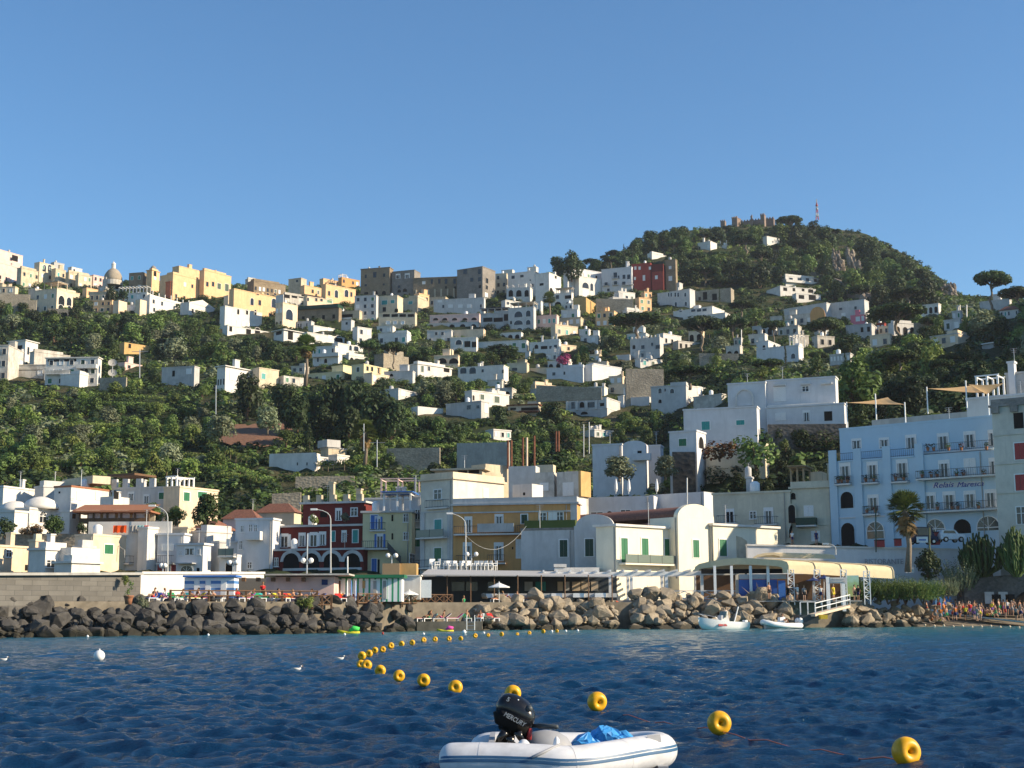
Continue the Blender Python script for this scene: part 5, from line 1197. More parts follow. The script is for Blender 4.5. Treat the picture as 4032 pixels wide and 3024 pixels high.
TR=[]
def tree(kind,c,x,yt,yb,wpx,label,d=None,sink=.3,**kw):
 X,YT,YB=cx(c,x),cy(c,yt),cy(c,yb)
 d=d if d is not None else depth(X,YB)
 b=at(X,YB,d);zt=at(X,YT,d).z;sc=ppm(b)*(2.212 if c!='-' else 1)
 b.z-=sink
 return plant(kind,b,zt-b.z,wpx/sc,label,**kw)
GP='umbrella pines on the slope'
# ---- trees one can point to
tree('pine','E',1937,655,1005,330,'tall umbrella pine standing alone against the sky on the right ridge',d=452,rz=.3,k=0)
tree('pine','E',2165,800,1040,320,'umbrella pine cut off by the right edge of the picture',d=448,k=1)
tree('pine','E',1120,945,1260,470,'big round umbrella pine with a pale forked trunk on the right slope',d=440,k=2)
tree('pine','E',1210,815,1010,330,'dark pine crown rising behind the big round umbrella pine',d=520,k=3)
tree('pine','D',240,1035,1290,500,'wide umbrella pine behind the battlemented white villa',d=500,k=0)
tree('pine','D',810,1048,1370,360,'umbrella pine with a bent pale trunk right of the battlemented villa',d=478,k=1)
tree('pine','D',1085,1045,1320,240,'narrow umbrella pine right of the bent trunked pine',d=485,k=2)
tree('pine','D',1430,1090,1300,210,'umbrella pine on two thin trunks behind the villa with the glazed roof pergola',d=470,k=3)
tree('pine','D',1880,1080,1330,300,'dense pine in front of the large grey white hotel wall',d=472,k=0)
tree('pine','D',1155,930,1080,240,'rounded pine at the right end of the long white house under the pediment villa',d=545,k=1)
tree('pine','D',1150,585,815,230,'umbrella pine standing clear on the castle hill above the stone ruin',d=660,k=2)
tree('broad','C',1440,140,400,200,'black pine leaning over the cream white hotel on the skyline',d=640,leaf='leafdark',name='pine_tree')
tree('broad','C',1320,190,360,170,'lower dark pine left of the black pine on the skyline',d=645,leaf='leafdark',name='pine_tree')
tree('pine','B',1440,905,1150,180,'left umbrella pine of the pair beside the grey stone ruin',d=446,k=0)
tree('pine','B',1660,925,1160,230,'right umbrella pine of the pair beside the grey stone ruin',d=444,k=1)
tree('broad','B',1890,985,1120,230,'dark round pine between the grey ruin and the cream arches',d=462,name='pine_tree')
tree('loose','C',290,905,1060,140,'thin dark cedar with level branches before the porch villa',d=505,name='cedar_tree')
tree('broad','C',830,960,1110,400,'spreading dark pine before the long low white house',d=485,name='pine_tree',leaf='leafpine')
tree('cypress','C',1107,985,1120,62,'dark cypress left of the pink bougainvillea',d=470)
tree('bush','C',1370,1020,1140,150,'magenta bougainvillea in the middle of the slope',d=468,leaf='leafpink',name='bougainvillea',cat='shrub')
tree('cypress','C',1500,1010,1130,70,'pointed yellowish conifer right of the bougainvillea',d=465,leaf='leaflight')
tree('cypress','D',1515,990,1150,60,'dark cypress before the large grey white hotel wall',d=505)
tree('cypress','D',960,815,940,34,'slim cypress in front of the roofless brown ruin',d=575)
tree('cypress','C',1895,80,200,34,'small pointed cypress on the ridge left of the castle hill',d=690)
tree('cypress','C',1970,85,210,30,'second pointed cypress on the ridge nearer the castle hill',d=695)
tree('broad','A',955,440,690,105,'dark tree with a bare trunk in front of the columned hotel',d=590,k=1)
tree('loose','A',1070,490,600,120,'low spreading cedar at the left end of the columned hotel',d=592,leaf='leafdark',name='cedar_tree')
tree('pine','I',700,300,500,410,'dome shaped umbrella pine above the scalloped white house',d=330,k=3)
tree('olive','H',1855,1085,1290,300,'flat topped olive tree in front of the vaulted white house',d=226,k=0,name='olive_tree')
tree('olive','I',490,1085,1280,250,'second flat topped olive tree beside the rough stone pier',d=226,k=1,name='olive_tree')
tree('bush','I',1275,870,1180,380,'bright green bushy tree in front of the terrace of the large white villa',d=222,leaf='leafmid',name='garden_tree')
tree('bush','I',960,945,1110,300,'dark bush with red bougainvillea flowers below the large white villa',d=224,leaf='leafred',cat='shrub')
tree('loose','I',1530,940,1040,130,'small fresh green tree on the dark bank under the large white villa',d=226,leaf='leaflight')
tree('broad','J',740,230,630,480,'large yellow green tree touching the right end of the large white villa',d=252,leaf='leafmid',k=2)
tree('broad','J',1010,140,420,420,'tall bright topped tree on the dark right slope',d=320,leaf='leafmid',k=1)
tree('broad','J',1330,60,360,380,'leafy tree right of the tall bright topped tree',d=335,leaf='leafmid',k=3)
tree('loose','J',800,110,260,230,'grey green tree behind the villa with the glazed roof pergola',d=390,leaf='leafolive')
tree('cypress','J',655,190,310,60,'small dark cypress beside the white glasshouse frame',d=372)
tree('cypress','D',1533,1290,1470,52,'slim tree in front of the villa with the glazed roof pergola',d=412)
tree('bush','I',1320,285,400,140,'yellow green round bush above the large white villa',d=330,leaf='leaflight')
tree('broad','G',385,355,760,270,'tall dark tree in front of the blank white house in the grove',d=352,k=0)
for i,(x,yt,yb,w_)in enumerate(((720,450,830,330),(950,520,930,330),(1150,400,900,330),(1330,420,980,330),(1500,480,960,360),(1640,590,950,300),(1050,640,980,260),(1270,650,990,280),(820,560,860,260))):
 tree('broad','G',x,yt,yb,w_,'dark oak in the dense grove in the middle of the slope',d=335-i*2.5,group='oaks of the dense dark grove',name='oak_tree')
tree('olive','G',560,650,880,230,'grey olive tree on the red soil bank',d=305)
tree('olive','G',150,730,950,270,'grey olive tree left of the red soil bank',d=302)
tree('loose','G',720,860,1000,230,'light green shrubby tree at the foot of the red soil bank',d=292)
tree('cypress','G',920,790,1090,170,'dark conical tree between the red soil and the corrugated shed',d=296)
tree('broad','K',1800,165,470,300,'dense dark green tree right of the long grey white house',d=206,k=3,leaf='leafpine')
tree('broad','K',1330,255,420,200,'leafy tree over the end of the brown pergola',d=209,leaf='leafmid')
tree('broad','K',1530,285,440,190,'second leafy tree between the pergola and the dense dark tree',d=208,leaf='leafmid')
tree('broad','K',465,365,540,210,'round clipped tree below the domed white house',d=199,k=1,leaf='leafpine')
tree('bush','K',45,360,540,190,'dark tree at the left edge below the white terrace wall',d=200,leaf='leafdark')
tree('bush','K',720,410,520,110,'dark shrub at the left post of the brown pergola',d=200,leaf='leafdark',cat='shrub')
tree('bush','K',270,420,530,240,'dry flowering shrubs below the arched green door',d=200.5,leaf='leafdry',cat='shrub')
tree('bush','L',965,470,560,90,'potted palm like plant on the dark red roof terrace',d=200,leaf='leaflight',cat='plant')
tree('bush','L',1245,465,540,100,'pale bushy plant at the right end of the dark red roof terrace',d=200,leaf='leafolive',cat='plant')
tree('bush','H',1300,985,1210,380,'dark rounded trees behind the old roof storey with chimneys',d=232,leaf='leafdark',cat='tree',name='bay_tree')
# ---- palms
def palm(label,base,h,wd,skirt=True,seed=1):
 rg=random.Random(seed);t=thing('palm_tree',label,'palm',base)
 b=Vector(base);top=b+Vector((0,0,h*.78));mb=MB()
 mb.tube([b+Vector((0,0,-.5)),b+Vector((.06*wd,0,h*.3)),top],[wd*.085,wd*.06,wd*.06],8);mb.build('trunk',MATS['palebark'],t,True)
 def fans(n,lo,hi,L_,mat,name,spread=1):
  mb=MB()
  for i in range(n):
   a=rg.uniform(0,6.283);el=math.radians(rg.uniform(lo,hi));dr=Vector((math.cos(a)*math.cos(el),math.sin(a)*math.cos(el),math.sin(el)))
   bt=top-Vector((0,0,1.5*rg.random()if lo<-50 else 0));s0=bt+dr*L_*.1;s1=bt+dr*L_*.5;side=dr.cross(Vector((0,0,1))).normalized();upv=side.cross(dr)
   mb.tube([s0,s1],.02*L_,3,cap=False)
   for k in range(11):
    w_=math.radians(-75+15*k);q=dr*math.cos(w_)+side*math.sin(w_)*spread
    e=s1+q*L_*rg.uniform(.38,.5)+Vector((0,0,-.09*L_*rg.random()));p2=upv*.004+q.cross(upv).normalized()*.035*L_
    mb.add([s1,s1+(e-s1)*.5+p2,e,s1+(e-s1)*.5-p2],[(0,1,2,3)])
  mb.build(name,MATS[mat],t)
 fans(95,-35,88,wd*.56,'leaflight','fronds')
 if skirt:fans(80,-86,-35,wd*.42,'leafdry','dead_fronds',.7)
 return t
plain('x_',(.1,.1,.1))
b=at(cx('P',1200),cy('P',520),167);palm('tall fan palm with a brown skirt of dead fronds in front of the blue hotel',b,at(cx('P',1200),cy('O',985),167).z-b.z,5.0,True,3)
b=at(cx('G',890),cy('G',470),372);palm('shaggy fan palm standing on the middle slope above the dark grove',b,13.5,6.5,True,5)
b=at(cx('G',1405),cy('G',1170),290);palm('palm with drooping dry fronds right of the low white valley house',b,8.5,5.5,True,6)
b=at(cx('C',1245),cy('C',760),565);palm('thin palm right of the arched tower house',b,12,6,False,8)
# ---- scattered trees of the slope
def overlaps(px,py,r,hh,d):
 for x0,x1,yt,yb,hd in HR:
  if px+r<x0 or px-r>x1 or py<yt or py-hh>yb:continue
  if d<hd+4:
   ov=(min(py,yb)-max(py-hh,yt))/max(1,yb-yt)
   vis=yb-(py-hh)
   if vis>.34*(yb-yt)and py>yt:return True
  elif d<hd+16 and x0-4<px<x1+4:return True
 return False
SOIL=[(850,1690),(1000,1660),(1180,1670),(1190,1760),(1040,1770),(880,1740)]
placed=[]
def scatter(n,poly,kinds,label,group,hm,sep=.55,maxn=None,seedx=0):
 rg=random.Random(100+seedx);xs=[p[0]for p in poly];ys=[p[1]for p in poly];k=0;tries=0
 while k<n and tries<n*60:
  tries+=1
  x,y=rg.uniform(min(xs),max(xs)),rg.uniform(min(ys),max(ys))
  if not inside(poly,x,y)or inside(SOIL,x,y+8)or inside(CLIFF,x,y):continue
  d=depth(x,y);b=at(x,y,d);sc=ppm(b)
  kind,leaf=rg.choice(kinds);h=rg.uniform(*hm);w_=h*{'broad':rg.uniform(.85,1.25),'loose':rg.uniform(.8,1.2),'olive':rg.uniform(.9,1.3),'pine':rg.uniform(.9,1.3),'cypress':.3,'bush':rg.uniform(1.0,1.7)}[kind]
  r,hh=w_/2*sc,h*sc
  if hm[1]>13:
   lim_=float(np.interp(x,SILX,SILY));room=y-lim_-rg.uniform(0,18)
   if room<hh:
    if room<3.5*sc:continue
    w_*=max(.7,room/hh);h=room/sc;hh=room
  if overlaps(x,y,r*.8,hh,d):continue
  if any(abs(x-a)<(r+ra)*sep and abs(y-b_)<(r+ra)*sep*.6 for a,b_,ra in placed):continue
  placed.append((x,y,r));b.z-=.4;plant(kind,b,h,w_,label,leaf=leaf,group=group);k+=1
 return k
SILX,SILY=zip((2100,1075),(2180,1060),(2300,1010),(2400,985),(2480,945),(2530,905),(2600,890),(2700,880),(2790,892),(2850,876),(2880,874),(3050,872),(3075,838),(3170,842),(3230,855),(3290,895),(3340,902),(3400,908),(3450,955),(3530,975),(3580,1003),(3640,1052),(3660,1100),(3720,1112),(3800,1180))
D_,M_,L__='leafdark','leafmid','leaflight'
CLIFF=[(3262,960),(3300,930),(3400,930),(3425,1170),(3330,1170),(3270,1080)]
CH=[(2180,1075),(2330,1060),(2480,985),(2600,940),(2700,918),(2800,910),(2900,898),(3200,905),(3380,950),(3520,1040),(3640,1110),(3720,1160),(3640,1240),(3400,1210),(3150,1150),(2700,1130),(2500,1110)]
n1=scatter(105,CH,[('broad',D_),('broad',D_),('pine','leafpine'),('broad','leafpine'),('loose',M_)],'dark pine or oak in the wood covering the castle hill','trees covering the castle hill',(8,14),.5,seedx=1)
UL=[(-40,1180),(300,1235),(560,1260),(860,1270),(1000,1330),(1190,1400),(1180,1440),(900,1450),(640,1420),(420,1420),(130,1330),(-40,1330)]
n2=scatter(62,UL,[('broad',D_),('broad',D_),('loose',M_),('broad',M_),('olive','leafolive')],'dark green tree on the upper left slope below the town','trees on the upper left slope',(5,9),.5,seedx=2)
LL=[(-40,1500),(380,1500),(700,1500),(850,1560),(860,1680),(800,1720),(900,1850),(700,1900),(300,1870),(-40,1880)]
n3=scatter(70,LL,[('loose',M_),('bush',L__),('broad',M_),('loose',L__),('olive','leafolive'),('broad',D_)],'leafy orchard tree on the lower left slope','orchard trees of the lower left slope',(3.5,6),.5,seedx=3)
MC=[(1190,1290),(1600,1300),(2100,1400),(2500,1330),(2700,1340),(2700,1500),(2300,1650),(2000,1700),(1700,1650),(1250,1450)]
n4=scatter(80,MC,[('broad',D_),('loose',M_),('bush',M_),('broad',M_),('olive','leafolive')],'garden tree between the houses of the middle slope','garden trees of the middle slope',(3.5,6.5),.45,seedx=4)
LC=[(1080,1790),(1400,1700),(1700,1640),(2000,1720),(2330,1640),(2600,1640),(2620,1760),(2330,1800),(2250,1840),(1700,1900),(1300,1900),(1080,1860)]
n5=scatter(75,LC,[('loose',M_),('bush',L__),('broad',M_),('bush',M_),('broad',D_)],'green tree of the vineyards above the harbour front','trees above the harbour front',(3,5.5),.48,seedx=5)
RS=[(2700,1330),(3050,1280),(3400,1280),(3800,1270),(4060,1260),(4060,1420),(3700,1500),(3350,1480),(3000,1480),(2720,1450)]
n6=scatter(85,RS,[('broad',D_),('loose',M_),('broad',M_),('pine','leafpine'),('pine','leafpine'),('loose',L__),('olive','leafolive')],'tree in the gardens of the right slope','trees of the right slope',(5,9.5),.46,seedx=6)
DS=[(3420,1560),(3700,1470),(4060,1400),(4060,1560),(3900,1600),(3500,1680),(3340,1700)]
n7=scatter(46,DS,[('broad',D_),('bush',D_)],'dark tree on the shaded bank behind the blue hotel','dark trees behind the blue hotel',(4,7),.45,seedx=7)
RW=[(2600,1880),(2650,1800),(3000,1760),(3280,1720),(3280,1900),(3000,1950),(2700,1960)]
n8=scatter(26,RW,[('bush',D_),('broad',D_)],'dark shrub on the bank under the large white villa','dark shrubs under the large white villa',(2.5,4.5),.45,seedx=8)
print('TREES',n1,n2,n3,n4,n5,n6,n7,n8)
rg=random.Random(77);nb_=0
for x0,x1,yt,yb,hd in list(HR):
 if hd<262 or yb-yt<12:continue
 for k in range(min(3,int((x1-x0)/45)+1)):
  if nb_>240:break
  x=rg.uniform(x0,x1);d=hd-rg.uniform(1.5,4);b=at(x,ground_row(x,d),d);b.z-=.3;sc=F/d
  hh=min(rg.uniform(1.6,3.4),(yb-yt)*.5/sc+(ground_row(x,d)-yb)/sc)
  if hh<.9:continue
  plant('bush',b,hh,hh*rg.uniform(1.2,2.2),'garden shrub growing at the foot of a hillside house',leaf=rg.choice((D_,M_,M_,'leafolive')),group='garden shrubs at the foot of the houses',cat='shrub');nb_+=1
  # ---- ground cover: low scrub over the whole slope as one mass
def scrub():
 rg=random.Random(5);mb=MB();lib=[]
 for i in range(5):
  b=MB();[leaves(b,rg,(rg.uniform(-.4,.4),rg.uniform(-.4,.4),.35+.25*rg.random()),.38,16,.17,up=.5)for _ in range(3)];lib.append((np.array(b.v),b.f))
 V=[];Fc=[];Mi=[];nb=0
 cnt=0
 for _ in range(17000):
  px=rg.uniform(-700,4500);dmax=profile(px)[-1][0]
  d=205+(min(dmax,860)-205)*rg.random()**.8
  y=ground_row(px,d)
  if inside(SOIL,px,y):continue
  if d<215 and px<2650:continue
  p=at(px,y,d)
  s=rg.uniform(1.6,3.6);a=rg.uniform(0,6.283)
  bad=False
  for x0,x1,yt,yb,hd in HR:
   if x0-3<px<x1+3 and((hd-1<d<hd+14)or(d<hd and yt<y-s*.5*F/d and y-s*F/d<yb-.3*(yb-yt))):bad=True;break
  if bad:continue
  v,f=lib[rg.randrange(5)];ca,sa=math.cos(a)*s,math.sin(a)*s
  w_=np.stack([v[:,0]*ca-v[:,1]*sa+p.x,v[:,0]*sa+v[:,1]*ca+p.y,v[:,2]*s*.8+p.z-.3],1)
  V.append(w_);Fc.append(np.array(f)+nb);nb+=len(w_)
  r=rg.random()+.35*math.sin(px*.006+d*.02);Mi.append(np.full(len(f),0 if r<.45 else 1 if r<.8 else 2 if r<1.0 else 3));cnt+=1
 V=np.concatenate(V);Fc=np.concatenate(Fc);Mi=np.concatenate(Mi)
 me=bpy.data.meshes.new('scrub');me.vertices.add(len(V));me.vertices.foreach_set('co',V.astype(np.float32).ravel())
 me.loops.add(Fc.size);me.loops.foreach_set('vertex_index',Fc.astype(np.int32).ravel())
 me.polygons.add(len(Fc));me.polygons.foreach_set('loop_start',np.arange(0,Fc.size,4,dtype=np.int32));me.polygons.foreach_set('loop_total',np.full(len(Fc),4,dtype=np.int32))
 for m in('leafdark','leafmid','leaflight','leafolive'):me.materials.append(MATS[m])
 me.polygons.foreach_set('material_index',Mi.astype(np.int32));me.update()
 o=bpy.data.objects.new('scrub',me);COL.objects.link(o);tag(o,'low green scrub and vines covering the hillside between the houses','scrub',kind='stuff')
scrub()
# ---- vine rows on the lower terraces
rg=random.Random(31)
for x0,y0,x1,y1 in((340,1578,650,1592),(330,1612,660,1622),(250,1700,700,1712),(300,1745,760,1752),(420,1800,820,1832),(480,1850,900,1880),(740,1745,1000,1850),(800,1830,1080,1930),(1400,1835,1700,1815),(1700,1790,2000,1775),(1250,1860,1500,1850),(860,1900,1080,1935),(30,1845,300,1860),(2080,1560,2330,1548),(2330,1600,2560,1580),(2750,1330,2980,1326)):
 n=int((x1-x0)/7);mb=MB();a=None
 for i in range(n):
  x,y=x0+(x1-x0)*i/n,y0+(y1-y0)*i/n;p=ground(x,y);a=a or p
  leaves(mb,rg,(p.x,p.y,p.z+1.7+.3*rg.random()),.75,26,.2,flat=.8,up=.6)
  if i%3==0:mb.tube([(p.x,p.y-.3,p.z-.3),(p.x,p.y-.3,p.z+1.8)],.05,4,1)
 solo(mb,'vine_row',[MATS['leaflight'],MATS['palebark']],'light green row of vines trained along a terrace of the slope','vine',a,'vine rows on the terraces')
# ---------------------------------------------------------------- quay, rocks, promenade
QZ=2.9
def q(px):return shore(px)+4.3
def gz(px,d,z):
 """point at photo column px, depth d, height z"""
 r=ray(px,2400);p=C0+r*(d/r.y);return Vector((p.x,p.y,z))
def strip(name,pts0,pts1,z,mat,zlow=-2.5):
 mb=MB();n=len(pts0)
 a=[Vector((p.x,p.y,z))for p in pts0];b=[Vector((p.x,p.y,z))for p in pts1];c=[Vector((p.x,p.y,zlow))for p in pts0]
 mb.add(a+b+c,[(i,i+1,n+i+1,n+i)for i in range(n-1)]+[(2*n+i,2*n+i+1,i+1,i)for i in range(n-1)])
 return tag(mb.build(name,mat),kind='structure')
plain('quaywallmat',(.22,.19,.145),.9,.2,var=.4,nsc=1.2)
ps=list(range(-900,3460,120))
strip('promenade',[gz(p,q(p),0)for p in ps],[gz(p,max(q(p)+8,176),0)for p in ps],QZ,MATS['quaywallmat'])
ps=list(range(-900,1700,100))
strip('street',[gz(p,q(p)+(3 if p<500 else 13),0)for p in ps],[gz(p,206,0)for p in ps],5.35,MATS['asphalt'],2.0)
def wall(label,name,c,x0,d0,x1,d1,yt0,yt1,zb,th,mat,cat='wall',coping=None,n=1):
 A,B=at(cx(c,x0),cy(c,yt0),d0),at(cx(c,x1),cy(c,yt1),d1)
 u=(B-A);u.z=0;nrm=Vector((-u.y,u.x,0)).normalized()*th
 mb=MB();vs=[]
 for p in(A,B):
  vs+=[Vector((p.x,p.y,zb)),Vector((p.x,p.y,p.z)),Vector((p.x,p.y,p.z))+nrm,Vector((p.x,p.y,zb))+nrm]
 mb.add(vs,[(0,4,5,1),(1,5,6,2),(2,6,7,3),(0,1,2,3),(7,6,5,4)])
 if coping:
  t=thing(name,label,cat,(A.x,A.y,zb));mb.build('wall',MATS[mat],t);m2=MB();up=Vector((0,0,.22));o=nrm*.25
  a,b=Vector(A)-o,Vector(B)-o;w2=nrm+o*2;dz=Vector((0,0,.003))
  m2.add([a+dz,b+dz,b+w2+dz,a+w2+dz,a+up,b+up,b+w2+up,a+w2+up],[(4,5,6,7),(0,1,5,4),(1,2,6,5),(2,3,7,6),(3,0,4,7)]);m2.build('coping',MATS[coping],t);return t
 return solo(mb,name,MATS[mat],label,cat,(A.x,A.y,zb))
wall('long squared grey stone quay wall at the left edge','quay_wall','K',-500,112,1228,126,900,894,-1,1.5,'quaystone',coping='concrete')
wall('white rendered wall behind the sunbathing promenade','promenade_wall','K',1228,132,2300,147,885,885,2,.6,'white',coping='white')
wall('long white quay wall with painted restaurant lettering under the blue hotel','quay_wall','P',-200,174,1720,176.5,330,372,2,.6,'whitewash',coping='white')
plain('greyletters',(.28,.28,.30),.8)
fc=Face(Vector((0,0,0)),Vector((1,0,0)),Vector((0,-1,0)),1,1);A=at(cx('P',700),cy('P',470),174.6);B=at(cx('P',1300),cy('P',470),175.7)
u=(B-A);u.z=0;u.normalize();fc=Face(Vector((A.x,A.y,0)),u,Vector((u.y,-u.x,0)),1,1)
ob=[o for o in bpy.data.objects if o.name.startswith('quay_wall')][-1]
lettering('RISTORANTE',fc,'P',826,1158,466,46,'greyletters',ob,0,'lettering',.06)
wall('low stone retaining wall with a square top block under the white valley house','garden_wall','G',805,268,1315,268,1275,1268,10,.6,'drywall')
wall('low rough stone wall behind the slim four storey house','garden_wall','G',600,232,850,232,1425,1412,8,.6,'drywall')
wall('grey concrete terrace wall crossing the vines above the centre','terrace_wall','H',440,283,890,278,985,975,25,.6,'concrete')
wall('long stone terrace wall left of the concrete terrace wall','terrace_wall','G',1600,290,2060,288,1030,1022,20,.6,'drywall')
wall('upper dry stone retaining wall at the left edge below the pink flats','retaining_wall','A',-40,590,260,592,520,530,95,.8,'drywall')
wall('lower dry stone retaining wall at the left edge below the pink flats','retaining_wall','A',-40,572,320,574,560,580,90,.8,'drywall')
wall('stone terrace wall right of the blue white longhouse','terrace_wall','H',1910,402,2240,402,335,340,55,.6,'drywall')
wall('tall stone retaining wall across the castle hill above the white villas','retaining_wall','D',1330,690,1860,672,625,700,120,1,'cliff')
wall('stone retaining wall falling to the right below the castle hill cliff','retaining_wall','E',430,668,700,640,690,800,120,1,'cliff')
wall('lower end of the stone retaining wall beside the grey white hotel','retaining_wall','E',660,625,920,600,805,900,110,1,'cliff')
wall('stone terraces with flowers under the white hotel beside the red house','terrace_wall','C',1650,598,1975,596,565,570,110,.8,'drywall')
wall('rough stone pier below the green shuttered cube of the large white villa','stone_pier','I',545,229.5,745,229,1060,1060,14,3,'boulder')
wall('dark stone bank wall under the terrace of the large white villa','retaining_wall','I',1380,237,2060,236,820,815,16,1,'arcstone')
# red soil
mb=MB();n=14;poly=[]
for i in range(n):a=6.283*i/n;poly.append((1020+165*math.cos(a)*(1+.12*math.sin(i*2.3)),1718+52*math.sin(a)*(1+.15*math.sin(i*1.7))))
mb.add([ground(x,y)+Vector((0,0,.3))for x,y in poly]+[ground(1020,1718)+Vector((0,0,.9))],[(n,(i+1)%n,i)for i in range(n)]);tag(mb.build('bare_soil',MATS['soil']),kind='structure')
# ---- cliffs of the castle hill and the ridge
def rock_hull(seed,npt=26,rough=.1):
 rg=random.Random(seed);bm=bmesh.new()
 for _ in range(npt):
  v=Vector((rg.gauss(0,1),rg.gauss(0,1),rg.gauss(0,1))).normalized()*rg.uniform(.82,1.05)
  bm.verts.new(v)
 r=bmesh.ops.convex_hull(bm,input=bm.verts);bmesh.ops.delete(bm,geom=[e for e in r['geom_interior']if isinstance(e,bmesh.types.BMVert)],context='VERTS')
 bmesh.ops.bevel(bm,geom=list(bm.edges),offset=.05,segments=1,affect='EDGES');bmesh.ops.triangulate(bm,faces=list(bm.faces))
 bmesh.ops.subdivide_edges(bm,edges=list(bm.edges),cuts=1)
 for v in bm.verts:v.co*=1+rg.uniform(-rough,rough)*.35
 me=bpy.data.meshes.new('rock');bm.to_mesh(me);bm.free();return me
hulls=[rock_hull(40+i,rnd.choice((14,18,24)))for i in range(9)]
RM_=[]
for m in('boulder','boulderwarm','cliff'):
 L_=[]
 for h_ in hulls:k=h_.copy();k.materials.append(MATS[m]);L_.append(k)
 RM_.append(L_)
def crag(c,x,yt,yb,wpx,label,d,k,name='rock_cliff',n=22):
 b=at(cx(c,x),cy(c,yb),d);H_=at(cx(c,x),cy(c,yt),d).z-b.z;W_=wpx/(ppm(b)*2.212);rg=random.Random(90+k);mb=MB()
 for i in range(n):
  t_=rg.random()**.8;hu=hulls[rg.randrange(9)];r=W_*rg.uniform(.12,.26)*(1.15-.5*t_);hz=r*rg.uniform(1.3,2.6);ox=(rg.random()-.5)*W_*(1-.55*t_);a=rg.uniform(0,6.28)
  mb.add([(b.x+ox+(v.co.x*math.cos(a)-v.co.y*math.sin(a))*r,b.y+rg.uniform(-.1,.1)+(v.co.x*math.sin(a)+v.co.y*math.cos(a))*r+t_*3,b.z+t_*H_*.86+v.co.z*hz)for v in hu.vertices],[tuple(f.vertices)for f in hu.polygons])
 solo(mb,name,MATS['cliff'],label,'cliff',(b.x,b.y,b.z))
crag('E',600,450,720,130,'left rock face of the castle hill cliff',690,0);crag('E',735,440,820,150,'right rock tower of the castle hill cliff',682,1,n=30)
crag('E',1590,750,940,140,'bare pale crag at the right end of the castle hill',600,2);crag('E',1530,770,930,90,'lower crag left of the bare pale crag',600,3,n=12)
crag('E',860,860,990,170,'rock outcrop at the end of the castle hill retaining wall',590,4,n=14)
# ---- breakwater boulders
rr=random.Random(21)
def boulder(px,d,z,s,warm,label,group,i):
 p=gz(px,d,z);L_=RM_[1 if warm else 0]
 o=bpy.data.objects.new('boulder',L_[i%9]);COL.objects.link(o);o.location=p
 o.scale=(s*rr.uniform(.85,1.3),s*rr.uniform(.8,1.1),s*rr.uniform(.6,.9));o.rotation_euler=(rr.uniform(-.5,.5),rr.uniform(-.5,.5),rr.uniform(0,6.28));tag(o,label,'boulder',group)
nb=0
def bank(x0,x1,rows,warm,label,group,step,s0,s1,ztop=2.6,back=4.6):
 global nb
 for r in range(rows):
  t=r/(rows-1);px=x0+rr.uniform(0,20)
  while px<x1:
   d=shore(px)+.6+t*back+rr.uniform(-.6,.6);s=rr.uniform(s0,s1)*(1.05-.15*t);sc=F/d
   boulder(px,d,-.15+t*ztop+rr.uniform(-.35,.35),s,warm(px)if callable(warm)else warm,label,group,nb);nb+=1
   px+=step*sc*rr.uniform(.55,1.35)
bank(-60,1480,5,False,'dark grey boulder of the breakwater under the left quay wall and promenade','dark boulders of the left breakwater',1.42,.5,1.2,2.9,4.2)
bank(1900,2420,5,True,'pale brown boulder of the breakwater in front of the awning restaurant','pale boulders before the restaurants',1.5,.5,1.3,3.4)
bank(2500,3130,5,True,'pale brown boulder piled in front of the white pergola','pale boulders before the white pergola',1.5,.55,1.35,3.7)
bank(3330,3720,5,True,'pale brown boulder piled below the green hedge','pale boulders below the hedge',1.6,.5,1.3,2.6,5)
bank(1470,1630,4,False,'dark boulder at the waterline beside the bathing platform','boulders by the bathing platform',1.5,.55,1.2,2.3,3.6)
mb=MB();ru=random.Random(8)
mi=[]
for x0,x1,w_,n,zt_ in((-60,1480,0,620,2.5),(1880,2430,1,300,3.0),(2490,3140,1,360,3.2),(3320,3730,1,220,2.3)):
 for i in range(n):
  px=ru.uniform(x0,x1);t_=ru.random();p=gz(px,shore(px)+.9+t_*4.0,-.2+t_*zt_+ru.uniform(-.3,.25));r=ru.uniform(.16,.48);hu=hulls[ru.randrange(9)];a=ru.uniform(0,6.28);ca,sa=math.cos(a)*r,math.sin(a)*r
  mb.add([(p.x+v.co.x*ca-v.co.y*sa,p.y+v.co.x*sa+v.co.y*ca,p.z+v.co.z*r*.75)for v in hu.vertices],[tuple(f.vertices)for f in hu.polygons],w_)
tag(mb.build('rubble',[MATS['boulder'],MATS['boulderwarm']]),'small broken stones filling the gaps between the breakwater boulders','rubble',kind='stuff')
print('BOULDERS',nb)
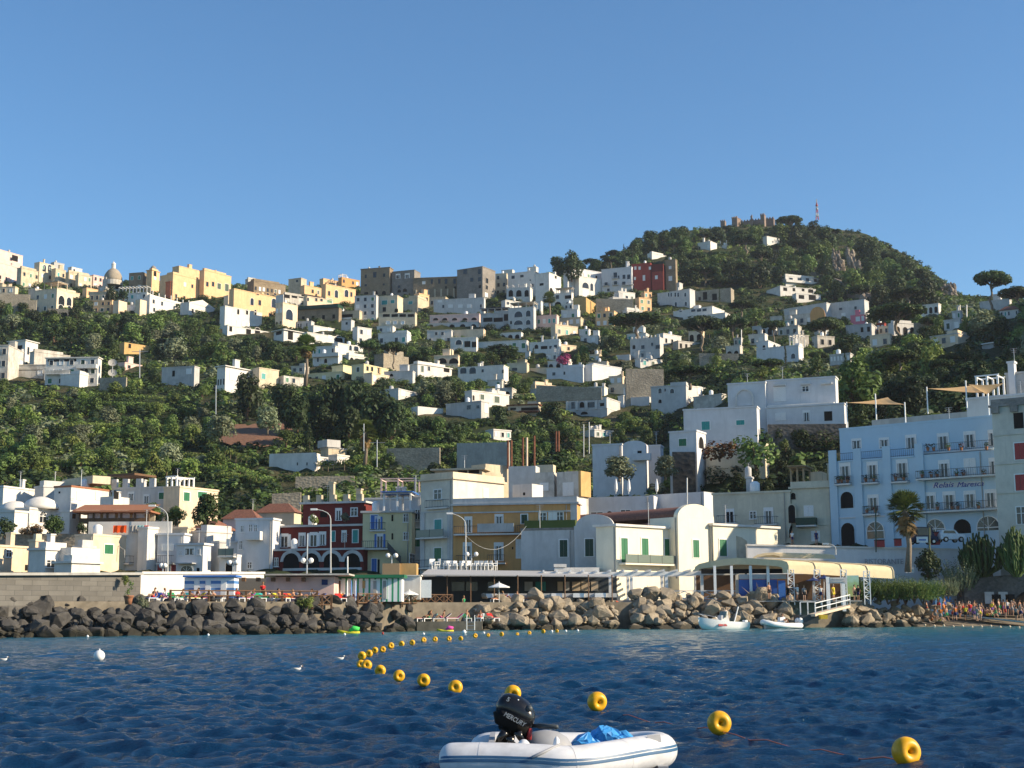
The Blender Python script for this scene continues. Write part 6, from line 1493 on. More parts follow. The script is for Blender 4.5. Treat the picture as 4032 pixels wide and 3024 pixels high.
# ---- small building kit for things on the quay
def bx(t,name,c,x0,x1,yt,yb,d,dep,mat,off=0):
 """box under thing t: photo extents, front at depth d"""
 A=at(cx(c,x0),cy(c,yb),d);B=at(cx(c,x1),cy(c,yt),d)
 mb=MB();mb.box((A.x,d,A.z),(B.x,d+dep,B.z));return mb.build(name,MATS[mat]if isinstance(mat,str)else mat,t)
def tbase(name,label,cat,c,x,y,d,group=None):
 return thing(name,label,cat,at(cx(c,x),cy(c,y),d),group)
def stripes(name,c1,c2,freq,axis,duty=.5):
 m,nt,b=nodes(name);g=N(nt,'ShaderNodeNewGeometry');sp=N(nt,'ShaderNodeSeparateXYZ');L(nt,g.outputs['Position'],sp.inputs[0])
 a=N(nt,'ShaderNodeMath',operation='MULTIPLY');L(nt,sp.outputs[axis],a.inputs[0]);a.inputs[1].default_value=freq
 f=N(nt,'ShaderNodeMath',operation='FRACT');L(nt,a.outputs[0],f.inputs[0]);l=N(nt,'ShaderNodeMath',operation='LESS_THAN');L(nt,f.outputs[0],l.inputs[0]);l.inputs[1].default_value=duty
 L(nt,mixc(nt,l.outputs[0],c1,c2),b.inputs['Base Color']);b.inputs['Roughness'].default_value=.6;return m
stripes('bluestripe',(.82,.82,.82),(.08,.22,.48),1.55,2,.42);stripes('greenstripe',(.82,.82,.80),(.03,.30,.14),1.75,0,.34);stripes('towelstripe',(.8,.8,.8),(.08,.2,.5),4,0)
# blue striped beach cabins
t=tbase('beach_cabins','white beach cabins with blue horizontal stripes against the promenade wall','beach cabin','K',1600,1100,130.5)
bx(t,'wall','K',1600,2040,915,1140,130.5,2.2,'bluestripe');bx(t,'roof','K',1590,2055,893,913,130.1,2.8,'bluepaint')
for x in(1712,1810,1945):bx(t,'door','K',x-26,x+26,922,1130,130.4,.09,'whitepaint')
# low service house with wooden brackets
t=tbase('service_house','low pinkish grey service house with a thin flat roof and brown brackets','house','L',560,1230,137)
bx(t,'wall','L',540,1140,1040,1260,138,4,'pink');bx(t,'roof','L',540,1270,1013,1030,136.6,6,'oldwhite');w_=bx(t,'window','L',1032,1084,1066,1112,137.9,.09,'navy')
for x in(350,475,605,735,870):bx(t,'bracket','L',x-16,x+16,1048,1082,137.4,.59,'wood')
for x in(120,160):pass
# green striped bathing cabins
t=tbase('beach_cabins','green and white vertically striped bathing cabins with a green roof','beach cabin','L',1142,1250,142)
bx(t,'wall','L',1142,1730,1055,1260,142,3,'greenstripe');bx(t,'roof','L',1132,1752,1022,1053,141.4,4,'greenpaint')
for x in(1182,1495,1580):o=bx(t,'door','L',x-24,x+24,1066,1236,141.9,.09,'whitepaint');bx(o,'door_opening','L',x-15,x+15,1076,1232,141.85,.045,'wood' if x<1300 else 'concrete')
bx(t,'notice','L',1386,1412,1076,1142,141.9,.09,'ochrewall')
t=tbase('kiosk','plain white kiosk with an open door panel beside the striped cabins','kiosk','L',1760,1240,143)
bx(t,'wall','L',1745,1890,1035,1240,147,2.5,'white');bx(t,'roof','L',1740,1900,1026,1034,146.8,2.9,'white');bx(t,'door_panel','L',1893,1988,1070,1225,145.9,.1,'whitepaint')
# bamboo screen box
t=tbase('bamboo_screen','tan bamboo screen box above the striped cabins','screen','L',1560,1015,160);bx(t,'screen','L',1560,1712,925,1045,160,3,'woodpale');bx(t,'side_screen','L',1713,1858,925,1045,160.4,3,'ochrewall')
# awning restaurant
t=tbase('restaurant','open beach restaurant under a long grey awning with dark interior','restaurant','M',100,1230,158)
A0,A1=at(cx('M',130),cy('M',1030),154),at(cx('M',1815),cy('M',1046),156);B0,B1=at(cx('M',190),cy('M',985),166),at(cx('M',1640),cy('M',1010),167)
mb=MB();up=Vector((0,0,.12));mb.add([A0,A1,B1,B0,A0+up,A1+up,B1+up,B0+up],[(4,5,6,7),(3,2,1,0),(0,1,5,4),(1,2,6,5),(2,3,7,6),(3,0,4,7)]);mb.build('awning',MATS['awning'],t)
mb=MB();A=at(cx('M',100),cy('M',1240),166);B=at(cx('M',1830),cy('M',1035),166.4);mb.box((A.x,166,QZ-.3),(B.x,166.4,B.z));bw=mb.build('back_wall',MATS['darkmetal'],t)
for x,w_,mt in((450,110,'glass'),(570,100,'glass'),(1065,70,'palegrey'),(1340,45,'cream'),(1400,40,'palegrey'),(1480,70,'cream'),(1560,70,'cream'),(1640,60,'cream'),(760,100,'glass'),(1170,90,'teal')):bx(t,'window','M',x-w_/2,x+w_/2,1085,1165,165.8,.18,mt)
for i in range(9):
 x=150+205*i;p=at(cx('M',x),cy('M',1060),155);mb=MB();mb.tube([(p.x,p.y,QZ),(p.x,p.y,A0.z)],.07,6);mb.build('post',MATS['wood'],t)
mb=MB();A=at(cx('M',690),cy('M',1195),157);B=at(cx('M',1800),cy('M',1160),157);mb.box((A.x,157,QZ+.1),(B.x,157.1,A.z));mb.build('balustrade',MATS['darkmetal'],t)
mb=MB();A=at(cx('M',700),cy('M',1075),155.2);mb.box((A.x,155.2,A.z-.35),(at(cx('M',1790),0,155.2).x+0,155.3,A.z))if 0 else None
t=tbase('roof_room','low white roof hut on the terrace above the awning restaurant','hut','M',1290,1030,167.5);bx(t,'wall','M',1290,1680,960,1035,167.5,3,'white');bx(t,'roof','M',1285,1395,930,958,167.4,3,'white');bx(t,'shed_roof','M',1120,1690,945,957,168,3.6,'terracotta')if 0 else None
t=tbase('roof_terrace','brown planked roof terrace edge behind the awning','terrace','M',800,985,169);bx(t,'deck','M',150,1300,985,1040,168.6,3,'concrete')
# plastic chairs on the roof
def chair_mesh():
 mb=MB();mb.box((-.24,-.24,.40),(.24,.24,.45));mb.box((-.24,.2,.451),(.24,.25,.9))
 for sx in(-1,1):mb.box((sx*.24-.03,-.24,.62),(sx*.24+.03,.2,.66));mb.box((sx*.24-.03,-.24,.451),(sx*.24+.03,-.18,.619))
 l=MB();l.box((-.24,-.24,0),(-.19,-.19,.4));return mb
cm=chair_mesh().mesh('chair',[MATS['whitepaint']]);lm=MB();lm.box((-.03,-.03,0),(.03,.03,.4));lm=lm.mesh('leg',[MATS['whitepaint']])
for i,x in enumerate((235,262,345,378,408,440,470,515,560,600,640,680,720,765)):
 p=at(cx('M',x),cy('M',985),170);r=thing('plastic_chair','white plastic chair in the row on the roof terrace above the awning','chair',p,'plastic chairs on the roof terrace',rnd.uniform(-1.2,1.2));r.scale=(1.5,)*3 if i<2 else(1.25,)*3
 o=bpy.data.objects.new('seat',cm);COL.objects.link(o);o.parent=r
 for sx in(-1,1):
  for sy in(-1,1):o=bpy.data.objects.new('leg',lm);COL.objects.link(o);o.parent=r;o.location=(sx*.2,sy*.2,0)
  # white pergola
t=tbase('pergola','white timber pergola with crossed railings above the pale boulders','pergola','N',190,1240,162)
zt=at(cx('N',500),cy('N',1030),162).z;xs=[at(cx('N',x),cy('N',1100),162).x for x in(5,190,495,805,1110)]
for y,zo in((162,0),(167,.0)):
 for x in xs:mb=MB();mb.box((x-.16,y-.16,QZ-.5),(x+.16,y+.16,zt));mb.build('post',MATS['whitepaint'],t)
 mb=MB();mb.box((xs[0]-8,y-.13,zt+.003),(xs[-1]+.9,y+.13,zt+.42));mb.build('beam',MATS['whitepaint'],t)
for i in range(16):x=xs[0]-7.5+(xs[-1]-xs[0]+8.2)*i/15;mb=MB();mb.box((x-.09,161.2,zt+.423),(x+.09,168,zt+.65));mb.build('rafter',MATS['whitepaint'],t)
zr0,zr1=at(cx('N',500),cy('N',1238),162).z,at(cx('N',500),cy('N',1162),162).z
for a,b in zip(xs[1:-1],xs[2:]):
 mb=MB();mb.box((a+.17,161.95,zr1-.1),(b-.17,162.05,zr1));mb.box((a+.17,161.95,zr0),(b-.17,162.05,zr0+.1));m=(a+b)/2
 for x0,x1 in((a+.17,m),(m,b-.17)):
  for z0,z1 in((zr0+.1,zr1-.1),(zr1-.1,zr0+.1)):mb.tube([(x0,162+.03*(z0<z1),z0),(x1,162+.03*(z0<z1),z1)],.05,4)
 mb.build('railing',MATS['whitepaint'],t)
bx(t,'floor','N',0,1130,1241,1262,161.6,7,'concrete')
# beige vaulted canopy building
plain('canvas',(.70,.57,.36),.8,.2,var=.12,nsc=2)
t=tbase('canopy_hall','seafront hall with a beige vaulted canvas roof, blue doors and white lattice columns','restaurant','N',735,1240,160)
def gpt(c,x,y,d):return at(cx(c,x),cy(c,y),d)
end=[(738,990),(745,955),(780,930),(870,908),(990,888),(1110,877),(1240,880),(1380,889),(1500,898),(1545,912),(1560,945),(1562,1010)]
E1=[gpt('N',x,y,160-(x-735)/825*2.5)for x,y in end]
E0=[gpt('N',x,y,160-(x-735)/825*2.5)for x,y in[(780,990),(785,975),(815,968),(900,960),(1000,945),(1110,935),(1240,937),(1370,944),(1470,952),(1500,960),(1512,975),(1515,1010)]]
mb=MB();n=len(E1);yv=Vector((0,.5,0));mb.add(E1+E0+[p+yv for p in E1]+[p+yv for p in E0],[f for i in range(n-1)for f in((i,i+1,n+i+1,n+i),(n+i,n+i+1,3*n+i+1,3*n+i))]);mb.build('end_valance',MATS['canvas'],t)
# roof surface sweeps to the right along the quay
right=[gpt('P',x,y,163)for x,y in((1075,575),(1072,520),(1050,490),(1000,478))]
prof=E1[-1],E1[-2],E1[-3],E1[-4]
vec=right[0]-E1[-1];vec.z=0
mb=MB();vs=[];segs=24
for i in range(segs+1):
 s_=i/segs;sag=.10*math.sin(math.pi*(s_*4%1))
 for p in E1[-7:]:w_=p+vec*s_;vs.append(w_+Vector((0,0,.12*sag-.55*s_)))
for i in range(segs):
 for j in range(6):vs_=0;mb.f.append((i*7+j,(i+1)*7+j,(i+1)*7+j+1,i*7+j+1));mb.m.append(0)
mb.v=[tuple(v)for v in vs];mb.build('vault_roof',MATS['canvas'],t,True)
for s_ in(.25,.5,.75,1.0):
 mb=MB();mb.tube([p+vec*s_+Vector((0,-.03,.05-.55*s_))for p in E1[-7:]],.07,5);mb.build('roof_rib',MATS['canvas'],t)
mb=MB();vs=[]
for i in range(13):
 s_=i/12
 for p in E1[:6]:w_=p+Vector((vec.x*s_,vec.y*s_+6*s_,0));vs.append(w_)
mb.v=[tuple(v)for v in vs];mb.f=[(i*6+j,(i+1)*6+j,(i+1)*6+j+1,i*6+j+1)for i in range(12)for j in range(5)];mb.m=[0]*len(mb.f);mb.build('rear_roof',MATS['canvas'],t,True)
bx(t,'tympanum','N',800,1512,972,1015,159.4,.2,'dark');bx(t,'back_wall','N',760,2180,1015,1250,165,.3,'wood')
bx(t,'lintel','N',1130,1540,1018,1062,158.9,.2,'awning')
for x0,x1 in((1130,1222),(1242,1378),(1394,1460)):bx(t,'door','N',x0,x1,1066,1245,159,.15,'bluepaint' if 0 else 'navyblue' if 'navyblue' in MATS else plain('navyblue',(.03,.10,.36),.5))
bx(t,'side_panel','N',1475,1530,1075,1245,158.6,.15,'bluepaint')
for x in(1232,1384,920,1066):bx(t,'mullion','N',x-7,x+7,945,1245,158.6,.2,'whitepaint')
for c_,x in(('N',1578),('N',1806),('N',2036),('P',840)):
 p=gpt(c_,x,1020 if c_=='N' else 590,157.6);zt_=p.z+.5;mb=MB()
 for dx in(-.32,.32):mb.box((p.x+dx-.05,157.5,QZ-.4),(p.x+dx+.05,157.6,zt_))
 k=7
 for i in range(k):z0=QZ+(zt_-QZ)*i/k;z1=QZ+(zt_-QZ)*(i+1)/k;mb.tube([(p.x-.32,157.55,z0 if i%2 else z1),(p.x+.32,157.55,z1 if i%2 else z0)],.04,4);mb.tube([(p.x-.32,157.55,z1),(p.x+.32,157.55,z1)],.035,4)
 mb.build('lattice_column',MATS['whitepaint'],t)
m,nt_,b_=nodes('mural');g_=N(nt_,'ShaderNodeNewGeometry');sp_=N(nt_,'ShaderNodeSeparateXYZ');L(nt_,g_.outputs['Position'],sp_.inputs[0]);mr_=N(nt_,'ShaderNodeMapRange');L(nt_,sp_.outputs[2],mr_.inputs[0]);mr_.inputs[1].default_value=3;mr_.inputs[2].default_value=7.5
n_=noise(nt_,pos(nt_),1.6,4);ad_=N(nt_,'ShaderNodeMath',operation='MULTIPLY_ADD');L(nt_,n_,ad_.inputs[0]);ad_.inputs[1].default_value=.5;L(nt_,mr_.outputs[0],ad_.inputs[2])
L(nt_,ramp(nt_,ad_.outputs[0],[(.2,(.45,.40,.20)),(.55,(.25,.38,.12)),(.8,(.35,.55,.45)),(1.0,(.05,.30,.62))]),b_.inputs['Base Color'])
bx(t,'mural_panel','N',2062,2170,1030,1215,158.2,.15,'mural');bx(t,'floor','N',1120,2200,1246,1262,157.3,7,'concrete')
t=tbase('upper_awning','smaller beige vaulted awning behind the seafront hall roof','awning','N',1255,890,168)
U1=[gpt('N',x,y,168)for x,y in((1250,872),(1290,848),(1360,834),(1430,830),(1480,842),(1495,875))];vec2=gpt('N',1972,880,169)-gpt('N',1495,875,168);vec2.z=-.15
mb=MB();vs=U1+[p+vec2 for p in U1]+[p-Vector((0,0,.3))for p in U1];n=6
mb.add(vs,[(i,n+i,n+i+1,i+1)for i in range(5)]+[(2*n+i,i,i+1,2*n+i+1)for i in range(5)]);mb.build('canvas',MATS['canvas'],t)
# signboard and gangway
t=tbase('signboard','white signboard on posts beside the navy umbrellas','sign','P',595,880,156);bx(t,'board','P',525,668,605,656,156,.1,'palegrey')
for x in(508,645):bx(t,'post','P',x-10,x+10,600 if x<600 else 657,900,156.02,.12,'whitepaint')
for i,(y,w_)in enumerate(((620,100),(640,116))):bx(t,'lettering','P',596-w_/2,596+w_/2,y-4,y+4,155.95,.045,'grey')
t=tbase('gangway','sloping gangway with white rails and a yellow edge down to the water','gangway','P',400,950,152)
G0,G1=gpt('P',395,945,149),gpt('P',700,868,154);mb=MB();w_=Vector((-.4,1.6,0));dz=Vector((0,0,.25))
mb.add([G0,G1,G1+w_,G0+w_,G0+dz,G1+dz,G1+w_+dz,G0+w_+dz],[(4,5,6,7),(0,1,5,4),(1,2,6,5),(2,3,7,6),(3,0,4,7)]);mb.build('ramp',MATS['cream'],t)
mb=MB()
for zz in(.6,1.1):mb.tube([G0+dz+Vector((0,.05,zz)),G1+dz+Vector((0,.05,zz))],.05,5)
for i in range(6):p=G0.lerp(G1,i/5)+dz+Vector((0,.05,0));mb.tube([p,p+Vector((0,0,1.1))],.04,5)
mb.build('railing',MATS['whitepaint'],t);bx(t,'landing','P',255,420,930,1010,150,3,'darkmetal');bx(t,'rail_frame','P',262,400,815,822,152,.1,'whitepaint')
for x in(265,330,396):bx(t,'stanchion','P',x-3,x+3,822.5,929,152,.1,'whitepaint')
t=tbase('equipment_box','yellow equipment box under the gangway','box','P',470,970,150.6);bx(t,'box','P',442,502,930,968,148.6,1,'yellowpaint' if 'yellowpaint' in MATS else plain('yellowpaint',(.75,.48,.03),.5))
# ---- bathing platform, steps, ladders
mb=MB();A=at(cx('M',90),cy('M',1440),146);B=at(cx('M',660),cy('M',1440),146);mb.box((A.x,146.5,-1.5),(B.x,153,.95));mb.box((A.x,150,.953),(B.x+3.5,154,1.9));solo(mb,'bathing_platform',MATS['quaywallmat'],'low concrete bathing platform at the waterline in front of the restaurant','platform',(A.x,146.5,-1.5))
for c_,x,y0,y1,d,lb in(('M',528,1385,1500,144.5,'left'),('M',592,1385,1500,144.5,'right')):pass
t=tbase('swim_ladder','metal swim ladder at the bathing platform','ladder','M',528,1490,144.5)
for x in(526,594):p0,p1=gpt('M',x,1505,144.5),gpt('M',x,1388,144.5);mb=MB();mb.tube([p0,p1,p1+Vector((0,.5,.1))],.05,6);mb.build('rail',MATS['whitepaint'],t)
for i in range(3):p0,p1=gpt('M',526,1500-32*i,144.5),gpt('M',594,1500-32*i,144.5);mb=MB();mb.tube([p0,p1],.035,6);mb.build('rung',MATS['metal'],t)
t=tbase('stone_steps','brown steps with thin handrails leading down between the boulders','steps','N',100,1400,161)
for i in range(7):bx(t,'step','N',92,215,1262+i*24,1480,165-i*.75,.75,'quaywallmat')
for x in(90,228):p0,p1=gpt('N',x,1390,161),gpt('N',x,1225,165);mb=MB();mb.tube([p0,p0+Vector((0,0,1)),p1,p1-Vector((0,0,1))],.04,5);mb.build('handrail',MATS['metal'],t)
# lifebuoy
p=gpt('N',50,1292,160.5);mb=MB();R_,r_=.42,.13;vs=[]
for i in range(20):
 for j in range(8):a,b=6.283*i/20,6.283*j/8;vs.append((p.x+(R_+r_*math.cos(b))*math.cos(a),p.y+r_*math.sin(b),p.z+(R_+r_*math.cos(b))*math.sin(a)))
mb.add(vs,[(i*8+j,((i+1)%20)*8+j,((i+1)%20)*8+(j+1)%8,i*8+(j+1)%8)for i in range(20)for j in range(8)])
t=thing('lifebuoy','orange ring lifebuoy on a stand at the top of the brown steps','lifebuoy',p);mb.build('ring',plain('lifered',(.60,.09,.03),.5),t,True);mb=MB();mb.box((p.x-.05,p.y+.15,p.z-1.6),(p.x+.05,p.y+.25,p.z+.3));mb.build('stand',MATS['wood'],t)
# ---- wooden promenade railing
def railing(label,c,x0,d0,x1,d1,n,z,h=1.05,cross=False,mat='wood'):
 A,B=gz(cx(c,x0),d0,z),gz(cx(c,x1),d1,z);t=thing('wooden_railing',label,'railing',A)
 u=(B-A).normalized()
 for i in range(n+1):p=A.lerp(B,i/n);mb=MB();mb.box((p.x-.09,p.y-.09,z-.3),(p.x+.09,p.y+.09,z+h));mb.build('post',MATS[mat],t)
 for zz in((h-.08,h*.5)if not cross else(h-.08,.12)):
  mb=MB();mb.tube([A+Vector((0,-.12,zz)),B+Vector((0,-.12,zz))],.06,5);mb.build('rail',MATS[mat],t)
 if cross:
  for i in range(n):
   a,b=A.lerp(B,i/n),A.lerp(B,(i+1)/n);mb=MB();mb.tube([a+Vector((0,-.13,.15)),b+Vector((0,-.13,h-.1))],.05,4);mb.tube([a+Vector((0,-.06,h-.1)),b+Vector((0,-.06,.15))],.05,4);mb.build('cross_brace',MATS[mat],t)
railing('long brown wooden railing along the sunbathing promenade','K',1480,q(670)+.3,2760,q(1240)+.3,8,QZ)
railing('short brown railing with crossed braces next to the green bush','L',950,q(1230)-.2,1115,q(1300)-.2,2,QZ-.4,cross=True)
railing('brown crossed railing around the sun terrace beside the bathing platform','L',1345,q(1400),1880,q(1650),7,QZ-.2,cross=True)
railing('brown crossed railing in front of the open restaurant','M',100,q(1640)+.5,400,q(1790)+.5,4,QZ-.2,cross=True)
# ---- street lamps
def lamp(label,c,xb,yb,yt,xa,ya,d,dz=0):
 b=gpt(c,xb,yb,d);tp_=gpt(c,xb,yt,d);e=gpt(c,xa,ya,d);t=thing('street_lamp',label,'street lamp',b)
 mb=MB();m=Vector((tp_.x,tp_.y,tp_.z));up=Vector((0,0,abs(tp_.x-e.x)*.55))
 pts=[b,tp_]+[tp_*(1-s)**2+(m+up)*2*s*(1-s)+e*s*s for s in(.25,.5,.75,1)]
 mb.tube(pts,[.085,.06,.05,.045,.04,.04],8);mb.build('pole',MATS['palepole']if 'palepole' in MATS else plain('palepole',(.55,.55,.52),.5),t)
 s=-1 if e.x<tp_.x else 1;mb=MB();mb.box((e.x-.35+s*.25,e.y-.14,e.z-.1),(e.x+.35+s*.25,e.y+.14,e.z+.1));mb.build('lamp_head',MATS['lampglass'],t)
lamp('tall curved street lamp in front of the bluish white pair of houses','K',1460,880,390,1345,290,150)
lamp('tall curved street lamp in front of the dark red house','L',1110,1010,540,985,455,152)
lamp('curved street lamp before the orange building','M',517,965,590,395,490,168)
lamp('small white curved lamp above the beige awning','N',1970,850,800,1900,755,171)
def globes(label,c,x,yb,yg,sep,d,n=2,tall=None,r=.27):
 b=gpt(c,x,yb,d);g=gpt(c,x,yg,d);t=thing('globe_lamp',label,'street lamp',b);mb=MB();top_=g.z if tall is None else gpt(c,x,tall,d).z
 mb.tube([b,(b.x,b.y,top_)],.07,6);s=sep/2/(ppm(b)*2.212)
 if n==2:mb.tube([(b.x-s,b.y,g.z-.25),(b.x+s,b.y,g.z-.25)],.04,5)
 mb.build('pole',MATS['metal'],t)
 for sx in((-s,s)if n==2 else(0,)):mb=MB();mb.ball((b.x+sx,b.y-(.0 if n==2 else .1),g.z+(.2 if n==1 else 0)),r,12);mb.build('globe',MATS['lampglass'],t,True)
globes('twin globe lamp at the foot of the tall lamp near the cream house','K',1418,880,812,30,149)
globes('twin globe lamp before the white gate arch','L',258,1010,918,60,150);globes('mast with twin globes before the dark red arches','L',900,1200,900,68,141,tall=670)
globes('twin globe lamp before the pale yellow green house','L',1642,925,857,68,158);globes('twin globe lamp on the orange facade beside the curved lamp','M',568,950,845,78,167)
globes('single globe lamp above the dark stone arch','P',1828,600,412,0,174,1,r=.4)
t=tbase('flagpole','thin pole standing before the right arches of the dark red house','pole','L',1258,1010,150);p0,p1=gpt('L',1258,1010,150),gpt('L',1258,865,150);mb=MB();mb.tube([p0,p1],.08,6);mb.build('pole',MATS['whitepaint'],t)
def pole(label,c,x,yb,yt,d,r=.1,arm=0,mat='metal',name='utility_pole',cat='pole'):
 p0,p1=gpt(c,x,yb,d),gpt(c,x,yt,d);t=thing(name,label,cat,p0);mb=MB();mb.tube([p0-Vector((0,0,1)),p1],r,6);mb.build('pole',MATS[mat],t)
 if arm:mb=MB();mb.tube([(p1.x-arm,p1.y,p1.z-.6),(p1.x+arm,p1.y,p1.z-.6)],r*.6,5);mb.build('crossarm',MATS[mat],t)
pole('tall grey pole above the low white valley house','G',1400,1010,815,288);pole('green pole with a crossarm right of the valley palm','G',1515,1150,955,286,arm=1.6)
pole('thin pole with a white lamp near the red soil bank','G',112,740,480,320,arm=.6);pole('pale wooden pole beside the satellite dishes','F',1218,390,170,422,.16,2.4)
pole('tall lamp pole standing in the dark gardens of the right slope','E',1712,1215,975,400,.18,1.6);pole('pole above the battlemented villa garden','D',1148,1430,1190,445,.14)
pole('left thin pole above the vine terrace on the right','H',1545,1060,820,270,.09,.5);pole('right thin pole above the vine terrace on the right','H',1592,1030,800,272,.09)
pole('mast standing on the blue white flat roof beside the station gable','N',675,420,180,200,.1)
for x,yt,lb in((885,960,'first rusty flue from the left behind the cream corner house'),(915,960,'second rusty flue from the left behind the cream corner house'),(1015,935,'rusty flue just left of the cream coloured flue'),(1050,935,'cream coloured flue in the row behind the roof storey'),(1115,920,'rusty flue just right of the cream coloured flue'),(1305,882,'left flue of the tall far right pair'),(1326,880,'right flue of the tall far right pair')):
 pole(lb,'H',x,1150 if x<1200 else 1000,yt,214,.19,0,'cream' if 'cream' in lb[:6]else 'rust','flue','chimney')
 # satellite dishes
for y,lb in((290,'upper grey satellite dish on the left slope'),(378,'lower grey satellite dish on the left slope')):
 p=gpt('F',980,y,420);t=thing('satellite_dish',lb,'satellite dish',p-Vector((0,0,3)));mb=MB();R_=38/2.212/ppm(p);M=Matrix.Translation(p)@Matrix.Rotation(math.radians(62),4,'X')@Matrix.Rotation(.2,4,'Y')
 m2=MB();m2.lathe([(R_,.45),(R_*.7,.2),(R_*.35,.05),(.05,0),(.05,-.06),(R_*.35,-.02),(R_*.7,.13),(R_,.4)],n=20);mb.add([M@Vector(v)for v in m2.v],m2.f[:-2]);mb.build('dish',MATS['concrete'],t,True)
 mb=MB();mb.tube([p-Vector((0,0,4)),p+Vector((0,.3,-.2))],.12,6);mb.build('mount',MATS['metal'],t)
 # castle and mast on the summit
h=House('small battlemented castle of brown stone on the summit','castle','castle','pinkstone');stone('pinkstone',(.20,.145,.115),(.28,.21,.17),1.0)
h.vol('D',1065,1146,216,275,split=1112,phi=-25,d=848);cast=[h.M.copy(),h.Ll,h.Lr,h.h]
def merl(n=4):
 for i in range(n):x=-h.Ll+h.Ll*i/(n-.5);h.box('merlon',(x,-.13,h.h+.285),(x+h.Ll/n*.5,.8,h.h+1.1),'pinkstone')
merl();h.vol('D',1146,1440,222,275,split=1430,phi=-8,d=852,part='curtain_wall');merl(12);h.vol('D',1314,1362,190,270,split=1350,phi=-15,d=848,part='tower');merl(3);h.vol('D',966,1016,246,280,split=1005,phi=-15,d=840,part='outer_tower');merl(3);h.vol('D',1228,1244,202,230,phi=-15,d=851,mind=1)
p0,p1=gpt('D',1810,235,850),gpt('D',1806,55,850);t=thing('radio_mast','red and white lattice radio mast on the castle hill','mast',p0);hh=p1.z-p0.z
for i in range(6):
 z0,z1=p0.z+hh*i/6,p0.z+hh*(i+1)/6;w0,w1=1.6*(1-i/6.6),1.6*(1-(i+1)/6.6);mb=MB()
 for sx,sy in((-1,-1),(1,-1),(1,1),(-1,1)):mb.tube([(p0.x+sx*w0/2,p0.y+sy*w0/2,z0),(p0.x+sx*w1/2,p0.y+sy*w1/2,z1)],.13,4)
 for s in(-1,1):mb.tube([(p0.x-s*w0/2,p0.y-w0/2,z0),(p0.x+s*w1/2,p0.y-w1/2,z1)],.09,4)
 if i in(1,3,4):mb.lathe([(.8,0),(.8,.9)],(p0.x,p0.y,z0),8)
 mb.build('mast_section',MATS['redpaint']if i%2==0 else MATS['grey'],t)
 # hedge and shrubs by the hall
for i in range(9):
 x=800+i*76;d=163+(i%3)*1.5
 tree('tamarisk','P',x,566+12*(i%2)+i*3,785+(i%2)*10,250,'feathery green tamarisk in the clipped hedge beside the seafront hall',d=d,group='tamarisk hedge beside the seafront hall',cat='shrub',leaf='leafmid')
tree('tamarisk','P',1660,425,720,330,'big feathery tamarisk bush left of the giant cactus',d=172,cat='shrub',leaf='leafolive');tree('tamarisk','P',1550,590,755,190,'small dull tamarisk bush at the end of the hedge',d=168,cat='shrub',leaf='leafolive')
tree('broad','P',1380,345,600,230,'dark shrub behind the hedge near the palm trunk',d=172,leaf='leafdark',cat='shrub',name='shrub')
tree('bush','L',885,1195,1295,150,'light green bush growing over the promenade wall among the boulders',d=q(1200)-.8,leaf='leaflight',cat='shrub')
tree('bush','K',1240,1030,1150,110,'white green leafy bush at the end of the stone quay wall',d=119,leaf='leafolive',cat='shrub')
tree('loose','K',1090,890,960,80,'spiky plant growing on top of the stone quay wall',d=124,leaf='leaflight',cat='plant',name='wall_plant')
p=gpt('K',1118,1150,118);t=thing('flower_pot','large terracotta pot at the end of the stone quay wall','plant pot',p);mb=MB();mb.lathe([(.26,0),(.32,.4),(.4,.62),(.43,.64),(.43,.72),(.36,.72)],p,16);mb.build('pot',MATS['terracotta'],t,True)
mb=MB();rg=random.Random(4);[leaves(mb,rg,(p.x+rg.uniform(-.2,.2),p.y,p.z+.8+.32*i),.24,24,.08)for i in range(4)];mb.build('plant',MATS['leafmid'],t)
# giant cactus
def cactus(c,x,yb,yt,wpx,d,label,seed):
 b=gpt(c,x,yb,d);hh=gpt(c,x,yt,d).z-b.z;W_=wpx/(ppm(b)*2.212);rg=random.Random(seed);t=thing('cactus',label,'cactus',b);mb=MB()
 for i in range(85):
  a=rg.uniform(0,6.283);r0,r1=W_*.12*rg.random(),W_*.5*math.sqrt(rg.random());z1=hh*(1-.5*(r1/(W_*.5))**2)*rg.uniform(.75,1)
  p0=b+Vector((r0*math.cos(a),r0*math.sin(a)*.6,0));p2=b+Vector((r1*math.cos(a),r1*math.sin(a)*.6,z1));p1=(p0+p2)/2+Vector((r1*.25*math.cos(a),r1*.15*math.sin(a),-hh*.06))
  mb.tube([p0,p1,p2,p2+Vector((0,0,hh*.05))],[.09,.11,.10,.04],6)
  for k in range(3):s_=p1.lerp(p2,rg.random());e=s_+Vector((rg.uniform(-.5,.5),rg.uniform(-.3,.3),rg.uniform(.4,1.1)));mb.tube([s_,e],[.12,.06],5)
 mb.build('stems',MATS['leafmid'],t)
cactus('P',1850,600,215,420,172,'large branching candelabra cactus beside the blue hotel',2);cactus('P',2150,600,170,260,170,'dry yellowish candelabra cactus at the right edge',9)
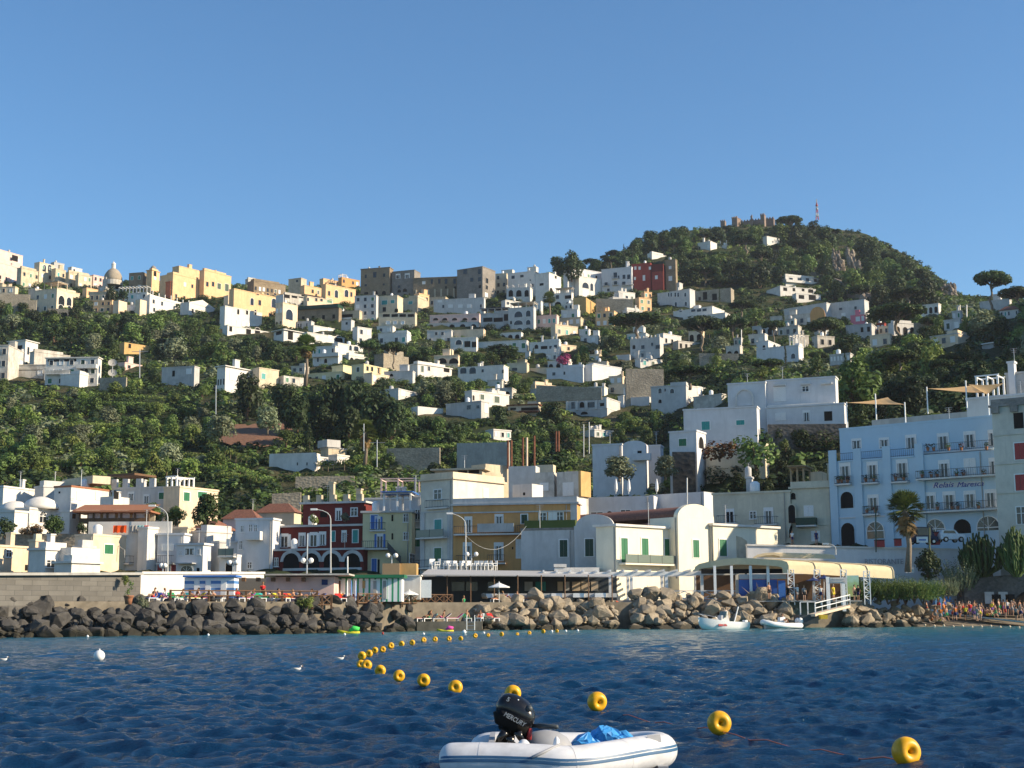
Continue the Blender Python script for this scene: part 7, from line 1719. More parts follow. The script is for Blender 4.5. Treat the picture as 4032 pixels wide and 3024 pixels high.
# dark arched stone wall on the beach
A=gpt('P',1700,870,172);B=gpt('P',2300,600,172);mb=MB();zt=B.z
prf=[(A.x,1.2),(B.x,1.2),(B.x,zt+.3),(gpt('P',2050,590,172).x,zt+.2),(gpt('P',1830,600,172).x,zt-.1),(gpt('P',1790,640,172).x,zt-.9),(A.x,4.4)]
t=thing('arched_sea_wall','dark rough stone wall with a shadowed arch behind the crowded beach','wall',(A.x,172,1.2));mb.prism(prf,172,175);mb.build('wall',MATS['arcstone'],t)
a=gpt('P',2110,860,172);mb=MB();mb.prism(arch_poly(a.x,a.x+8,1.2,4.6),171.9,172.05);mb.build('arch_recess',MATS['dark'],t)
for i in range(4):x=gpt('P',1870+i*60,800,171.9).x;mb=MB();mb.box((x,171.8,2.6),(x+1.1,171.95,4.0-.3*(i%2)));mb.build('door',MATS['grey' if i%2==0 else 'dark'],t)
mb=MB();P_=[gz(p,168+(p-3640)*.01,0)for p in range(3560,4400,60)];n=len(P_);mb.add([Vector((p.x,p.y-6,-.5))for p in P_]+[Vector((p.x,p.y,.9))for p in P_]+[Vector((p.x,p.y+8,1.4))for p in P_],[(i,i+1,n+i+1,n+i)for i in range(n-1)]+[(n+i,n+i+1,2*n+i+1,2*n+i)for i in range(n-1)]);tag(mb.build('beach',MATS['quaywallmat']),kind='structure')
A=gpt('P',1560,930,168);t=thing('beach_walkway','grey boarded walkway sloping along the crowded beach','walkway',A);mb=MB();G0,G1=gpt('P',1560,925,168),gpt('P',2300,1010,166);w_=Vector((0,1.6,0));dz=Vector((0,0,.15));mb.add([G0,G1,G1+w_,G0+w_,G0+dz,G1+dz,G1+w_+dz,G0+w_+dz],[(4,5,6,7),(0,1,5,4),(1,2,6,5),(2,3,7,6),(3,0,4,7)]);mb.build('deck',MATS['grey'],t)
t=tbase('beach_stairs','bright blue painted stairs beside the crowded beach','stairs','P',1520,920,170)
for i in range(8):bx(t,'step','P',1545-i*2,1640-i*9,925-(i+1)*19,930,170+i*.35,.35,'bluepaint2' if 'bluepaint2' in MATS else plain('bluepaint2',(.10,.28,.55),.6))
t=tbase('boat_stack','light blue upturned boats stacked at the foot of the hedge','boat','P',1420,930,169);
for i,(x0,x1,yt,yb)in enumerate(((1400,1545,885,925),(1440,1500,765,880))):bx(t,'hull','P',x0,x1,yt,yb,169+i,1.2,'bluepaint2')
# cars on the street under the hotel
def car(label,c,x,yb,lenpx,d,col,rz,van=False):
 b=gpt(c,x,yb,d);t=thing('parked_car',label,'car',b);Lh=lenpx/2/(ppm(b)*2.212);hgt=1.5 if not van else 2.1
 M=Matrix.Translation(b)@Matrix.Rotation(rz,4,'Z');w_=.85
 low=[(-Lh,.35),(Lh,.35),(Lh,.75),(Lh*.92,.95),(Lh*.45,1.0),(-Lh*.97,1.02),(-Lh,.8)]
 mb=MB();mb.prism(low,-w_,w_,0,M);top_=[(-Lh*.95,1.02),(Lh*.5,1.0),(Lh*.2,hgt),(-Lh*.8,hgt)]if not van else[(-Lh*.97,1.02),(Lh*.75,1.0),(Lh*.55,hgt),(-Lh*.95,hgt)]
 mb.prism(top_,-w_*.9,w_*.9,0,M);o=mb.build('body',MATS['tinted'],t);o.color=(*col,1)
 tx=[p[0]for p in top_]
 for s in(-1,1):
  mb=MB();y=s*w_*.9;mb.prism([(tx[0]+.35,1.08),(tx[1]-.35,1.06),(tx[2]-.1,hgt-.1),(tx[3]+.2,hgt-.1)],y-.02*(s<0),y+.02*(s>0),0,M);mb.build('side_window',MATS['glass'],t)
  for fx in(-.6,.62):
   mb=MB();cpt=M@Vector((Lh*fx,s*w_,.33));ax=(M.to_3x3()@Vector((0,1,0)));m2=MB();m2.tube([cpt-ax*.12,cpt+ax*.12],.33,14);wh=m2.build('wheel',MATS['dark'],t);m3=MB();m3.tube([cpt-ax*.13,cpt+ax*.13],.18,10);m3.build('rim',MATS['metal'],wh)
 mb=MB();mb.box((Lh-.05,-.7,.6),(Lh+.02,-.4,.75),0,M);mb.build('headlight',MATS['lampglass'],t);mb=MB();mb.box((Lh-.05,.4,.6),(Lh+.02,.7,.75),0,M);mb.build('headlight',MATS['lampglass'],t)
car('silver estate car parked under the right arches of the blue hotel','P',1570,300,230,175.2,(.74,.75,.77),.15)
car('dark blue van parked behind the palm under the blue hotel','P',1330,318,240,174.8,(.02,.03,.07),.1,True)
t=tbase('banner','white banner hanging beside the dark blue van','banner','P',1325,305,174);bx(t,'cloth','P',1278,1374,250,302,173.4,.06,'whitepaint');o=bx(t,'lettering','P',1296,1358,272,284,173.37,.025,'bluepaint')
for x0,x1,yt,yb,lb in((925,998,275,340,'dark red bin near the lamp post under the blue hotel'),(1097,1145,265,330,'dark red box left of the palm trunk'),(1418,1478,205,320,'dark red machine between the van and the silver car')):t=tbase('street_bin',lb,'bin','P',x0,yb,175);bx(t,'bin','P',x0,x1,yt+8,yb,175,.8,'redpaint');bx(t,'lid','P',x0-3,x1+3,yt,yt+7,174.9,1,'dark')
pole('green lamp pole in front of the blue hotel','O',920,1420,1095,175,.08,0,'darkgreen');pole('thin green post right of the palm','P',1388,560,170,172,.1,0,'leafolive')
t=tbase('blue_sign','small pale blue notice on the wall end beside the palm foot','sign','P',1215,565,171);bx(t,'panel','P',1182,1255,518,565,171,.08,'palegrey');bx(t,'lettering','P',1195,1240,536,548,170.97,.02,'teal')
p0,p1=gpt('M',520,685,168),gpt('M',1045,600,174);mb=MB();mb.tube([p0.lerp(p1,i/10)-Vector((0,0,2.2*(1-(i/5-1)**2)))for i in range(11)],.02,4);solo(mb,'light_cable',MATS['palepole'],'sagging cable of lights strung from the curved lamp across the orange building','cable')
for c,x0,d0,x1,d1,y0,y1,lb in(('F',870,405,1100,403,415,410,'stone terrace wall below the satellite dishes'),('F',1100,300,1820,296,1185,1195,'long low stone wall with a pale coping above the left harbour houses'),('B',740,520,860,520,945,948,'short cream terrace wall left of the pale two box house'),('H',1130,372,1700,368,480,500,'long hedged terrace wall under the blue white longhouse'),('D',780,440,1180,438,1395,1400,'low terrace wall below the lawn of the battlemented villa'),('E',1250,430,1900,425,1130,1125,'long terrace wall in the gardens of the right ridge'),('A',420,560,640,560,650,660,'stone terrace wall under the cream villa with loggias')):
 wall(lb,'terrace_wall',c,x0,d0,x1,d1,y0,y1,at(cx(c,x0),cy(c,y0),d0).z-4.5,.6,'drywall')
 # pots and plants on the hotel balconies
for i,(x,y)in enumerate(((612,890),(640,890),(690,890),(850,880),(920,880),(1110,870),(1180,870),(1340,845),(1420,845),(1470,843),(1640,840),(1700,838),(1880,836),(860,1150),(935,1150),(1330,1128),(1475,1125),(1600,1123),(1650,1123),(1830,1120),(1390,612),(1440,612),(1570,610),(1680,608),(1900,604))):
 a=HF.hit(cx('O',x),cy('O',y));p=HM@Vector((a[0],-.55,a[1]));t=thing('potted_plant','potted plant standing on a balcony of the pale blue hotel','plant',p,'potted plants on the hotel balconies');mb=MB();mb.lathe([(.16,.0),(.24,.42),(.2,.43)],p,8);mb.build('pot',MATS['terracotta'],t);mb=MB();leaves(mb,random.Random(i),(p.x,p.y,p.z+.65),.34,40,.1);mb.build('foliage',MATS[('leafdark','leafmid','leafred')[i%3]],t)
# ---------------------------------------------------------------- people
def person_meshes(pose):
 """one continuous body from a jointed skeleton (skin + subdivision), facing -y, standing on z = 0; clothing and hair separate"""
 V,E,R=[],[],[]
 def v(p,r,parent=None):
  V.append(p);R.append(r)
  if parent is not None:E.append((parent,len(V)-1))
  return len(V)-1
 sit=pose in('sit','lie');hz={'stand':.93,'walk':.92,'sit':.14,'lie':.14}[pose]
 lean={'stand':0,'walk':-.04,'sit':.22,'lie':.42}[pose];up={'stand':1,'walk':1,'sit':.95,'lie':.62}[pose]
 def sp(t):return(0,lean*t/.55,hz+t*up)
 pel=v((0,0,hz),.125);wst=v(sp(.2),.115,pel);ch=v(sp(.42),.135,wst);nk=v(sp(.56),.058,ch);hd=v(sp(.63),.08,nk);h2=v(sp(.73),.098,hd);v(sp(.80),.07,h2);v((0,sp(.68)[1]-.12,sp(.68)[2]),.02,h2)
 for s in(-1,1):
  c=sp(.47);sh=v((s*.19,c[1],c[2]),.055,ch)
  if pose=='walk':el=(s*.25,s*.14,c[2]-.27);wr=(s*.24,s*.2-.1,c[2]-.50)
  elif sit:el=(s*.25,c[1]+.08,c[2]-.26);wr=(s*.26,c[1]-.1,hz+.05)
  else:el=(s*.25,c[1]+.02,c[2]-.29);wr=(s*.24,c[1]-.06,c[2]-.53)
  e=v(el,.042,sh);w_=v(wr,.028,e);d=Vector(wr)-Vector(el);d.normalize();hp=Vector(wr)+d*.07;hh=v(tuple(hp),.032,w_)
  for k in range(4):f=hp+d*(.07+.015*(k in(1,2)))+Vector((s*.004,(k-1.5)*.021,0));m=hp+d*.035+Vector((0,(k-1.5)*.02,0));a=v(tuple(m),.009,hh);v(tuple(f+Vector((-s*.012,0,0))),.008,a)
  th=v(tuple(Vector(wr)+d*.05+Vector((-s*.01,-.045,0))),.011,w_);v(tuple(Vector(wr)+d*.095+Vector((-s*.015,-.06,0))),.009,th)
  hip=v((s*.09,0,hz-.06 if not sit else hz),.095,pel)
  if pose=='stand':kn,an=(s*.1,-.03,.5),(s*.1,.02,.08)
  elif pose=='walk':kn,an=(s*.1,-.08-s*.12,.5),(s*.1,s*-.22+.06,.09)
  elif pose=='sit':kn,an=(s*.13,-.36,.42),(s*.13,-.62,.08)
  else:kn,an=(s*.11,-.44,.18),(s*.12,-.86,.1)
  k1=v(kn,.06,hip);a1=v(an,.04,k1);v((an[0],an[1]-.14 if pose!='lie' else an[1]-.03,an[2]-.045 if pose!='lie' else an[2]+.13),.035,a1)
 me=bpy.data.meshes.new('b');me.from_pydata(V,E,[]);o=bpy.data.objects.new('b',me);COL.objects.link(o)
 o.modifiers.new('s','SKIN');o.modifiers.new('u','SUBSURF').levels=1
 for i,d in enumerate(me.skin_vertices[0].data):d.radius=(R[i],R[i]*(.8 if i in(1,2)else 1));d.use_root=i==0
 bpy.context.view_layer.update();body=bpy.data.meshes.new_from_object(o.evaluated_get(bpy.context.evaluated_depsgraph_get()));bpy.data.objects.remove(o)
 body.materials.clear();body.materials.append(MATS['skin']);body.polygons.foreach_set('use_smooth',[True]*len(body.polygons))
 c=MB();t=MB();hr=MB()
 if not sit:
  c.lathe([(.15,hz-.1),(.17,hz),(.15,hz+.1)],(0,lean*.1,0),10,sy=.85)
  for s in(-1,1):kx=next(p for p in V if abs(p[2]-.5)<.01 and p[0]*s>0);c.tube([(s*.09,0,hz-.05),Vector((s*.09,0,hz-.06)).lerp(Vector(kx),.6)],[.12,.1],8)
 else:
  c.lathe([(.15,-.02),(.18,.06),(.15,.18)],(0,.02,hz-.1),10)
  for s in(-1,1):c.tube([(s*.09,-.02,hz),(s*.11,-.2,hz+(.14 if pose=='sit' else .02))],[.12,.1],8)
 a,b=sp(.08),sp(.5);t.tube([a,sp(.25),sp(.4),b],[.165,.15,.175,.12],10)
 for s in(-1,1):p=sp(.47);t.tube([(s*.15,p[1],p[2]),(s*.225,p[1]+.02,p[2]-.16)],[.08,.068],7)
 p=sp(.745);hr.ball((0,p[1]+.015,p[2]+.01),.108,8,sc=(.95,1.02,.95))
 return body,c.mesh('shorts',[MATS['cloth']],smooth=True),t.mesh('shirt',[MATS['cloth']],smooth=True),hr.mesh('hair',[MATS['cloth']],smooth=True)
tint('skin',.6,.1)
PEO={k:person_meshes(k)for k in('stand','walk','sit','lie')}
SK=[(.42,.22,.13),(.50,.28,.18),(.33,.16,.09),(.55,.34,.24)];HAIRC=[(.02,.015,.01),(.06,.03,.015),(.25,.15,.06),(.3,.3,.28)]
def person(pose,p,rz,shorts,shirt,label,group=None,i=0):
 r=thing('person',label,'person',p,group,rz);r.scale=(rnd.uniform(.95,1.05),)*3;b,c,t,h=PEO[pose]
 for n_,me,col in(('body',b,SK[i%4]),('shorts',c,shorts),('shirt',t,shirt),('hair',h,HAIRC[(i*3+i//3)%4])):
  if col is None:continue
  o=bpy.data.objects.new(n_,me);COL.objects.link(o);o.parent=r;o.color=(*col,1)
 return r
CN={'red':(.6,.03,.03),'blue':(.04,.12,.45),'white':(.8,.8,.78),'black':(.02,.02,.02),'green':(.03,.3,.12),'orange':(.7,.2,.03),'pink':(.7,.15,.3),'yellow':(.75,.6,.05),'navy':(.02,.03,.12),'teal':(.05,.4,.4),'grey':(.3,.3,.3),'purple':(.25,.1,.4)}
# loungers
def lounger_parts():
 f=MB();f.box((-.32,-.95,.28),(.32,.35,.33));s=MB();M=Matrix.Translation((0,.36,.3))@Matrix.Rotation(math.radians(38),4,'X');s.box((-.32,0,0),(.32,.75,.05),0,M)
 l=MB();l.box((-.04,-.04,0),(.04,.04,.279));c=MB();c.box((-.3,-.93,.333),(.3,.34,.37));c2=MB();c2.box((-.3,.02,.053),(.3,.73,.085),0,M)
 for a,b in zip(c2.v[:],[0]):pass
 c.v+=c2.v;n=8;c.f+=[tuple(i+n for i in f_)for f_ in c2.f];c.m+=[0]*6
 return f.mesh('frame',[MATS['whitepaint']]),s.mesh('backrest',[MATS['tinted']]),l.mesh('leg',[MATS['whitepaint']]),c.mesh('towel',[MATS['cloth']])
LF=lounger_parts()
def lounger(p,rz,col,towel,label,group):
 r=thing('sun_lounger',label,'sun lounger',p,group,rz)
 for n_,me,cc in(('frame',LF[0],(1,1,1)),('backrest',LF[1],col),('towel',LF[3],towel)):
  o=bpy.data.objects.new(n_,me);COL.objects.link(o);o.parent=r;o.color=(*cc,1)
 for x,y in((-.27,-.9),(.27,-.9),(-.27,.3),(.27,.3)):o=bpy.data.objects.new('leg',LF[2]);COL.objects.link(o);o.parent=r;o.location=(x,y,0)
cn=list(CN)
for i in range(24):
 px=600+i*28;d=q(px)+1.0+(i%3)*.9;p=gz(px,d,QZ);a=cn[(i*5+1)%12];rz=rnd.choice((-.9,1.0,.6,-.4))
 lounger(p,rz,CN['blue' if i%3 else 'navy'],CN[a],'sun lounger behind the brown promenade railing','loungers on the left promenade')
 if i%4!=3:person('lie' if i%2 else 'sit',p+Vector((0,0,.26)),rz,CN[cn[(i*7)%12]],CN[cn[i%12]]if i%5==2 else None,'sunbather on a lounger behind the brown promenade railing','sunbathers on the left promenade',i)
person('stand',gz(758,q(758)+3.4,QZ+.1),2.6,CN['red'],CN['red'],'person in a red shirt standing before the blue striped cabins',None,1);person('stand',gz(1033,q(1033)+3.2,QZ+.1),.4,CN['black'],CN['red'],'person in a red shirt standing on the promenade right of the blue striped cabins',None,2)
for i in range(30):
 px=1340+i*25;d=q(px)+1.2+(i*37%5)*.7;p=gz(px,d,QZ if px<1480 or px>1960 else 1.9);col=CN[('white','blue','teal','red')[i%4]];rz=rnd.uniform(-1.4,1.4)
 if px>1480 and px<1960:p=gz(px,max(150.8 if i%2 else 147.5,shore(px)+1),1.9 if i%2 else .95)
 lounger(p,rz,col,CN[cn[(i*5)%12]],'sun lounger on the terrace before the open restaurant','loungers before the open restaurant')
 if i%3:person(('sit','lie')[i%2],p+Vector((0,0,.26)),rz,CN[cn[(i*7+2)%12]],CN[cn[(i*5+3)%12]]if i%4==1 else None,'sunbather on the terrace before the open restaurant','sunbathers before the open restaurant',i)
person('walk',gz(1825,151,1.9),.8,CN['green'],CN['green'],'person wrapped in a green towel on the bathing platform',None,2)
person('stand',gpt('N',1390,1236,156.5),.5,CN['black'],None,'bare chested person standing before the blue doors of the hall',None,0)
for i,(x,y,sh,st,lb)in enumerate(((1845,1250,'navy','white','person in a white shirt under the navy umbrellas'),(1955,1255,'yellow','yellow','person in yellow at the top of the gangway'),(1640,1215,'grey','white','person in white sitting at the front of the hall'),(1700,1215,'black','grey','person in grey sitting at the front of the hall'),(1560,1225,'black','black','person in black at the corner of the hall'),(2140,1235,'black',None,'bare chested person at the left end of the hedge'),(2172,1240,'navy','black','person in dark clothes at the left end of the hedge'))):
 person('stand',gz(cx('N',x),157.2-(i>4),QZ+.02),rnd.uniform(-1,1),CN[sh],CN[st]if st else None,lb,None,i)
rc=random.Random(12)
for i in range(64):
 px=3650+430*(i/64)+rc.uniform(-8,8);d=168.5+rc.uniform(-4.5,4.5);z=1.1+(d-168)*.15 if d<168 else 1.15+(d-168)*.07;pose=rc.choice(('stand','stand','walk','sit'))
 person(pose,gz(px,d,z),rc.uniform(-3,3),CN[rc.choice(cn)],CN[rc.choice(cn)]if rc.random()<.35 else None,'bather in the crowd on the beach under the dark arched wall','bathers on the crowded beach',i)
for i,x in enumerate((1470,1520)):person('walk',gz(cx('P',x),168,1.8),.4,CN[cn[i]],None,('bather in red shorts by the upturned blue boats','bather in blue shorts at the foot of the blue stairs')[i],None,i)
for i,(x,lb)in enumerate(((195,'left pedestrian in dark clothes on the street below the shaded cream house'),(405,'right pedestrian in dark clothes on the street below the shaded cream house'))):person('stand',gpt('P',x,322,177),.4,CN['navy'],CN['navy' if i else 'white'],lb,None,i)
# parasols
def parasol(label,c,x,yt,yb,wpx,d,cols,closed=False,z=None):
 b=gpt(c,x,yb,d);tp_=gpt(c,x,yt,d);R_=wpx/2.212/2/ppm(b);t=thing('parasol',label,'parasol',b);mb=MB();mb.tube([b,tp_],.04,6);mb.build('pole',MATS['whitepaint'],t);mb=MB()
 if closed:mb.lathe([(R_*.5,-1.9),(R_,-1.5),(R_*.8,-.7),(.05,0)],tp_,8)
 else:mb.lathe([(R_,-R_*.42),(R_,-R_*.34),(R_*.5,-R_*.14),(.06,.05),(.02,.2)],tp_,8)
 mb.build('canopy',MATS[cols],t)
parasol('open white parasol in front of the awning restaurant','M',808,1098,1290,185,152,'whitepaint');parasol('smaller open white parasol beside the striped cabins','L',1795,1165,1370,165,146,'whitepaint')
for i,x in enumerate((1255,1290,1328)):parasol(('left','middle','right')[i]+' of the three folded striped parasols before the green striped cabins','L',x,1075,1250,22,139.5,'towelstripe',True)
parasol('left open navy parasol at the head of the gangway','P',375,610,800,120,156.8,'navy');parasol('right open navy parasol at the head of the gangway','P',470,592,800,120,157.2,'navy')
for i,x in enumerate((1825,1937,2180)):parasol(('left','middle','right')[i]+' folded white parasol on the terrace behind the long blue white wall','M',x,188,320,30,208,'whitepaint',True)
# dining tables of the open restaurant
for i in range(12):
 x=740+95*i;p=gz(cx('M',x),155.6+(i%2)*.8,QZ);t=thing('dining_table','table with a pale cloth under the long grey awning','table',p,'tables under the grey awning');mb=MB();mb.box((p.x-.6,p.y-.5,QZ+.5),(p.x+.6,p.y+.5,QZ+.95),taper=.96);mb.build('tablecloth',MATS['palegrey' if i%2 else 'teal' if i==4 else 'whitepaint'],t);mb=MB();mb.box((p.x-.2,p.y-.2,QZ),(p.x+.2,p.y+.2,QZ+.499));mb.build('leg',MATS['darkmetal'],t)
 # ---------------------------------------------------------------- on the water
plain('buoyyellow',(.80,.42,.012),.42,.4,var=.35)
BU=[(2351,2763,78),(2019,2730,66),(1793,2706,57),(1668,2678,52),(1571,2661,47),(1497,2640,44),(1444,2619,42),(1421,2615,34),(1425,2582,34),(1453,2573,30),(1476,2560,26),(1507,2557,25),(1539,2542,26),(1581,2535,23),(1623,2530,23),(1668,2520,22),(1713,2517,21),(1768,2515,20),(1814,2514,19),(1871,2503,19),(1922,2501,15),(1975,2497,18),(2037,2497,14),(2084,2492,16),(2139,2486,17),(2193,2485,14)]
BU=[(3568,2960,116),(2832,2847,95)]+BU
BLAB=['nearest and largest yellow ring buoy, at the lower right','second nearest yellow ring buoy, right of the inflatable dinghy','yellow ring buoy above the bow of the inflatable dinghy','yellow ring buoy mostly hidden behind the black outboard motor']
def torus(mb,M,R_,r_,n=28,k=14):
 vs=[M@Vector(((R_+r_*math.cos(6.2832*j/k))*math.cos(6.2832*i/n),1.35*r_*math.sin(6.2832*j/k),(R_+r_*math.cos(6.2832*j/k))*math.sin(6.2832*i/n)))for i in range(n)for j in range(k)]
 mb.add(vs,[(i*k+j,i*k+(j+1)%k,((i+1)%n)*k+(j+1)%k,((i+1)%n)*k+j)for i in range(n)for j in range(k)])
BP=[]
mb0=MB();torus(mb0,Matrix.Identity(4),.094,.088);bme=mb0.mesh('buoy',[MATS['buoyyellow']],smooth=True)
for i,(x,y,dm)in enumerate(BU):
 hz_=2424-19*x/4032;yw=y+dm*.40;d=F*(CAMZ-.03)/(yw-hz_)*1.03;d=max(d,11)
 p=at(x,y,d);o=bpy.data.objects.new('ring_buoy',bme);COL.objects.link(o);o.location=p;s=dm/ppm(p)/.36;o.scale=(s,)*3
 o.rotation_euler=(rnd.uniform(-.15,.2),rnd.uniform(-.2,.2),rnd.uniform(-.3,.3)+(.25 if i<6 else 0));BP.append(p)
 tag(o,BLAB[i]if i<4 else 'yellow ring buoy on the curved line between the dinghy and the shore','buoy','yellow ring buoys of the swimming area')
mb=MB();pts=[]
for a,b in((BP[0]+Vector((3,-2,0)),BP[0]),(BP[0],BP[1]),(BP[1],BP[2])):
 for k in range(10):t_=k/10;p=a.lerp(b,t_);p.z=.07-.05*math.sin(math.pi*t_)+.03*math.sin(k*2.1);pts.append(p)
mb.tube(pts,.007,5);solo(mb,'buoy_rope',plain('ropered',(.45,.12,.06),.8),'thin red rope linking the nearest yellow ring buoys','rope',smooth=True)
def wbuoy(c,x,y,dm,lb,mat='whitepaint',grp=None):
 X,Y=cx(c,x),cy(c,y);d=F*CAMZ/(Y+dm*.4-(2424-19*X/4032));d=min(d,shore(X)-1);p=at(X,Y,d);mb=MB();mb.ball((p.x,p.y,max(p.z,.03)),dm/2/ppm(p),14);mb.tube([(p.x,p.y,p.z+dm/2/ppm(p)-.02),(p.x,p.y,p.z+dm*.62/ppm(p))],.03,6)
 return solo(mb,'mooring_buoy',MATS[mat],lb,'buoy',(p.x,p.y,p.z),grp,True)
wbuoy('-',391,2582,44,'large round white mooring buoy at the left');wbuoy('-',1828,2489,17,'white float near the pink swim float')
for i,(x,y,m)in enumerate(((1357,2498,0),(1507,2494,1),(1668,2496,0),(1905,2492,0),(2173,2486,0),(2228,2485,0),(2275,2483,0),(345,2506,0),(820,2500,0))):wbuoy('-',x,y,10,'tiny white float close to the breakwater' if not m else 'tiny red float off the dark boulders','redpaint' if m else 'whitepaint',None if m else 'tiny white floats along the shore')
for i in range(11):wbuoy('P',1350+i*82,1020+(i*7%12)+i*1.2,9,'tiny cream float off the crowded beach','cream','tiny floats off the crowded beach')
# gulls
def gull(x,y,wpx,lb,flip=1):
 d=F*CAMZ/(y+14-(2424-19*x/4032));b=at(x,y+14,d);s=wpx/ppm(b)/.5;t=thing('seagull',lb,'seagull',b);M=Matrix.Translation(b)@Matrix.Diagonal((s*flip,s,s,1))
 mb=MB();mb.tube([M@Vector(p)for p in((-.26,0,.10),(-.16,0,.085),(0,0,.07),(.12,0,.085),(.17,0,.13),(.185,0,.18),(.2,0,.215),(.235,0,.215))],[s*r for r in(.01,.045,.075,.06,.04,.035,.042,.018)],10);mb.build('body',MATS['whitepaint'],t,True)
 for sy in(-1,1):mb=MB();mb.tube([M@Vector(p)for p in((.08,sy*.05,.10),(-.06,sy*.075,.105),(-.24,sy*.03,.13))],[s*.03,s*.04,s*.008],7);mb.build('wing',MATS['grey'],t,True)
 mb=MB();mb.tube([M@Vector((.235,0,.213)),M@Vector((.285,0,.2))],[s*.015,s*.004],6);mb.build('beak',MATS['buoyyellow'],t)
gull(1168,2628,44,'swimming seagull left of the bend in the buoy line');gull(1338,2586,40,'second seagull, closer to the bend in the buoy line',1);gull(12,2590,40,'seagull cut by the left edge of the picture',1)
# swim floats
def swimfloat(x,y,wpx,lb,c1,c2):
 d=shore(x)-3;b=at(x,y,d);b.z=.0;s=wpx/ppm(b)/2;t=thing('swim_float',lb,'inflatable',b)
 for n_,pts,r,c in(('float',((-1,.22),(-.5,.08),(.1,.05),(.8,.06)),.13,c1),('seat_back',((.0,.18),(.3,.42),(.75,.34)),.2,c2)):
  mb=MB();mb.tube([(b.x+px_*s,b.y,pz*s+.02)for px_,pz in pts],[r*s*.7]+[r*s]*(len(pts)-2)+[r*s*.7],8);o=mb.build(n_,MATS['tinted'],t,True);o.color=(*c,1)
swimfloat(1378,2478,98,'green and yellow inflatable floating by the dark boulders',(.6,.55,.03),(.08,.75,.12));swimfloat(1757,2477,74,'pink and yellow inflatable floating below the bathing platform',(.65,.55,.05),(.85,.08,.4))
# ---- generic hull: stations along x
def hull(mb,M,st,m=0,n=10):
 """st: list of (x, half width, keel z, deck z)"""
 vs=[]
 for x,w_,zk,zd in st:
  for k in range(n+1):
   a=math.pi*k/n;cyy=-math.cos(a);vs.append(M@Vector((x,w_*cyy,zd-(zd-zk)*math.sin(a)**.6)))
 k=n+1;mb.add(vs,[(i*k+j,(i+1)*k+j,(i+1)*k+j+1,i*k+j+1)for i in range(len(st)-1)for j in range(n)]+[tuple((len(st)-1)*k+j for j in range(k)),tuple(j for j in range(n,-1,-1))],m)
 mb.add([M@Vector((x,s*w_,zd-.03))for x,w_,zk,zd in st for s in(-1,1)],[(2*i,2*i+2,2*i+3,2*i+1)for i in range(len(st)-1)],m)
 # speedboat
b=at(2842,2488,146);b.z=0;Lb=225/ppm(b)/2;t=thing('speedboat','white speedboat with a windscreen and red lettering moored off the boulders','boat',b)
M=Matrix.Translation(b)@Matrix.Rotation(math.pi+.5,4,'Z')
mb=MB();hull(mb,M,[(-Lb,.95,-.2,.75),(-Lb*.5,1.08,-.28,.78),(0,1.1,-.3,.86),(Lb*.35,1.0,-.25,.98),(Lb*.62,.74,-.12,1.1),(Lb*.84,.42,.12,1.2),(Lb*.96,.14,.5,1.27),(Lb,.03,.85,1.3)]);mb.build('hull',MATS['whitepaint'],t,True)
mb=MB();mb.box((-.7,-.4,.8),(.3,.4,1.45),0,M,.8);mb.build('console',MATS['palegrey'],t);mb=MB();mb.box((.2,-.55,1.2),(.28,.55,1.85),0,M@Matrix.Rotation(-.3,4,'Y'));mb.build('windscreen',MATS['glasspanel'],t)
mb=MB();mb.tube([M@Vector(p)for p in((Lb*.3,-.85,.85),(Lb*.45,-.75,1.3),(Lb*.95,-.05,1.6),(Lb*.45,.75,1.3),(Lb*.3,.85,.85))],.03,5);mb.build('bow_rail',MATS['metal'],t);mb=MB();mb.tube([M@Vector((-Lb*.55,0,.7)),M@Vector((-Lb*.75,0,2.3))],.07,6);mb.build('mast',MATS['whitepaint'],t)
mb=MB();mb.box((-Lb-.25,-.25,.1),(-Lb+.05,.25,.95),0,M);mb.build('outboard_motor',MATS['whitepaint'],t)
vr=(M.to_3x3()@Vector((-1,0,0)));nr=(M.to_3x3()@Vector((0,1,0)));fx=Face(M@Vector((Lb*.4,1.02,0)),vr,nr,1,1)
for x,w_ in((.0,.55),(.65,.6)):mb=MB();mb.prism([(x,.38),(x+w_,.36),(x+w_+.08,.56),(x+.06,.58)],-.03,.05,0,fx.M);mb.build('lettering',MATS['redpaint'],t)
person('stand',M@Vector((-.6,.0,.5)),1,CN['navy'],CN['white'],'person in white steering the white speedboat',None,3)
# rigid inflatable by the gangway
def rib(label,x,y,d,L_,motors):
 b=at(x,y,d);b.z=0;t=thing('inflatable_boat',label,'boat',b);M=Matrix.Translation(b)@Matrix.Rotation(math.pi+.4,4,'Z');mb=MB()
 pts=[(-L_,-.75,.35),(0,-.8,.38),(L_*.5,-.72,.5),(L_*.85,-.35,.7),(L_*.92,0,.76),(L_*.85,.35,.7),(L_*.5,.72,.5),(0,.8,.38),(-L_,.75,.35)]
 mb.tube([M@Vector(p)for p in pts],.27,10);mb.build('tube',MATS['whitepaint'],t,True);mb=MB();hull(mb,M,[(-L_*.9,.6,-.2,.3),(0,.65,-.2,.3),(L_*.8,.25,0,.5)]);mb.build('hull',MATS['grey'],t)
 mb=MB();mb.box((-.5,-.3,.3),(.1,.3,1.2),0,M,.8);mb.build('console',MATS['whitepaint'],t)
 for k in range(motors):mb=MB();c_=M@Vector((-L_-.2,(k-.5)*.5*(motors>1),.8));mb.ball(c_,.3,10,sc=(1,.7,1.2));mb.box((c_.x-.12,c_.y-.1,-.1),(c_.x+.12,c_.y+.1,c_.z-.15));mb.build('outboard_motor',MATS['whitepaint'],t,True)
rib('white inflatable motorboat with two white outboards lying at the gangway',3070,2474,149,2.2,2)
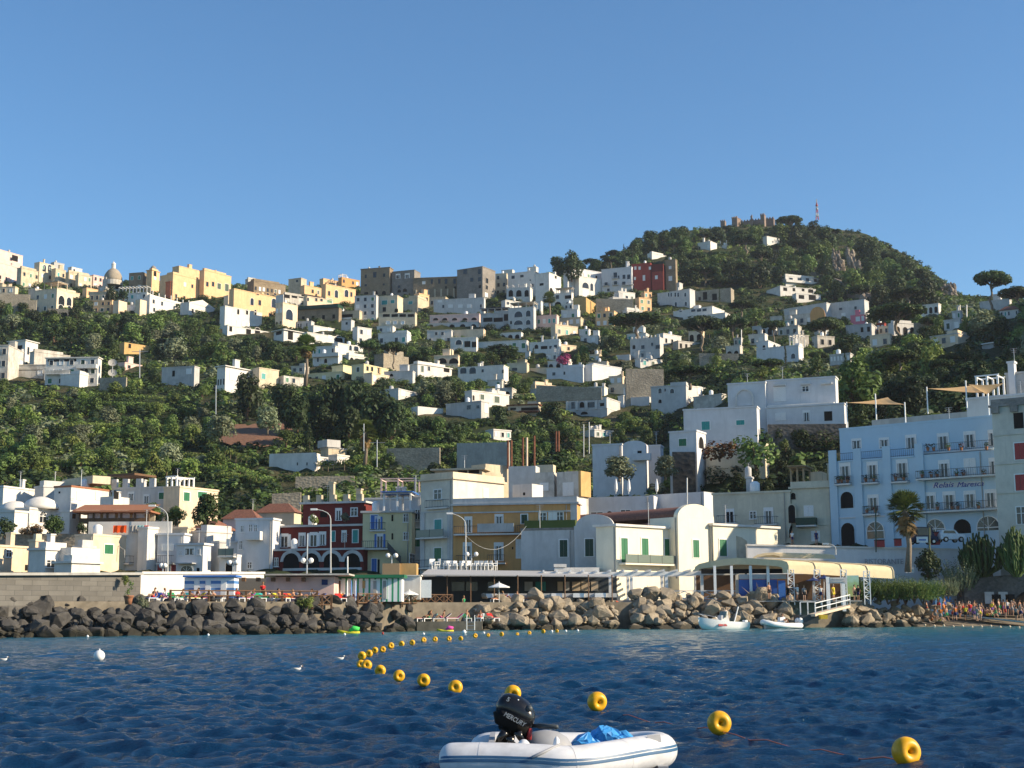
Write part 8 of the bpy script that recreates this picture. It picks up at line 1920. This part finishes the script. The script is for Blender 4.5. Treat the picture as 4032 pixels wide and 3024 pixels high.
person('sit',gz(3085,149,.6),.3,CN['white'],CN['white'],'person in white sitting in the inflatable motorboat',None,0)
# ---------------------------------------------------------------- dinghy in the foreground
dd_=15.6;base=at(2130,3052,dd_);base.z=0
t=thing('inflatable_dinghy','white inflatable dinghy with a double blue stripe in the foreground','dinghy',base)
plain('pvc',(.66,.67,.69),.42,.4,var=.24,nsc=5);plain('pvcgrey',(.32,.33,.35),.6);plain('stripeblue',(.035,.11,.22),.45);plain('black',(.010,.010,.011),.22,.5,var=.3)
P3=lambda x,y,d:at(x,y,d)
near=[P3(1752,3002,15.45),P3(1800,2997,15.4),P3(1950,2997,15.35),P3(2120,3003,15.3),P3(2245,3010,15.3),P3(2380,2993,15.55),P3(2500,2972,15.9),P3(2580,2960,16.15),P3(2600,2953,16.6)]
r0=72/ppm(near[3])
def spline(pts,n=6):
 out=[];P_=[pts[0]]+pts+[pts[-1]]
 for i in range(1,len(P_)-2):
  for k in range(n):
   s_=k/n;a,b,c,d=P_[i-1],P_[i],P_[i+1],P_[i+2]
   out.append(.5*((2*b)+(c-a)*s_+(2*a-5*b+4*c-d)*s_*s_+(3*b-a-3*c+d)*s_**3))
 return out+[pts[-1]]
far=[P3(2560,2945,17.0),P3(2440,2950,17.2),P3(2250,2950,17.0),P3(2000,2948,16.9),P3(1850,2948,16.9)]
path=spline(near+far);n=len(path);rad=[r0]*n
for i in range(5):rad[i]=r0*(.25,.62,.82,.93,.99)[i];rad[n-1-i]=rad[i]
mb=MB();mb.tube(path,rad,24);mb.build('tube',MATS['pvc'],t,True)
for o_,w_ in((.42,.065),(.22,.085)):
 mb=MB();vs=[]
 pp=path[1:-12]
 for i,p in enumerate(pp):
  a=path[i+2]-path[i];a.normalize();side=a.cross(Vector((0,0,1))).normalized()
  for k in range(4):an=o_-.10+w_*(k-1.5)/1.5;vs.append(p+(side*math.cos(an)+Vector((0,0,1))*math.sin(an))*(rad[i+1]+.004))
 mb.add(vs,[(i*4+k,i*4+k+1,i*4+k+5,i*4+k+4)for i in range(len(pp)-1)for k in range(3)]);mb.build('stripe',MATS['stripeblue'],t,True)
for i in(10,24,33):
 mb=MB();a=(path[i+1]-path[i]).normalized();mb.tube([path[i]-a*.012,path[i]+a*.012],rad[i]+.002,24,cap=False);mb.build('seam',MATS['pvc'],t,True)
mb=MB();z_=.12;mb.add([(p.x,p.y,z_)for p in(path[8],path[24],path[40],path[-26],path[-8])],[(0,1,2,3,4)]);mb.build('floor',MATS['pvcgrey'],t)
A,B=P3(1935,2985,15.55),P3(1935,2960,16.8);mb=MB();mb.box((A.x-.03,A.y,.1),(A.x+.03,B.y,.40));mb.build('transom',MATS['pvcgrey'],t)
q_=P3(2578,2908,15.98);mb=MB();e1=P3(2545,2900,15.95);e2=P3(2598,2896,16.0);e3=P3(2604,2926,15.98);e4=P3(2556,2928,15.93);mb.add([v_+Vector((0,-.03,.015))for v_ in(e4,e3,e2,e1)],[(0,1,2,3)]);mb.build('patch',MATS['pvcgrey'],t)
c_=P3(2062,2930,15.38);mb=MB();mb.lathe([(.075,-.05),(.07,.0),(.045,.03),(.03,.045),(.01,.05)],c_,14);mb.build('rowlock',MATS['pvc'],t,True)
c_=P3(2192,2935,15.38);mb=MB();mb.lathe([(.05,-.08),(.04,.0),(.03,.06),(.01,.09)],c_,12);mb.build('rowlock',MATS['pvc'],t,True)
c_=P3(2600,3018,16.1);mb=MB();mb.box((c_.x-.05,c_.y-.28,c_.z-.03),(c_.x+.06,c_.y-.1,c_.z+.03));mb.build('tow_ring',MATS['pvcgrey'],t)
mb=MB();a,b=P3(2205,2930,15.25),P3(2097,2982,15.05);mb.tube([a,a.lerp(b,.55),b],[.014,.016,.018],8);solo(mb,'oar',MATS['pvcgrey'],'short worn oar lying over the side of the dinghy','oar',smooth=True)
# grey cover and blue bags
mb=MB();c_=P3(2148,2925,16.1);mb.lathe([(.30,-.25),(.29,-.02),(.24,.06),(.14,.12),(.02,.14)],c_,16,sx=1.0,sy=.7);solo(mb,'grey_cover',MATS['pvcgrey'],'grey fabric cover bunched beside the outboard motor in the dinghy','cover',smooth=True)
plain('bagblue',(.06,.33,.74),.35,.5,var=.35,nsc=9)
def bag(x,y,w_,h_,d,lb,seed):
 rg=random.Random(seed);c_=P3(x,y,d);k=ppm(c_);W_,H_=w_/k/2,h_/k;bm=bmesh.new()
 for i in range(46):
  v_=Vector((rg.gauss(0,1),rg.gauss(0,1),rg.gauss(0,1))).normalized()*rg.uniform(.7,1.05);bm.verts.new((v_.x*W_,v_.y*W_*.6,max(v_.z,-.4)*H_*.5))
 for i in range(3):bm.verts.new((rg.uniform(-.3,.3)*W_,0,H_*rg.uniform(.45,.6)))
 r=bmesh.ops.convex_hull(bm,input=bm.verts);bmesh.ops.delete(bm,geom=[e for e in r['geom_interior']if isinstance(e,bmesh.types.BMVert)],context='VERTS')
 bmesh.ops.subdivide_edges(bm,edges=list(bm.edges),cuts=2)
 for v_ in bm.verts:v_.co+=Vector((rg.gauss(0,.009),rg.gauss(0,.009),rg.gauss(0,.009)))
 me=bpy.data.meshes.new('bag');bm.to_mesh(me);bm.free();me.materials.append(MATS['bagblue']);o=bpy.data.objects.new('plastic_bag',me);COL.objects.link(o);o.location=c_;tag(o,lb,'bag')
bag(2300,2922,150,62,16.2,'lower crumpled blue plastic bag in the dinghy, left of the peaked one',1);bag(2385,2908,150,88,16.25,'peaked blue plastic bag in the middle of the dinghy',2);bag(2450,2906,110,46,16.5,'blue plastic bag farthest towards the bow of the dinghy',3)
# outboard motor, tilted
mo=thing('outboard_motor','black outboard motor with a tiller tilted up on the stern of the dinghy','outboard motor',P3(2010,2925,16.0))
c_=P3(2033,2803,15.95);k=ppm(c_);ux=(P3(2133,2858,15.95)-c_).normalized();uz=Vector((-ux.z,0,ux.x));uy=Vector((0,1,0));s_=.93/k
M=Matrix(((ux.x,uy.x,uz.x,c_.x),(ux.y,uy.y,uz.y,c_.y),(ux.z,uy.z,uz.z,c_.z),(0,0,0,1)))
sec=[(-90,14,4),(-88,28,4),(-80,46,3),(-64,61,2),(-40,70,2),(-10,74,2),(22,72,0),(48,65,-4),(66,54,-7),(78,40,-10),(84,26,-12),(87,10,-13)]
mb=MB();vs=[];K=20
for x,hh,zo in sec:
 for j in range(K):
  a=6.2832*j/K;ca,sa=math.cos(a),math.sin(a);f=abs(ca)**2.2+abs(sa)**2.2;f=f**(-1/2.2);vs.append(M@Vector((x*s_,62*s_*ca*f*(hh/72)**.5,(hh*.86*sa*f+zo)*s_)))
mb.add(vs,[(i*K+j,(i+1)*K+j,(i+1)*K+(j+1)%K,i*K+(j+1)%K)for i in range(len(sec)-1)for j in range(K)]+[tuple(range(K)),tuple(range(len(vs)-1,len(vs)-K-1,-1))])
cw=mb.build('cowl',MATS['black'],mo,True)
mb=MB();mb.tube([M@Vector((-64*s_,0,-22*s_)),M@Vector((-50*s_,0,-34*s_)),M@Vector((74*s_,0,-42*s_)),M@Vector((82*s_,0,-38*s_))],[34*s_,50*s_,48*s_,34*s_],20);mb.build('lower_cowl',MATS['dark'],mo,True)
mb=MB();mb.ball(M@Vector((40*s_,-44*s_,40*s_)),15*s_,12);mb.build('starter_knob',MATS['darkmetal'],mo,True);mb=MB();mb.ball(M@Vector((-18*s_,-40*s_,48*s_)),5*s_,10);mb.build('cap_screw',MATS['metal'],mo,True)
fm=Face(M@Vector((0,-66*s_,0)),ux,Vector((0,-1,0)),1,1);fm.M=M@Matrix.Translation((0,-64*s_,0))
def flat_text(txt,x0,x1,z0,z1,mat,shear=0):
 cu=bpy.data.curves.new('text','FONT');cu.body=txt;cu.size=1;cu.shear=shear;cu.extrude=.02;cu.resolution_u=3;cu.offset=.012
 to=bpy.data.objects.new('text',cu);COL.objects.link(to);bpy.context.view_layer.update();me=bpy.data.meshes.new_from_object(to.evaluated_get(bpy.context.evaluated_depsgraph_get()));bpy.data.objects.remove(to)
 va=np.array([v_.co[:]for v_ in me.vertices]);lo,hi=va.min(0),va.max(0);mb=MB()
 mb.add([fm.M@Vector(((x0+(v_[0]-lo[0])/(hi[0]-lo[0])*(x1-x0))*s_,-v_[2]*.3,(z0+(v_[1]-lo[1])/(hi[1]-lo[1])*(z1-z0))*s_))for v_ in va],[tuple(p.vertices)for p in me.polygons]);bpy.data.meshes.remove(me);return mb.build('lettering',MATS[mat],mo)
flat_text('MERCURY',-42,58,-36,-16,'metal',.15);flat_text('5',-62,-50,24,42,'metal')
mb=MB();e=P3(2195,2862,15.7);a=M@Vector((78*s_,-10*s_,-22*s_));mb.tube([a,a.lerp(e,.3),a.lerp(e,.32),e],[9*s_,8*s_,11*s_,9*s_],10);mb.build('tiller',MATS['darkmetal'],mo,True)
mb=MB();mb.tube([M@Vector((-5*s_,0,-70*s_)),P3(2000,2888,16.0),P3(1985,2925,16.0)],[40*s_,30*s_,26*s_],12);mb.build('swivel_bracket',MATS['dark'],mo,True)
for x0,y0,x1,y1,n_ in((1990,2880,1962,2930,'clamp'),(2040,2880,2070,2925,'clamp'),(2010,2900,2030,2945,'drive_leg')):mb=MB();mb.tube([P3(x0,y0,15.8),P3((x0+x1)/2-8,(y0+y1)/2,15.8),P3(x1,y1,15.85)],[20*s_,14*s_,16*s_],8);mb.build(n_,MATS['black'],mo,True)
mb=MB();mb.tube([P3(2088,2868,15.85),P3(2082,2912,15.85)],[9*s_,12*s_],8);mb.build('fuel_tap',MATS['redpaint'],mo,True)
# ---------------------------------------------------------------- the air
HZ=bpy.data.materials.new('air');HZ.use_nodes=True;nt=HZ.node_tree
nt.nodes.remove(nt.nodes['Principled BSDF']);v=nt.nodes.new('ShaderNodeVolumePrincipled')
v.inputs['Color'].default_value=(.80,.88,1,1);v.inputs['Density'].default_value=.00007;v.inputs['Anisotropy'].default_value=.25
L(nt,v.outputs[0],nt.nodes['Material Output'].inputs['Volume'])
mb=MB();mb.box((-1300,-1300,-190),(1300,1400,275));tag(mb.build('haze',HZ),kind='stuff')
print('OBJECTS',len(bpy.data.objects),'HOUSES',len(HR))
